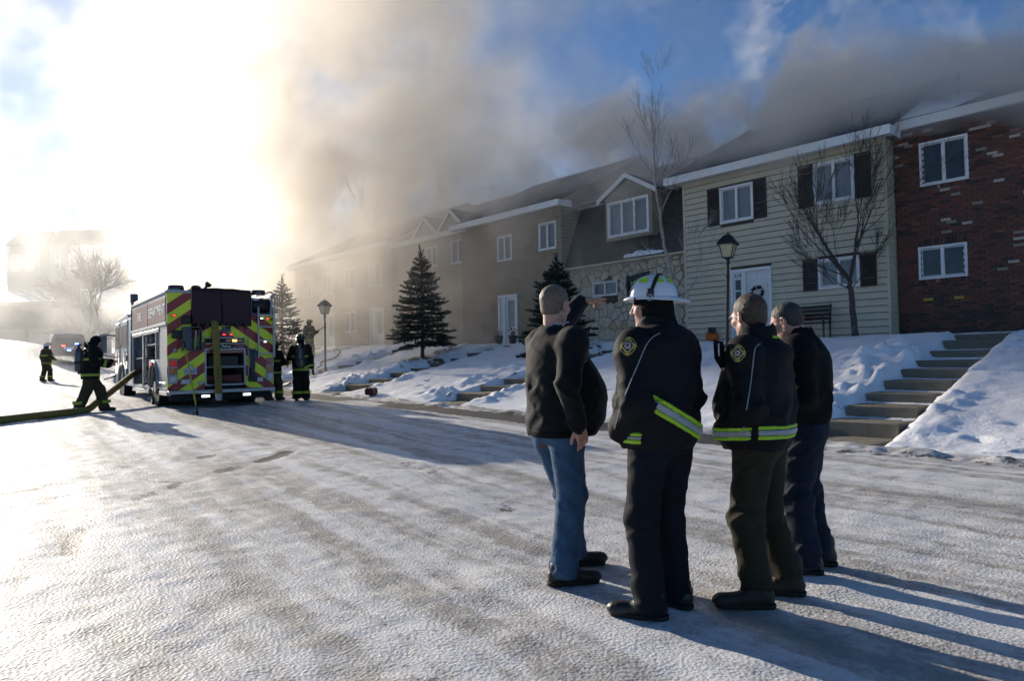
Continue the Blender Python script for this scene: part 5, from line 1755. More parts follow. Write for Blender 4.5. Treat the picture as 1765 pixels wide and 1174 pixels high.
def person(sp):
    az = sp['az']
    o = thing('person', sp['label'], 'person', sp['loc'], -az, sp.get('group'))
    hv, h = sp.get('voxel', .0075), sp['h']
    s = h / 1.80
    J = {}
    fl, fr = sp['feet']
    J['al'], J['ar'] = Vector((fl[0], fl[1], .09)), Vector((fr[0], fr[1], .09))
    J['hl'], J['hr'] = Vector((-.098 * s, 0 + sp.get('hipy', 0), .93 * s)), Vector((.098 * s, sp.get('hipy', 0), .93 * s))
    kb = sp.get('knee', .035)
    for a in 'lr':
        q = J['h' + a].lerp(J['a' + a], .50); J['k' + a] = q + Vector((0, (fl if a == 'l' else fr)[3] if len(fl) > 3 else kb, 0))
    A = {k: [Vector(p) for p in v] for k, v in sp['arms'].items()}
    HC = Vector(sp['head'][:3]); HR = rotm(*sp['head'][3:6])
    hs = sp.get('hsc', 1.0)
    pts = [J[k] for k in J] + [p for v in A.values() for p in v] + [HC + Vector((0, 0, .2)), Vector((0, 0, -.05))]
    lo = Vector([min(p[i] for p in pts) - .32 for i in range(3)]); hi = Vector([max(p[i] for p in pts) + .32 for i in range(3)])
    lo.z = -.03
    # body: one continuous surface
    g = SDF(lo, hi, hv)
    g.cone((0, sp.get('hipy', 0), .95 * s), (0, -.01, 1.20 * s), .115, .12, .05); g.cone((0, -.01, 1.2 * s), (0, -.01, 1.40 * s), .12, .10, .05)
    nb = Vector(sp.get('neck', (0, -.02, 1.50 * s)))
    g.cone((-.13 * s, -.01, 1.43 * s), (.13 * s, -.01, 1.43 * s), .06, .06, .05)
    for a, q in (('l', -1), ('r', 1)):
        S_, E_, W_ = A[a]
        g.cone(S_, E_, .046, .040, .03); g.cone(E_, W_, .038, .027, .02)
        hd = sp['hands'][a]
        hand(g, W_, hd[0], hd[1], q * (-1 if hd[2] else 1), *(hd[3:] if len(hd) > 3 else ()))
        g.cone(J['h' + a], J['k' + a], .078, .056, .04); g.cone(J['k' + a], J['a' + a], .052, .038, .02)
        f_ = fl if a == 'l' else fr
        fd = rotm(f_[2]) @ Vector((0, 1, 0))
        g.cone(J['a' + a] - Vector((0, 0, .04)), J['a' + a] - Vector((0, 0, .05)) + fd * .12, .034, .026, .02)
    g.cone(nb - Vector((0, 0, .06)), HC + HR @ Vector((0, -.030, -.055)), .070, .057, .03)
    head(g, HC, HR, hs)
    g.obj('body', M_SKIN, o)
    # trousers
    hj = sp.get('jv', .009)
    tr = sp['trousers']
    tlo, thi = Vector((min(J['al'].x, -.1) - .25, min(J['al'].y, J['ar'].y, 0) - .28, -.03)), Vector((max(J['ar'].x, .1) + .25, max(J['al'].y, J['ar'].y, 0) + .28, 1.12 * s))
    g2 = SDF(tlo, thi, hj)
    rt, rk, ra = tr.get('r', (.108, .083, .080))
    hip = tr.get('hip', (.178, .135))
    g2.ell((0, sp.get('hipy', 0) - .015, .955 * s), (hip[0], hip[1], .15), .03)
    for a in 'lr':
        g2.cone(J['h' + a] + Vector((0, -.012, -.06)), J['k' + a], rt, rk, .05)
        f_ = fl if a == 'l' else fr
        fd = rotm(f_[2]) @ Vector((0, 1, 0))
        an = J['a' + a] + Vector((0, 0, tr.get('len', -.005)))
        g2.cone(J['k' + a], an - fd * .02, rk, ra, .04)
    g2.cut((0, 0, -1), -.048 - tr.get('up', 0.0)); g2.cut((0, 0, 1), sp['jacket']['rows'][0][0] + .06)
    fold(g2, tr.get('fold', .011), 9, 16, sp.get('seed', 1), [(.12, .09, 1.3), (.48 * s, .10, .9), (.86 * s, .08, .5)])
    tro = g2.obj('trousers', tr['m'], o)
    # jacket
    jk = sp['jacket']
    zs = [r[0] for r in jk['rows']]
    jpts = [p for v in A.values() for p in v]
    jlo = Vector((min([p.x for p in jpts] + [-.26]) - .16, min([p.y for p in jpts] + [-.22]) - .16, min(zs[0], min(p.z for p in jpts)) - .10))
    jhi = Vector((max([p.x for p in jpts] + [.26]) + .16, max([p.y for p in jpts] + [.26]) + .16, max([p.z for p in jpts] + [HC.z - .02]) + .16))
    gt = SDF(jlo, jhi, hj)
    gt.loft(jk['rows'], .0, jk.get('p', 2.3))
    ga = gt.copy()
    ru, re, rw = jk.get('arm', (.082, .068, .056))
    for a in 'lr':
        S_, E_, W_ = A[a]
        ga.cone(S_ + Vector((-.02 if a == 'l' else .02, 0, -.01)) * -1.0, S_ + (E_ - S_) * .1, ru * 1.0, ru, .06)
        ga.cone(S_, E_, ru, re, .035); ga.cone(E_, W_ + (E_ - W_).normalized() * .012, re, rw, .025)
    ca = jk.get('collar')
    if ca:
        r0, r1, z0, z1, lean = ca
        b0 = Vector((0, -.015, z0)); b1 = Vector((0, -.015 + lean, z1))
        for c_ in (ga, gt):
            c_.cone(b0, b1, r0, r1, .03)
            c_.cone(b1 - (b1 - b0) * .55, b1 + (b1 - b0) * .4, r1 - .016, r1 - .010, .004, 'sub')
            c_.cut(((b1 - b0).normalized())[:], (b1.dot((b1 - b0).normalized())) + .004) if False else None
    hd_ = jk.get('hood')
    if hd_:
        for c_ in (ga, gt):
            for e in hd_: c_.ell(e[0], e[1], .03, rot=rotm(*e[2]) if len(e) > 2 else None)
    el = [(A['l'][1].z, .07, .8), (A['r'][1].z, .07, .8), (zs[0] + .07, .07, .5)]
    for c_ in (ga, gt): fold(c_, jk.get('fold', .012), 8, 13, sp.get('seed', 1) + 40, el)
    zh = zs[0]
    jo = ga.obj('jacket', jk['m'], o)
    for i, (x, y, yw) in enumerate([f[:3] for f in sp['feet']]):
        shoe(o, x, y, yw, sp.get('shoe', M_SHOEBK), sp.get('shoeL', .30), sp.get('boot', .07))
    if 'hair' in sp:
        hair_obj(o, HC, HR, sp['hair'][0], hs, *sp['hair'][1:])
    return o, (g, g2), ga, gt, jo, HC, HR, A

def to_local(az, dx, dy):
    c, s = math.cos(az), math.sin(az)
    return Vector((c * dx - s * dy, s * dx + c * dy, 0))
def glasses(o, HC, HR, m, sc=1.0):
    def T(x, y, z): return HC + HR @ Vector((x, y, z)) * sc
    gl = MB()
    for s in (-1, 1):
        gl.tube([T(.034 * s + .024 * math.cos(a), .108 - .012 * abs(math.cos(a)) * (1 if math.cos(a) * s > 0 else 0), .004 + .018 * math.sin(a)) for a in [k_ * math.pi / 8 for k_ in range(17)]], .0026, 5)
        gl.tube([T(.058 * s, .100, .010), T(.080 * s, .06, .012), T(.084 * s, -.005, .012), T(.082 * s, -.025, -.008)], .0030, 5)
    gl.tube([T(-.010, .110, .008), T(.010, .110, .008)], .0024, 5)
    f = gl.build('glasses', m, o, smooth=True)
    for s in (-1, 1):
        MB().add([T(.034 * s + .022 * math.cos(k_ * math.pi / 6), .1075, .004 + .016 * math.sin(k_ * math.pi / 6)) for k_ in range(12)], [tuple(range(12))]).build('lens', M_GLASS, f)

# ---- 1. man in blue jeans pointing at the houses
az = R(58)
PEOPLE_Z = 0.0
rA, lA = to_local(az, .31 - .295, 4.33 - 4.5), to_local(az, .40 - .295, 4.72 - 4.5)
m1 = dict(label='bareheaded man in black fleece jacket and blue jeans pointing at the houses', az=az, loc=(.295, 4.50, 0), h=1.86, seed=3, voxel=.0065,
          feet=[(lA.x, lA.y, R(-22)), (rA.x, rA.y, R(-22))], hipy=-.01,
          arms={'l': [(-.205, .0, 1.505), (-.28, .22, 1.60), (-.345, .46, 1.80)], 'r': [(.215, -.03, 1.50), (.275, -.135, 1.22), (.255, -.035, .975)]},
          hands={'l': ((.35, 1.0, .12), (.15, .1, -1), False, (.06, .22, .5, .8), .75, .22, 1.05), 'r': ((-.10, .35, -1), (-1, .1, -.05), True, (.35, .42, .5, .55), .35, .04, 1.05)},
          neck=(0, -.025, 1.53), head=(-.015, -.005, 1.742, R(20), R(-3), R(3)), hsc=1.06,
          trousers=dict(m=M_JEANS, r=(.112, .090, .088), hip=(.185, .150), fold=.008),
          jacket=dict(m=M_FLEECE, rows=[(.905, 0, .012, .208, .205), (.955, 0, .030, .226, .232), (1.05, 0, .058, .236, .258), (1.16, 0, .060, .238, .255), (1.28, 0, .034, .238, .220), (1.40, 0, -.010, .230, .175), (1.49, 0, -.026, .195, .135), (1.56, 0, -.026, .115, .098), (1.60, 0, -.022, .085, .085)],
                      arm=(.090, .072, .055), collar=(.097, .088, 1.53, 1.635, .01), fold=.014),
          shoe=M_SHOEBR, shoeL=.31, boot=.04, hair=(hair_mat('grey_brown_hair', (.070, .050, .036), (.20, .15, .11)), .0045))
o, g, ga, gt, jo, HC, HR, A = person(m1)
cf = MB()
for a in 'lr':
    W_, E_ = A[a][2], A[a][1]
    d_ = (W_ - E_).normalized()
    cf.tube([W_ - d_ * .045, W_ - d_ * .01], [.049, .046], 16, cap=False)
cf.build('cuff', M_PARKA2, jo, smooth=True)
band_obj('waistband', gt, (0, 0, 1), .922, .022, .005, M_PARKA2, jo)
PATCH_TODO = (o, g[1])
sc_ = MB()
sc_.tube([(.079 * math.cos(a), -.008 + .079 * math.sin(a), 1.618 + .012 * math.sin(a)) for a in [k_ * math.pi / 12 for k_ in range(25)]], .006, 6)
sc_.build('shirt_collar', mat('pale_shirt', (.35, .38, .42), .8), o, smooth=True)

# ---- 2. fire chief in white helmet
az = R(-36)
fa, fb = to_local(az, .685 - .80, 3.75 - 3.85), to_local(az, .875 - .80, 3.93 - 3.85)
m2 = dict(label='fire officer in white helmet and black parka with one slanting lime band across the back', az=az, loc=(.80, 3.85, 0), h=1.82, seed=8, voxel=.0065,
          feet=[(fa.x, fa.y, R(38)), (fb.x, fb.y, R(8))],
          arms={'l': [(-.205, -.01, 1.45), (-.262, -.085, 1.15), (-.195, .10, .995)], 'r': [(.190, -.01, 1.45), (.235, -.02, 1.16), (.150, .16, 1.02)]},
          hands={'l': ((.75, .35, -.5), (1, 0, 0), False), 'r': ((-.6, .3, -.6), (-1, 0, 0), True)},
          head=(-.015, .02, 1.675, R(36), R(-5), 0), 
          trousers=dict(m=M_NAVY, r=(.108, .086, .086), hip=(.178, .140), fold=.008, len=-.01, up=-.02),
          jacket=dict(m=M_PARKA, rows=[(.90, 0, .01, .205, .165), (.95, 0, .005, .218, .190), (1.05, 0, .005, .232, .200), (1.2, 0, .0, .236, .200), (1.32, 0, -.008, .236, .185), (1.42, 0, -.018, .225, .158), (1.485, 0, -.02, .175, .125), (1.53, 0, -.018, .12, .105)],
                      arm=(.090, .077, .070), collar=(.108, .098, 1.48, 1.585, .01), hood=[((0, -.125, 1.455), (.155, .075, .075), (0, R(18), 0)), ((0, -.085, 1.52), (.125, .08, .055), (0, R(10), 0))], fold=.015),
          shoe=M_SHOEBK, shoeL=.29, boot=.06)
o, g, ga, gt, jo, HC, HR, A = person(m2)
xr = to_local(az, 1, 0)                                  # camera-right in his frame
nb_ = np.array([.60 * xr.x, .60 * xr.y, 1.0]); nb_ /= np.linalg.norm(nb_)
cc = float(nb_ @ np.array([.055 * xr.x, .055 * xr.y, 1.075]))
fwd = to_local(az, 0, 1)
lim = [((-xr.x, -xr.y, 0), .088), ((fwd.x, fwd.y, 0), .02)]
for nm, o_, hf, mm, of in (('reflective_edge', .030, .0125, M_LIME, .007), ('reflective_edge', -.030, .0125, M_LIME, .007), ('reflective_stripe', 0, .0185, M_SILVER, .0085)):
    band_obj(nm, gt, nb_, cc + o_, hf, of, mm, jo, lim)
lim2 = [((xr.x, xr.y, 0), -.13), ((fwd.x, fwd.y, 0), .20)]
band_obj('reflective_edge', gt, (0, 0, 1), .985, .012, .007, M_LIME, jo, lim2); band_obj('reflective_edge', gt, (0, 0, 1), .945, .012, .007, M_LIME, jo, lim2); band_obj('reflective_stripe', gt, (0, 0, 1), .965, .009, .008, M_SILVER, jo, lim2)
def view_hit(gf, loc, az_, px, py, Zg):
    """where the sight line through a photo pixel meets a person's clothing (local frame)"""
    d = ray(px, py)
    oo = Vector((0, 0, CAM_H)) - Vector(loc)
    st = oo + d * ((Zg - .6) / d.y)
    lo_ = to_local(az_, st.x, st.y); ld = to_local(az_, d.x, d.y)
    return slide(gf, (lo_.x, lo_.y, st.z), (ld.x, ld.y, d.z), far=1.4)
c_ = view_hit(PATCH_TODO[1], m1['loc'], m1['az'], 936, 769, 4.5)
decal('leather_patch', PATCH_TODO[1], c_, (0, 0, 1), .024, .020, mat('leather_patch', (.09, .035, .012), .7), PATCH_TODO[0], .004, 16, lambda a: 1 / max(abs(math.cos(a)), abs(math.sin(a))) * .9)
def piping(gf, loc, az_, pix, Zg, parent, r=.0032):
    pts = [Vector(snap(gf, view_hit(gf, loc, az_, x, y, Zg), .0015)) for x, y in pix]
    MB().tube(smooth_path(pts, 4), r, 5).build('piping', M_PIPING, parent, smooth=True)
piping(ga, m2['loc'], az, [(1138, 574), (1124, 582), (1113, 597), (1101, 625), (1090, 650), (1078, 680), (1066, 715), (1059, 740)], 3.85, jo)
PATCHL = [(1.0, (.50, .40, .06)), (.88, (.030, .030, .035)), (.74, (.42, .34, .08)), (.52, (.035, .035, .09)), (.34, (.45, .44, .42)), (.18, (.30, .05, .04))]
M_PATCH = [mat('patch_%s' % n_, c_, .75, var=.3, scale=60) for n_, (r_, c_) in zip(('gold', 'black', 'yellow', 'blue', 'white', 'red'), PATCHL)]
def emblem(gf, loc, az_, px, py, Zg, parent, rad=.047):
    c = view_hit(gf, loc, az_, px, py, Zg)
    base = decal('emblem', gf, c, (0, 0, 1), rad * .9, rad, M_PATCH[0], parent, .0045, 24, lambda a: 1 + .06 * math.cos(4 * a))
    for i, (r_, c_) in enumerate(PATCHL[1:], 1):
        decal('emblem_ring', gf, c, (0, 0, 1), rad * .9 * r_, rad * r_, M_PATCH[i], base, .0045 + .0012 * i, 24, (lambda a: 1 + .16 * math.cos(4 * a)) if i in (2, 3) else None)
emblem(ga, m2['loc'], az, 1082, 596, 3.85, jo, .052)
# knitted hood round ears and neck
hg = SDF(HC - Vector((.18, .18, .24)), HC + Vector((.18, .18, .12)), .006)
def T(x, y, z): return HC + HR @ Vector((x, y, z))
hg.ell(T(0, -.022, .0), (.093, .100, .105), .02, rot=HR); hg.cone(T(0, -.03, -.06), T(0, -.04, -.17), .088, .102, .03)
hg.ell(T(0, .12, -.03), (.060, .085, .105), .008, 'sub', rot=HR)
fold(hg, .007, 14, 16, 77)
hg.obj('hood', M_PARKA2, o)
# helmet
def chief_helmet(parent, HC, HR, white=True, yaw_only=0.0, sc=1.0, detail=True, m_shell=None):
    hm = bpy.data.objects.new('helmet', None); COL.objects.link(hm); hm.parent = parent
    hm.matrix_local = Matrix.Translation(HC + HR @ Vector((0, -.015, .052)) * sc) @ (HR @ Matrix.Rotation(R(7), 3, 'X')).to_4x4()
    ms = m_shell or mat('white_helmet', (.60, .63, .68), .22, var=.05, coat=.6, spec=.5)
    bpy.data.objects.remove(hm)
    MM = Matrix.Translation(HC + HR @ Vector((0, -.015, .052)) * sc) @ (HR @ Matrix.Rotation(R(7), 3, 'X')).to_4x4() @ Matrix.Scale(sc, 4)
    seg, rows = 64, 12
    mb = MB(MM)
    vs = []
    for i in range(rows + 1):
        f = (math.pi / 2) * i / rows
        for k_ in range(seg):
            a = 2 * math.pi * k_ / seg
            rid = 1 + .030 * math.exp(-((((a * 8 / (2 * math.pi) + .5) % 1) - .5) / .09) ** 2) * math.cos(f) ** .6
            vs.append((.128 * rid * math.cos(f) ** .8 * math.cos(a), .150 * rid * math.cos(f) ** .8 * math.sin(a), .142 * math.sin(f) ** .95))
    mb.add(vs, [(i * seg + k_, i * seg + (k_ + 1) % seg, (i + 1) * seg + (k_ + 1) % seg, (i + 1) * seg + k_) for i in range(rows) for k_ in range(seg)])
    sh = mb.build('helmet', ms, parent, smooth=True)
    br = MB(MM)
    ins, out, low = [], [], []
    for k_ in range(seg):
        a = 2 * math.pi * k_ / seg
        ca_, sa = math.cos(a), math.sin(a)
        ext = .020 + .016 * max(0, sa) ** 2 + .062 * max(0, -sa) ** 3
        ins.append((.127 * ca_, .149 * sa, .004)); out.append(((.127 + ext * .9) * ca_, (.149 + ext) * sa, -.014 - .010 * max(0, -sa)))
        low.append((out[-1][0] * .995, out[-1][1] * .995, out[-1][2] - .007))
    li = [(x * .97, y * .97, z - .008) for x, y, z in ins]
    n_ = seg
    br.add(ins + out + low + li, [(k_, (k_ + 1) % n_, n_ + (k_ + 1) % n_, n_ + k_)[::-1] for k_ in range(n_)] + [(n_ + k_, n_ + (k_ + 1) % n_, 2 * n_ + (k_ + 1) % n_, 2 * n_ + k_)[::-1] for k_ in range(n_)] + [(2 * n_ + k_, 2 * n_ + (k_ + 1) % n_, 3 * n_ + (k_ + 1) % n_, 3 * n_ + k_)[::-1] for k_ in range(n_)])
    br.build('brim', ms, sh, smooth=True)
    if not detail:
        for k_ in range(8):
            a = 2 * math.pi * (k_ + .5) / 8
            rf = MB(MM)
            rf.add([(1.035 * .128 * math.cos(f) ** .8 * math.cos(a + da), 1.035 * .150 * math.cos(f) ** .8 * math.sin(a + da), .145 * math.sin(f) ** .95) for f, da in ((.42, -.2), (.42, .2), (.85, .14), (.85, -.14))], [(0, 1, 2, 3)])
            rf.build('reflector', M_LIME, sh)
        MB(MM).add([(-.045, .165, .01), (.045, .165, .01), (.05, .168, .10), (0, .165, .15), (-.05, .168, .10)], [(0, 1, 2, 3, 4)]).build('front_shield', M_BLACK, sh)
        return sh
    for k_ in range(8):
        a = 2 * math.pi * (k_ + .5) / 8
        rf = MB(MM)
        g_ = []
        for f in (.62, .74, .86, .97):
            wd_ = .26 * (1.0 if f < .9 else .8)
            for j in range(5):
                da = wd_ * (j / 2 - 1)
                g_.append((1.030 * .128 * math.cos(f) ** .8 * math.cos(a + da), 1.030 * .150 * math.cos(f) ** .8 * math.sin(a + da), .1445 * math.sin(f) ** .95))
        rf.add(g_, [(5 * i + j, 5 * i + j + 1, 5 * i + j + 6, 5 * i + j + 5) for i in range(3) for j in range(4)])
        rf.build('reflector', M_LIME, sh, smooth=True)
    # tall leather front shield, goggle strap over the crown, buckle, rear ring
    fs = MB(MM)
    pr = [(-.052, .0), (.052, .0), (.060, .07), (.050, .125), (0, .150), (-.050, .125), (-.060, .07)]
    def fy(x, z): return .172 + .020 * math.sin(z * 14) - x * x * 8 - .35 * max(0, z - .08)
    fs.add([(x, fy(x, z), z) for x, z in pr] + [(x * .96, fy(x, z) - .012, z) for x, z in pr], [tuple(range(7))[::-1], tuple(range(7, 14))] + [(k_, (k_ + 1) % 7, 7 + (k_ + 1) % 7, 7 + k_) for k_ in range(7)])
    fs.build('front_shield', M_BLACK, sh)
    fs = MB(MM)
    fs.prism([(-.03, .118), (.03, .118), (.02, .165), (-.02, .165)], .10, 'x', -.05) if False else None
    fs.add([(-.04, .13, .10), (.04, .13, .10), (.035, .02, .152), (-.035, .02, .152), (-.04, .168, .125), (.04, .168, .125), (.035, .02, .165), (-.035, .02, .165)], [(0, 3, 2, 1), (4, 5, 6, 7), (0, 1, 5, 4), (1, 2, 6, 5), (3, 0, 4, 7)])
    fs.build('shield_holder', M_BLACK, sh)
    sp_ = MB(MM)
    P_ = []
    for i in range(17):
        f = math.pi * i / 16
        P_.append(((.134 * abs(math.cos(f)) ** .8 * (1 if math.cos(f) > 0 else -1)), -.045 * math.sin(f), .150 * math.sin(f) ** .95 + .002))
    vs = []
    for (x, y, z) in P_: vs += [(x, y - .012, z), (x, y + .012, z)]
    sp_.add(vs, [(2 * i, 2 * i + 1, 2 * i + 3, 2 * i + 2) for i in range(16)]).build('strap', M_BLACK, sh, smooth=True)
    for s in (-1, 1):
        MB(MM).box(.128 * s - .012, .128 * s + .012, -.022, .022, -.035, .045, .006).build('strap_clip', M_BLACK, sh)
        MB(MM).tube([(.145 * s, .012 * math.cos(a), -.01 + .02 * math.sin(a)) for a in [k_ * math.pi / 5 for k_ in range(11)]], .004, 5).build('buckle', mat('steel', (.45, .45, .46), .3, 1.0), sh)
        MB(MM).box(.123 * s - .004, .123 * s + .004, -.02, .10, -.055, -.008, .003).build('ear_flap', M_PARKA2, sh)
    MB(MM).tube([(0.014 * math.cos(a), -.232, -.012 + .018 * math.sin(a)) for a in [k_ * math.pi / 6 for k_ in range(13)]], .003, 5).build('hanging_ring', mat('steel', (.45, .45, .46), .3, 1.0), sh)
    return sh
chief_helmet(o, HC, HR, sc=.89)

# ---- 3. officer in olive trousers
az = R(-50)
fa, fb = to_local(az, 1.295 - 1.385, 3.87 - 3.97), to_local(az, 1.545 - 1.385, 4.08 - 3.97)
m3 = dict(label='bareheaded officer in black parka with level lime band, olive trousers and brown boots', az=az, loc=(1.385, 3.97, 0), h=1.745, seed=15, voxel=.0065,
          feet=[(fa.x, fa.y, R(36)), (fb.x, fb.y, R(20))],
          arms={'l': [(-.20, -.01, 1.40), (-.262, -.06, 1.11), (-.19, .11, .965)], 'r': [(.185, -.01, 1.40), (.235, -.02, 1.12), (.15, .16, .98)]},
          hands={'l': ((.75, .35, -.5), (1, 0, 0), False), 'r': ((-.6, .3, -.6), (-1, 0, 0), True)},
          neck=(0, -.02, 1.45), head=(-.01, .025, 1.615, R(-26), R(-8), R(-3)), hsc=1.03,
          trousers=dict(m=M_OLIVE, r=(.108, .088, .078), hip=(.180, .140), fold=.012, len=.04, up=.06),
          jacket=dict(m=M_PARKA, rows=[(.865, 0, .01, .200, .160), (.91, 0, .01, .220, .182), (1.0, 0, .012, .235, .198), (1.14, 0, .008, .242, .200), (1.26, 0, -.004, .24, .185), (1.36, 0, -.016, .222, .158), (1.425, 0, -.02, .172, .125), (1.47, 0, -.015, .12, .105)],
                      arm=(.090, .077, .070), collar=(.108, .100, 1.42, 1.515, .0), hood=[((0, -.125, 1.395), (.150, .072, .07), (0, R(18), 0)), ((-.12, .10, 1.395), (.085, .075, .055), (R(30), 0, R(-20)))], fold=.015),
          shoe=M_BOOT, shoeL=.31, boot=.13, hair=(hair_mat('brown_hair', (.028, .016, .009), (.085, .048, .026)), .0045))
o, g, ga, gt, jo, HC, HR, A = person(m3)
xr = to_local(az, 1, 0); fwd = to_local(az, 0, 1)
for nm, o_, hf, mm, of in (('reflective_edge', .0265, .0105, M_LIME, .007), ('reflective_edge', -.0265, .0105, M_LIME, .007), ('reflective_stripe', 0, .0165, M_SILVER, .0085)):
    band_obj(nm, gt, (.02, 0, 1), .968 + o_, hf, of, mm, jo, [((-xr.x, -xr.y, 0), .075)])
    band_obj(nm, ga, (.02, .05, 1), .958 + o_, hf, of, mm, jo, [((xr.x, xr.y, 0), -.105)])
piping(ga, m3['loc'], az, [(1311, 592), (1302, 600), (1299, 618), (1296, 645), (1292, 675), (1287, 705), (1282, 738), (1280, 752)], 3.97, jo)
emblem(ga, m3['loc'], az, 1272, 609, 3.97, jo, .046)
band_obj('hood_reflector', ga, (0, 0, 1), 1.492, .010, .004, M_LIME, jo, [((-xr.x, -xr.y, 0), -.06), ((fwd.x, fwd.y, 0), -.02)])
glasses(o, HC, HR, mat('steel_rim', (.25, .25, .27), .3, 1.0), 1.03)
# open lapel and white name badge on the left chest
lp = view_hit(ga, m3['loc'], az, 1247, 612, 3.97)
lp = Vector(lp)
out = (to_local(az, -1, -.2)).normalized()
fl_ = MB()
fl_.add([lp + out * .00 + Vector((0, 0, .075)), lp + out * .055 + Vector((0, 0, .085)), lp + out * .05 + Vector((0, 0, -.02)), lp + out * .015 + Vector((0, 0, -.075)), lp - out * .02 + Vector((0, 0, -.06))], [(0, 1, 2, 3, 4)])
fo = fl_.build('lapel', M_PARKA, jo)
fo.modifiers.new('thick', 'SOLIDIFY').thickness = .012
bd = MB(Matrix.Translation(lp + out * .036 + to_local(az, .0, -.028) + Vector((0, 0, .03))) @ Matrix.Rotation(R(-50) + R(70), 4, 'Z') @ Matrix.Rotation(R(-30), 4, 'Y'))
bd.lathe([(.003, -.004), (.036, -.003), (.036, .003), (.003, .004)], 24, (0, 0, 0), 'y')
bd.build('name_badge', mat('white_badge', (.62, .62, .6), .4, var=.1), jo)

# ---- 4. man with glasses, head bowed
az = R(-62)
fa, fb = to_local(az, 1.815 - 1.86, 4.43 - 4.5), to_local(az, 1.985 - 1.86, 4.62 - 4.5)
m4 = dict(label='man with glasses and bowed head in plain black jacket and dark jeans', az=az, loc=(1.86, 4.50, 0), h=1.77, seed=22, voxel=.0065,
          feet=[(fa.x, fa.y, R(25)), (fb.x, fb.y, R(10))],
          arms={'l': [(-.20, -.005, 1.42), (-.26, -.03, 1.13), (-.16, .17, 1.02)], 'r': [(.20, -.005, 1.42), (.27, -.05, 1.13), (.2, .15, 1.0)]},
          hands={'l': ((.4, .8, -.5), (1, 0, -.3), False), 'r': ((-.4, .8, -.5), (-1, 0, -.3), True)},
          neck=(0, -.01, 1.47), head=(-.01, .075, 1.605, R(-14), R(-22), 0),
          trousers=dict(m=M_DJEANS, r=(.110, .088, .082), hip=(.182, .146), fold=.015),
          jacket=dict(m=M_PARKA2, rows=[(.955, 0, .012, .205, .170), (1.0, 0, .02, .225, .195), (1.08, 0, .025, .235, .205), (1.18, 0, .015, .238, .2), (1.28, 0, -.005, .238, .185), (1.38, 0, -.018, .22, .155), (1.45, 0, -.018, .17, .125), (1.49, 0, -.012, .115, .1)],
                      arm=(.092, .078, .066), collar=(.102, .092, 1.45, 1.535, .025), fold=.015),
          shoe=M_SHOEBK, shoeL=.29, boot=.09, hair=(hair_mat('dark_hair', (.014, .011, .009), (.055, .046, .040)), .0045))
o, g, ga, gt, jo, HC, HR, A = person(m4)
glasses(o, HC, HR, M_BLACK)

# ------------------------------------------------------------------ fire engine
TRK = Vector((-7.18, 17.25, 0)); TRK_ROT = R(36.6)
TRK.z = gz(TRK.x, TRK.y)
M_RED = mat('engine_red', (.16, .010, .014), .28, var=.06, coat=.5, spec=.5)
M_MAROON = mat('hose_cover_vinyl', (.034, .011, .014), .65, var=.1, bump=.1, bscale=5)
M_ALU = mat('brushed_aluminium', (.30, .30, .31), .42, metal=.7, var=.06, bump=.05)
M_PLATE = mat('tread_plate', (.40, .40, .41), .42, metal=.8, var=.1, bump=.5, bscale=70)
M_TYRE = mat('tyre_rubber', (.012, .012, .012), .85, var=.3, bump=.3)
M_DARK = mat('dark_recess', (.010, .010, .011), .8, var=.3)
M_GREYP = mat('grey_paint', (.105, .112, .125), .5, var=.1)
M_WPAINT = mat('white_paint', (.50, .50, .50), .5, var=.05, spec=.25)
def chevron_mat(name, mirror):
    m, nt, b = new_mat(name)
    E.tree = nt
    tc = nd(nt, 'ShaderNodeTexCoord')
    sep = nd(nt, 'ShaderNodeSeparateXYZ'); nt.links.new(tc.outputs['Object'], sep.inputs[0])
    x, z = E(sep.outputs[0]), E(sep.outputs[2])
    v = (z + x * (-.74 if not mirror else .74)) * (1 / .50) + .1
    fr = E.m('FRACT', v)
    f = fr.ramp(.495, .505)
    mx = nd(nt, 'ShaderNodeMix', data_type='RGBA')
    nt.links.new(f.s, mx.inputs[0])
    mx.inputs[6].default_value = (.64, .74, .012, 1); mx.inputs[7].default_value = (.25, .014, .018, 1)
    nt.links.new(mx.outputs[2], b.inputs['Base Color'])
    b.inputs['Roughness'].default_value = .38
    return m
M_CHL, M_CHR = chevron_mat('chevron_left', False), chevron_mat('chevron_right', True)
def lens(name, col, emit=0.0): return mat(name, col, .15, var=.1, scale=30, spec=.6, coat=.5, emit=emit)
L_RED, L_AMB, L_CLR = lens('red_lens', (.30, .012, .010)), lens('amber_lens', (.34, .10, .015)), lens('clear_lens', (.42, .44, .48))
L_REDON, L_AMBON, L_WHON = lens('lit_red_lens', (1.0, .03, .02), 2.2), lens('lit_amber_lens', (1.0, .50, .08), 3.0), lens('lit_white_lens', (.95, .97, 1.0), 2.4)
T0 = thing('fire_engine', 'red and white fire engine with yellow and red chevrons on its rear', 'fire engine', TRK, TRK_ROT)
HW = 1.25
ZB, ZT = .44, 2.80
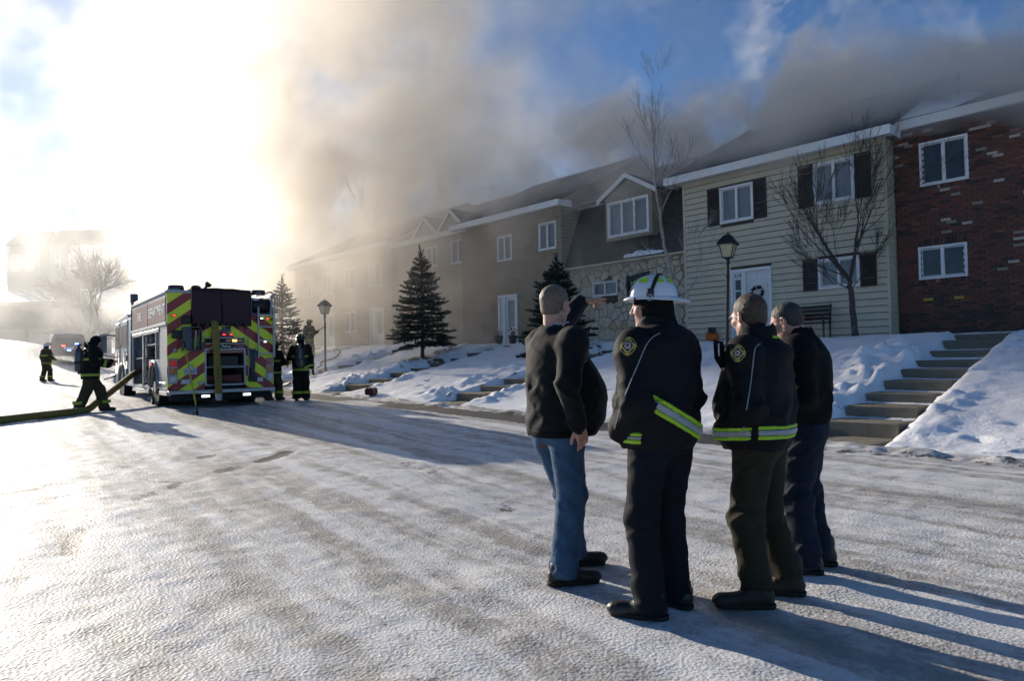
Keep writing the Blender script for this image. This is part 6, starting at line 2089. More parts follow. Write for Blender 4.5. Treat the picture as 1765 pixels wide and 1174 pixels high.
# body box: side walls with compartment bays, rear wall panels
body = MB()
body.box(-HW + .02, HW - .02, .10, 5.2, ZB + .05, ZB + .12)
body.box(-HW + .03, HW - .03, .95, .97, ZB, ZT - .1)
body.box(-.72, .72, .97, 5.2, ZT - .9, ZT - .85)
bo = body.build('body_frame', M_DARK, T0)
side = MB()
for sx in (-1, 1):
    xa, xb = (-HW, -HW + .05) if sx < 0 else (HW - .05, HW)
    side.box(xa, xb, 0.0, 5.2, 2.02, ZT)                       # high side panel
    side.box(xa, xb, 0.0, .09, ZB, 2.02); side.box(xa, xb, 1.44, 1.52, 1.22, 2.02)
    side.box(xa, xb, 3.32, 3.40, ZB, 2.02); side.box(xa, xb, 5.1, 5.2, ZB, 2.02)
    side.box(xa, xb, .09, 3.32, ZB, ZB + .10) if sx > 0 else side.box(xa, xb, .09, .9, ZB, ZB + .10)
    side.box(xa, xb, 2.42, 5.1, ZB, ZB + .10)
    side.box(xa, xb, 3.4, 5.1, 2.0, 2.02)
sd = side.build('side_wall', M_WPAINT, T0, bevel=.008)
# wheel-arch panels
for sx in (-1, 1):
    n, r0 = 14, .62
    cy, cz = 1.68, .53
    pts = [(.90, ZB), (.90, 1.22), (2.44, 1.22), (2.44, ZB)]
    arc = [(cy + r0 * math.cos(math.pi * k / n), cz + r0 * math.sin(math.pi * k / n)) for k in range(n + 1)]
    poly = [(.90, ZB), *[(max(.91, a), max(ZB + .001, b)) for a, b in arc[::-1]], (2.44, ZB), (2.44, 1.22), (.90, 1.22)]
    x = -HW if sx < 0 else HW - .05
    MB().prism(poly, .05, 'x', x).build('wheel_arch_panel', M_WPAINT, T0)
    rim = MB()
    rim.tube([((-HW - .015) * -sx if sx > 0 else -HW - .015, cy + (r0 + .02) * math.cos(math.pi * k / n), cz + (r0 + .02) * math.sin(math.pi * k / n)) for k in range(n + 1)], .035, 8)
    rim.build('wheel_arch_trim', M_ALU, T0, smooth=True)
    MB().lathe([(.004, -.03), (.05, -.025), (.055, 0), (.004, .002)], 14, (sx * (HW + .012), 1.95, 1.12), 'x').build('marker_light', L_REDON, T0)
# upper red panels with lettering
for sx in (-1, 1):
    for ya, yb in ((.12, 2.5), (2.56, 5.08)):
        p = MB().box(sx * HW - .012, sx * HW + .012, ya, yb, 2.12, ZT - .08).build('upper_panel', mat('engine_red_side', (.15, .03, .03), .5, var=.05, spec=.25), T0, bevel=.006)
    rotz = -90 if sx < 0 else 90
    Mx = lambda y: Matrix.Translation((sx * (HW + .016), y, 2.42)) @ Matrix.Rotation(R(rotz), 4, 'Z') @ Matrix.Rotation(R(90), 4, 'X')
    text_mesh('lettering', 'DEPARTMENT', .36, mat('silver_letter', (.62, .64, .64), .3, metal=.5, var=.05), T0, Mx(1.31))
    text_mesh('lettering', 'FIRE', .36, mat('silver_letter', (.62, .64, .64), .3), T0, Mx(3.8))
    MB().box(sx * HW - .03, sx * HW + .03, -.01, 5.2, 2.03, 2.10).build('rub_strip', M_ALU, T0, bevel=.006)
    MB().box(sx * HW - .04, sx * HW + .02, -.01, 5.2, ZT, ZT + .05).build('drip_rail', M_ALU, T0, bevel=.006)
    MB().tube([(sx * (HW - .02), .3, ZT + .12), (sx * (HW - .02), 4.9, ZT + .12)], .02, 8).build('hand_rail', M_ALU, T0)
    # closed roller shutter behind the rear wheel: separate slats
    z = ZB + .12
    sh = MB().box(sx * (HW - .03) - .005, sx * (HW - .03) + .005, .09, 1.44 if False else .90, ZB + .1, 2.0).build('roller_shutter', M_ALU, T0)
    k = 0
    while z < 1.98:
        MB().box(sx * (HW - .012) - .010, sx * (HW - .012) + .010, .095, .895, z + .004, z + .046).build('slat', M_ALU, sh)
        z += .05
    MB().tube([(sx * (HW + .02), .15, ZB + .2), (sx * (HW + .02), .84, ZB + .2)], .012, 6).build('pull_bar', M_ALU, sh)
    # bay over the wheel and the tall open bay ahead of it: dark with roller tracks and tools
    for ya, yb, za in ((.97, 3.32, 1.22), (3.40, 5.10, ZB + .1)):
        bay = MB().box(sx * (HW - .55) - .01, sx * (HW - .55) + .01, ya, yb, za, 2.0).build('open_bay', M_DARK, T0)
        for yy in (ya + .02, yb - .02):
            MB().box(sx * (HW - .02) - .02, sx * (HW - .02) + .02, yy - .02, yy + .02, za, 2.0).build('shutter_track', M_ALU, bay)
            zz = za + .08
            st = MB()
            while zz < 1.95:
                st.box(sx * (HW - .09) - .012, sx * (HW - .09) + .012, yy - .055, yy + .055, zz, zz + .03)
                zz += .075
            st.build('shelf_track', M_ALU, bay)
        MB().box(sx * (HW - .03) - .05, sx * (HW - .03) + .03, ya, yb, 1.9, 2.0, .015).build('shutter_roll', M_ALU, bay)
        MB().box(sx * (HW - .28) - .22, sx * (HW - .28) + .22, ya + .05, yb - .05, (za + 2.0) / 2, (za + 2.0) / 2 + .03).build('shelf', M_ALU, bay)
        for q in range(3):
            yq = ya + (yb - ya) * (q + .5) / 3
            MB().lathe([(.01, -.12), (.13, -.11), (.15, 0), (.13, .11), (.01, .12)], 14, (sx * (HW - .25), yq, (za + 2) / 2 + .2), 'x').build('hose_roll', M_GREYP, bay, smooth=True)
    MB().box(sx * (HW - .03) - .05, sx * (HW - .03) + .05, -.03, .93, ZB - .10, ZB - .005).build('rub_rail', M_ALU, T0, bevel=.01)
    MB().box(sx * (HW - .03) - .05, sx * (HW - .03) + .05, 2.42, 5.1, ZB - .10, ZB - .005).build('rub_rail', M_ALU, T0, bevel=.01)
# --- rear: chevron panels round the hose bed, the central bay and the ladder
rl = MB()
rl.box(-HW, -.72, -.02, .03, 1.92, ZT); rl.box(-HW, -.42, -.02, .03, ZB + .02, 1.92)
rl.build('rear_panel', M_CHL, T0)
rr_ = MB()
rr_.box(.55, HW, -.02, .03, ZB + .02, 2.30)
rr_.build('rear_panel', M_CHR, T0)
MB().box(-.415, .02, -.012, .03, 1.47, 2.08).build('rear_panel', M_CHL, T0); MB().box(.021, .545, -.012, .03, 1.47, 2.08).build('rear_panel', M_CHR, T0)
MB().box(-HW, -.71, -.03, .04, ZT + .001, ZT + .07).build('top_trim', M_ALU, T0)
# hose-bed cover: two hanging vinyl flaps with straps
for xa, xb in ((-.71, -.012), (.0, .69)):
    mb = MB()
    n = 16
    vs = []
    for i in range(n + 1):
        for j in range(9):
            x = xa + (xb - xa) * i / n; z = 2.02 + (ZT + .12 - 2.02) * j / 8
            vs.append((x, -.05 - .005 * math.sin(i * .9 + j * .5) - .008 * math.sin(i * .31) - .015 * (1 - j / 8), z))
    mb.add(vs, [(9 * i + j, 9 * (i + 1) + j, 9 * (i + 1) + j + 1, 9 * i + j + 1) for i in range(n) for j in range(8)])
    fl = mb.build('hose_bed_flap', M_MAROON, T0, smooth=True)
    fl.modifiers.new('thick', 'SOLIDIFY').thickness = .012
    for q in (.2, .5, .8):
        x = xa + (xb - xa) * q
        MB().box(x - .022, x + .022, -.105, -.085, 1.94, 2.12).build('strap', M_BLACK, fl)
        MB().box(x - .03, x + .03, -.115, -.095, 2.0, 2.05).build('buckle', M_BLACK, fl)
cv = MB()
vs = []
for i in range(13):
    for j in range(9):
        x = -.71 + 1.40 * i / 12; y = -.05 + 4.4 * j / 8
        vs.append((x, y, ZT + .12 + .03 * math.sin(math.pi * i / 12) + .006 * math.sin(i * 1.7 + j)))
cv.add(vs, [(9 * i + j, 9 * (i + 1) + j, 9 * (i + 1) + j + 1, 9 * i + j + 1) for i in range(12) for j in range(8)])
cv.build('hose_bed_cover', M_MAROON, T0, smooth=True)
for x, y, r, hh in ((-.98, .35, .19, .16), (.98, .35, .19, .12)):
    MB().lathe([(r * .95, 0), (r, .02), (r, hh * .55), (r * .9, hh), (.01, hh)], 20, (x, y, ZT + .05)).build('beacon', mat('smoked_beacon', (.02, .02, .022), .25, var=.1, coat=.6), T0, smooth=False)
MB().lathe([(.12, 0), (.12, .05), (.08, .09), (.01, .10)], 14, (-.55, .25, ZT + .13)).build('monitor_nozzle', M_BLACK, T0)
o_ = MB(Matrix.Translation((-.38, .18, ZT + .12)) @ Matrix.Rotation(R(35), 4, 'Y') @ Matrix.Rotation(R(20), 4, 'X')); o_.lathe([(.03, 0), (.035, .10), (.08, .14), (.08, .21), (.01, .21)], 14); o_.build('spot_light', M_BLACK, T0)
# right top: black cylinder recess
MB().box(.71, HW - .01, .04, .9, 2.31, 2.36).build('tank_shelf', M_GREYP, T0)
MB().lathe([(.01, -.26), (.19, -.25), (.2, .0), (.19, .25), (.01, .26)], 22, (.98, .22, 2.56), 'x').build('air_tank', M_BLACK, T0, smooth=True)
MB().box(.70, .73, .0, .9, 2.3, ZT).build('tank_side', M_GREYP, T0); MB().box(HW - .03, HW, .0, .9, 2.3, ZT).build('tank_side', M_GREYP, T0)
MB().box(.76, .90, -.02, .02, 2.68, 2.74).build('work_light', L_CLR, T0)
# ladder with grab rail
ld = MB()
for x in (.84, 1.22): ld.box(x - .018, x + .018, -.16, -.12, 1.22, 2.50)
lo_ = ld.build('ladder', M_ALU, T0)
for z in (1.32, 1.66, 2.0, 2.3): MB().box(.858, 1.202, -.16, -.12, z - .016, z + .016).build('rung', M_ALU, lo_)
MB().tube(smooth_path([(1.24, -.14, 1.2), (1.24, -.15, 2.4), (1.24, -.14, 2.78), (1.20, -.06, 2.90), (1.10, .02, 2.88), (1.04, .06, 2.80)], 6), .018, 8).build('grab_rail', M_ALU, lo_, smooth=True)
for x in (.84, 1.22):
    for z in (1.35, 2.2): MB().box(x - .03, x + .03, -.125, -.018, z - .03, z + .03).build('bracket', M_BLACK, lo_)
# lit markers and light bar
for x, z, m_ in ((-1.10, 2.25, L_REDON), (1.10, 2.22, L_REDON), (.95, 2.22, L_WHON), (1.03, 1.62, L_WHON), (.03, 1.80, L_REDON), (.20, 1.80, L_REDON)):
    MB().box(x - .05, x + .05, -.05, -.0205, z - .025, z + .025, .008).build('light_housing', M_BLACK, T0)
    MB().box(x - .032, x + .032, -.058, -.051, z - .014, z + .014).build('marker_light', m_, T0)
lb = MB().box(-.40, .50, -.10, -.013, 1.60, 1.70, .012).build('light_bar', M_BLACK, T0)
for k in range(6): MB().box(-.37 + .145 * k, -.26 + .145 * k, -.108, -.101, 1.625, 1.675).build('light_segment', L_AMBON if k == 4 else L_AMB if k in (3, 5) else M_DARK, lb)
MB().box(-.42, .52, -.115, -.013, 1.705, 1.73).build('light_bar_hood', M_ALU, T0); MB().box(-.42, .52, -.115, -.013, 1.565, 1.59).build('light_bar_hood', M_ALU, T0)
lg = MB(Matrix.Translation((.08, -.03, 1.51)) @ Matrix.Scale(1.0, 4)); lg.lathe([(.004, -.012), (.20, -.01), (.20, .0), (.004, .0)], 28, (0, 0, 0), 'y')
lg.v = [(x, y, 1.51 + (z - 1.51) * .30) for x, y, z in lg.v]
lgo = lg.build('maker_plate', M_BLACK, T0)
text_mesh('maker_name', 'Pierce', .085, mat('silver_letter', (.62, .64, .64), .3), lgo, Matrix.Translation((.08, -.044, 1.51)) @ Matrix.Rotation(R(90), 4, 'X'))
MB().box(.33, .49, -.035, -.013, 1.47, 1.54).build('data_plate', M_GREYP, T0)
# shield sticker frame with unit number
MB().box(-.02, .20, -.03, -.013, 1.86, 2.0, .01).build('unit_plate', M_GREYP, T0)
text_mesh('unit_number', '3', .11, M_DARK, T0, Matrix.Translation((.09, -.034, 1.93)) @ Matrix.Rotation(R(90), 4, 'X'))
# central bay
cb = MB()
cb.box(-.42, -.38, -.03, .9, .56, 1.46); cb.box(.51, .55, -.03, .9, .56, 1.46); cb.box(-.38, .51, -.03, .9, 1.42, 1.46); cb.box(-.38, .51, .0, .9, .54, .58)
cbo = cb.build('rear_bay', M_ALU, T0)
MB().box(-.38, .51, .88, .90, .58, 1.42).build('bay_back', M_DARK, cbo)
MB().box(-.38, .51, .02, .85, .98, 1.0).build('bay_shelf', M_ALU, cbo)
MB().box(-.36, .49, .05, .8, .58, .80, .03).build('red_crate', mat('red_crate', (.11, .012, .010), .6, var=.2), cbo)
MB().box(-.3, .42, .15, .8, 1.005, 1.28, .03).build('equipment_case', M_BLACK, cbo)
MB().box(-.38, .51, -.02, .03, 1.34, 1.415, .01).build('shutter_roll', M_RED, cbo)
MB().tube([(-.34, -.05, 1.02), (.47, -.05, 1.02)], .014, 8).build('grab_bar', M_ALU, cbo)
MB().tube([(.60, -.08, .75), (.60, -.08, 1.72)], .016, 8).build('hand_rail', M_ALU, T0)
# open box on the left with its door, small lamps
bx = MB()
bx.box(-.94, -.93, -.24, -.021, 1.40, 1.98); bx.box(-.93, -.52, -.24, -.021, 1.40, 1.415); bx.box(-.93, -.52, -.24, -.021, 1.965, 1.98); bx.box(-.53, -.52, -.24, -.021, 1.415, 1.965)
bxo = bx.build('tool_box', M_GREYP, T0)
dr_ = MB(Matrix.Translation((-.94, -.24, 0)) @ Matrix.Rotation(R(28), 4, 'Z')); dr_.box(0, .22, -.02, -.002, 1.40, 1.98, .006); dr_.build('box_door', M_GREYP, bxo)
for q in range(3): MB().tube([(-.72 + .07 * q, -.12, 1.43), (-.70 + .07 * q, -.14, 1.9)], .02, 8).build('tool_handle', (M_BLACK, M_ALU, M_GREYP)[q], bxo)
MB().box(-1.16, -.97, -.16, -.021, 1.70, 1.90, .02).build('scene_light', M_BLACK, T0)
MB().box(-.92, -.74, -.14, -.021, 2.05, 2.25, .02).build('scene_light', M_BLACK, T0)
MB().lathe([(.006, -.03), (.035, -.028), (.06, -.006), (.06, .0)], 16, (-1.07, -.022, 1.42), 'y').build('fill_cap', M_ALU, T0)
# tail-light stacks
for sx in (-1, 1):
    xa, xb = (-1.235, -1.03) if sx < 0 else (1.05, 1.235)
    ts = MB().box(xa, xb, -.05, -.021, .62, 1.22, .012).build('tail_light_frame', M_ALU, T0)
    for z, m_ in ((1.11, L_REDON if sx < 0 else L_RED), (.92, L_AMB), (.73, L_CLR)):
        MB().box(xa + .025, xb - .025, -.075, -.051, z - .08, z + .08, .015).build('tail_light', mat('half_lit_red_lens', (.55, .02, .015), .2, emit=.10) if m_ is L_REDON else m_, ts)
    MB().box(sx * .86 - .11, sx * .86 + .11, -.06, -.021, .60, .73, .012).build('reverse_light_frame', M_ALU, T0)
    MB().box(sx * .86 - .085, sx * .86 + .085, -.07, -.061, .625, .705).build('reverse_light', L_CLR, T0)
    MB().box(sx * 1.05 - .06, sx * 1.05 + .06, -.035, -.021, .49, .535, .01).build('reflector', L_RED, T0)
MB().lathe([(.003, -.02), (.05, -.018), (.06, .0)], 14, (-.52, -.022, .62), 'y').build('eyelet', M_ALU, T0)
pl = MB().box(-.90, -.60, -.034, -.021, .84, .99, .004).build('number_plate', mat('plate_paper', (.42, .46, .54), .5, var=.08), T0)
text_mesh('plate_number', '5-1038', .085, mat('plate_ink', (.05, .06, .10), .5), pl, Matrix.Translation((-.75, -.036, .905)) @ Matrix.Rotation(R(90), 4, 'X'))
MB().lathe([(.05, 0), (.05, .05), (.03, .07)], 12, (-.75, -.05, 1.0)).build('plate_lamp', L_CLR, T0)
# tailboard and underside
MB().box(-HW, HW, -.14, .02, ZB - .07, ZB + .015, .01).build('tailboard', M_PLATE, T0)
MB().box(-HW + .05, HW - .05, .05, .10, .20, ZB - .08).build('skirt', M_DARK, T0)
MB().box(-.42, .42, .05, 9.0, .42, .66).build('chassis', M_DARK, T0)
for x in (-.42, .55):
    MB().box(x - .10, x + .10, -.10, -.04, .27, .33).build('ground_light_bracket', M_BLACK, T0)
    MB().box(x - .09, x + .09, -.115, -.101, .275, .325).build('ground_light', L_WHON, T0)
# hanging nozzle appliance
MB().box(.62, .80, -.12, -.021, 1.2, 1.42, .02).build('clip_plate', M_GREYP, T0)
MB().lathe([(.05, 0), (.06, .1), (.045, .2), (.06, .3), (.05, .62), (.075, .65), (.075, .72), (.01, .72)], 14, (.70, -.10, .72)).build('nozzle', mat('nozzle_blue', (.02, .03, .07), .5, var=.3), T0)
MB().box(.60, .80, -.16, -.03, .62, .76, .03).build('nozzle_tip', M_BLACK, T0)
# cab and pump panel
cabp = [(5.35, ZB + .02), (9.15, ZB + .02), (9.30, .75), (9.30, 1.35), (9.15, 2.35), (8.85, 2.62), (6.6, 2.70), (6.2, 2.55), (5.35, 2.55)]
for sx in (-1, 1):
    pass
cab = MB().prism([(a, b) for a, b in cabp], 2 * HW - .06, 'x', -HW + .03).build('cab', M_WPAINT, T0, bevel=.03)
for sx in (-1, 1):
    x0, x1 = sx * (HW - .02) - .012, sx * (HW - .02) + .012
    for ya, yb in ((6.25, 7.15), (7.95, 8.95)):
        d_ = MB().box(x0, x1, ya, yb, .80, 2.50, .01).build('cab_door', M_WPAINT, cab)
        MB().box(x0 - .004, x1 + .004, ya + .03, yb - .03, .82, 1.52).build('door_panel', M_RED, d_)
        MB().box(x0 - .006, x1 + .006, ya + .10, yb - .10, 1.64, 2.36).build('window', M_DARK, d_)
        MB().tube([(sx * (HW + .02), ya + .12, 1.1), (sx * (HW + .045), ya + .12, 1.2), (sx * (HW + .045), ya + .12, 1.42), (sx * (HW + .02), ya + .12, 1.5)], .014, 6).build('handle', M_ALU, d_)
    MB().box(x0, x1, 7.2, 7.9, 1.7, 2.35).build('side_window', M_DARK, cab)
    pnl = MB().box(sx * (HW - .03) - .02, sx * (HW - .03) + .02, 5.24, 5.95, ZB + .05, 2.0).build('pump_panel', M_ALU, T0)
    for z in (.9, 1.3): MB().lathe([(.01, -.08), (.09, -.07), (.09, .0)], 16, (sx * (HW + .06), 5.6, z), 'x').build('intake', M_ALU, pnl)
    cy, cz, r0, n = 7.45, .53, .60, 12
    MB().tube([(sx * (HW - .01), cy + r0 * math.cos(math.pi * k / n), cz + r0 * math.sin(math.pi * k / n)) for k in range(n + 1)], .05, 8).build('wheel_arch_trim', M_ALU, cab, smooth=True)
    MB().lathe([(.01, -.02), (r0 - .03, -.02), (r0 - .03, .02), (.01, .02)], 24, (sx * (HW - .025), cy, cz), 'x').build('wheel_well', M_DARK, cab)
    MB().tube([(sx * (HW - .05), 8.9, 2.1), (sx * (HW + .30), 9.0, 2.15)], .02, 6).build('mirror_arm', M_BLACK, cab)
    MB().tube([(sx * (HW - .05), 8.9, 1.35), (sx * (HW + .33), 9.0, 1.45)], .02, 6).build('mirror_arm', M_RED, cab)
    mr = MB().box(sx * (HW + .36) - .13, sx * (HW + .36) + .13, 8.92, 9.05, 1.5, 2.15, .04).build('mirror', M_WPAINT if sx < 0 else M_BLACK, cab)
    MB().box(sx * (HW + .36) - .10, sx * (HW + .36) + .10, 8.90, 8.919, 1.55, 2.1).build('mirror_glass', M_GLASS, mr)
    mast = MB().tube([(sx * (HW - .02), 5.28, .9), (sx * (HW - .02), 5.28, 3.0)], [.07, .035], 10).build('light_mast', M_GREYP, T0)
    MB().box(sx * (HW - .02) - .06, sx * (HW - .02) + .14, 5.18, 5.34, 2.95, 3.22, .03).build('mast_light', M_GREYP, mast)
    MB().tube([(sx * (HW - .1), 9.0, .75), (sx * (HW + .30), 9.25, .62)], .02, 6).build('bumper_rail', M_BLACK, cab)
MB().box(-HW - .02, HW + .02, 9.1, 9.75, .48, .80, .05).build('front_bumper', M_ALU, T0)
MB().box(-.9, .9, 8.0, 8.5, 2.71, 2.90, .04).build('roof_beacon_bar', lens('red_lens', (.30, .012, .010)), cab)
# wheels: twin rear, single front
def wheel(x, y, wd, dual):
    r = .53
    w_ = MB().lathe([(.30, -wd / 2), (r - .05, -wd / 2), (r, -wd / 2 + .05), (r, wd / 2 - .05), (r - .05, wd / 2), (.30, wd / 2)], 36, (x, y, r), 'x').build('tyre', M_TYRE, T0, smooth=False)
    tr = MB()
    for k in range(36):
        a = 2 * math.pi * k / 36
        c = Matrix.Translation((x, y, r)) @ Matrix.Rotation(a, 4, 'X')
        tr.M = c
        tr.box(-wd / 2 + .02, -.02, -.022, .022, r - .005, r + .014); tr.box(.02, wd / 2 - .02, .01, .054, r - .005, r + .014)
    tr.build('tread', M_TYRE, w_)
    sx = -1 if x < 0 else 1
    MB().lathe([(.30, 0), (.28, .02 * sx), (.20, -.06 * sx), (.16, -.05 * sx), (.14, .06 * sx), (.01, .07 * sx)], 24, (x + sx * wd / 2 * .8, y, r), 'x').build('rim', M_ALU, w_, smooth=False)
for sx in (-1, 1):
    wheel(sx * 1.06, 1.68, .30, True); wheel(sx * .72, 1.68, .28, True); wheel(sx * 1.05, 7.45, .32, False)
def trk(x, y, z): return T0.matrix_basis @ Vector((x, y, z))
# wheel chock in front of the rear wheel
for yy, lb_ in ((2.35, 'dark wheel chock against the fire engine rear wheel'),):
    c_ = thing('wheel_chock', lb_, 'wheel chock', trk(-1.1, yy, 0), TRK_ROT)
    MB().prism([(-.17, 0), (.17, 0), (.17, .08), (-.10, .26), (-.17, .26)], .24, 'x', -.12).build('wedge', M_BLACK, c_)
    MB().tube([(-.13, .02, .2), (-.18, .02, .25), (-.18, -.06, .2)], .012, 6).build('chock_handle', M_ALU, c_)
# hose hanging from the bed down the back
hz = MB()
path = smooth_path([(-.20, -.02, 2.16), (-.20, -.14, 2.02), (-.19, -.17, 1.6), (-.17, -.19, 1.1), (-.15, -.20, .6), (-.14, -.20, .34)], 6)
vs = []
for i, p in enumerate(path):
    wv = .088 + .006 * math.sin(i * .7)
    for dx, dy in ((-wv, 0), (-wv * .8, -.018), (0, -.026), (wv * .8, -.018), (wv, 0), (wv * .8, .014), (0, .02), (-wv * .8, .014)): vs.append((p.x + dx, p.y + dy, p.z))
n = len(path)
hz.add(vs, [(8 * i + k, 8 * i + (k + 1) % 8, 8 * i + 8 + (k + 1) % 8, 8 * i + 8 + k)[::-1] for i in range(n - 1) for k in range(8)])
H0 = thing('hanging_hose', 'yellow large hose hanging down the rear of the fire engine from the hose bed', 'hose', trk(0, 0, 0), TRK_ROT)
hzo = hz.build('hose', M_HOSE_Y, H0, smooth=True)
MB().lathe([(.06, -.10), (.075, -.09), (.075, -.02), (.085, -.02), (.085, .06), (.06, .08)], 16, (-.14, -.20, .28)).build('coupling', M_ALU, H0)
text_mesh('hose_print', 'FIRE DEPT', .075, mat('hose_ink', (.03, .022, .01), .9), H0, Matrix.Translation((-.155, -.222, .83)) @ Matrix.Rotation(R(4), 4, 'Y') @ Matrix.Rotation(R(90), 4, 'X') @ Matrix.Rotation(R(90), 4, 'Z'))
# pike pole leaning on the tool box
a_, b_ = trk(-.93, -.27, 1.62), at_depth(341, 719, 15.2)
b_.z = gz(b_.x, b_.y)
pk = thing('pike_pole', 'yellow pike pole with black hook leaning on the fire engine rear', 'pole', b_)
d_ = a_ - b_
MB().tube([(d_ * .12)[:], (d_ * .9)[:]], .019, 10).build('shaft', mat('pole_yellow', (.42, .36, .03), .5, var=.15), pk)
MB().tube([(d_ * .9)[:], d_[:]], .024, 10).build('grip', M_BLACK, pk)
tip = MB().tube([(d_ * .13)[:], (d_ * .0 + Vector((0, 0, .02)))[:]], .022, 8)
tip.tube(smooth_path([d_ * .02 + Vector((0, 0, .02)), d_ * .02 + Vector((-.06, 0, .01)), d_ * .02 + Vector((-.11, 0, .05))], 4), .012, 6)
tip.build('hook', M_BLACK, pk)
# supply hose from the pump to the left edge of the picture
s_ = trk(-.95, 4.75, .98)
pts = [s_, trk(-1.30, 4.45, .86)]
for px, py, Z in ((206, 664, 18.3), (188, 678, 17.3), (168, 693, 16.4), (150, 702, 15.9), (120, 708, 15.3), (70, 716, 14.6), (10, 726, 13.8), (-80, 740, 12.8), (-240, 765, 11.4)):
    p = at_depth(px, py, Z); zz = gz(p.x, p.y) + .075
    p.z = max(zz, p.z if px > 160 else zz)
    pts.append(p)
SUP = smooth_path(pts, 8)
tag(MB().tube(SUP, .078, 14).build('supply_hose', M_HOSE_Y, None, smooth=True), 'thick olive yellow supply hose running along the road from the fire engine side', 'hose')

# ------------------------------------------------------------------ firefighters
M_TURN = cloth('turnout_black', (.0085, .0085, .0085), rough=.9, bump=.15)
M_TURNT = cloth('turnout_tan', (.050, .040, .022), rough=.9, bump=.15)
M_HELB = mat('black_helmet', (.012, .012, .013), .35, var=.1, coat=.3)
M_BAND = mat('dull_lime_band', (.26, .36, .04), .6, var=.15, scale=30)
M_TANK = mat('air_cylinder', (.045, .050, .056), .35, var=.15, coat=.4)
def firefighter(label, loc, az, h, feet, arms, hands, head_, m_coat, m_tr, seed, tank=True, helmet='black', coat_low=.76, band_m=None, knee=.05, hipy=0.0, lean=0.0):
    band_m = band_m or M_BAND
    k = h / 1.8
    sp = dict(label=label, az=az, loc=loc, h=h, seed=seed, voxel=.012, jv=.014, feet=feet, arms=arms, hands=hands, head=head_, knee=knee, hipy=hipy, neck=(0, lean, 1.50 * k), group='firefighters in turnout gear',
              trousers=dict(m=m_tr, r=(.125, .108, .112), hip=(.19, .16), fold=.012, len=.0),
              jacket=dict(m=m_coat, rows=[(coat_low * k, 0, .0, .225, .19), (.9 * k, 0, .0, .225, .19), (1.1 * k, 0, lean * .4, .235, .19), (1.3 * k, 0, lean * .8, .24, .18), (1.42 * k, 0, lean, .215, .15), (1.5 * k, 0, lean, .12, .11)], arm=(.095, .085, .078), collar=(.11, .105, 1.46 * k, 1.58 * k, .0), fold=.012),
              shoe=M_SHOEBK, shoeL=.32, boot=.12)
    o, g, ga, gt, jo, HC, HR, A = person(sp)
    for z in (1.22 * k, .86 * k): band_obj('reflective_band', gt, (0, 0, 1), z, .032, .012, band_m, jo)
    for a in 'lr':
        S_, E_, W_ = A[a]
        d_ = (W_ - E_).normalized()
        mid = E_.lerp(W_, .72)
        band_obj('reflective_band', ga, d_[:], d_.dot(mid), .03, .012, band_m, jo, [((E_ - W_).normalized()[:], (E_ - W_).normalized().dot(E_)), ((d_)[:], d_.dot(W_) + .01), (((-1, 0, 0) if a == 'r' else (1, 0, 0)), -.10)])
        J_ = feet[0] if a == 'l' else feet[1]
        lg = MB()
        lg.tube([(J_[0], J_[1] - .01, .19), (J_[0], J_[1] - .01, .26)], [.126, .128], 18, cap=False)
        lg.build('reflective_band', band_m, o, smooth=True)
    if helmet == 'black': chief_helmet(o, HC, HR, detail=False, m_shell=M_HELB)
    elif helmet == 'white': chief_helmet(o, HC, HR, detail=False)
    hg = SDF(HC - Vector((.18, .18, .22)), HC + Vector((.18, .18, .16)), .011)
    def T(x, y, z): return HC + HR @ Vector((x, y, z))
    hg.ell(T(0, -.02, .01), (.098, .115, .115 if helmet else .13), .02, rot=HR); hg.cone(T(0, -.03, -.05), T(0, -.03, -.16), .092, .1, .03)
    if helmet: hg.ell(T(0, .13, -.02), (.06, .07, .09), .01, 'sub', rot=HR)
    hg.obj('hood', M_PARKA2, o)
    if tank:
        ty = -.27 + lean * .6
        t_ = MB().lathe([(.01, 0), (.07, .01), (.09, .06), (.09, .46), (.07, .53), (.03, .56), (.03, .60), (.05, .60), (.05, .64), (.01, .64)][::1], 18, (0, ty, .93 * k)).build('air_cylinder', M_TANK, o, smooth=True)
        MB().box(-.13, .13, ty + .06, ty + .10, .92 * k, 1.45 * k, .02).build('back_frame', M_BLACK, t_)
        MB().box(-.10, .10, ty - .095, ty + .06, 1.12 * k, 1.17 * k, .01).build('cylinder_strap', M_BLACK, t_)
        MB().tube([(-.05, ty, .93 * k), (-.13, ty, .90 * k), (-.16, ty + .05, .93 * k)], .03, 8).build('valve', M_BLACK, t_)
        for s in (-1, 1):
            MB().tube(smooth_path([(s * .12, ty + .08, 1.42 * k), (s * .13, lean - .02, 1.53 * k), (s * .13, .17 + lean, 1.38 * k), (s * .17, .15, 1.05 * k), (s * .18, -.1, .98 * k)], 5), .022, 6).build('shoulder_strap', M_BLACK, t_, smooth=True)
    return o, jo, gt
def stand(px, py, Z):
    p = at_depth(px, py, Z); p.z = gz(p.x, p.y); return p
def down(sx, e=.28): return [(sx * .205, 0, 1.47), (sx * .27, -.05, 1.19), (sx * .29, .06, .95)]
HD = {'l': ((0, .2, -1), (1, 0, 0), False), 'r': ((0, .2, -1), (-1, 0, 0), True)}
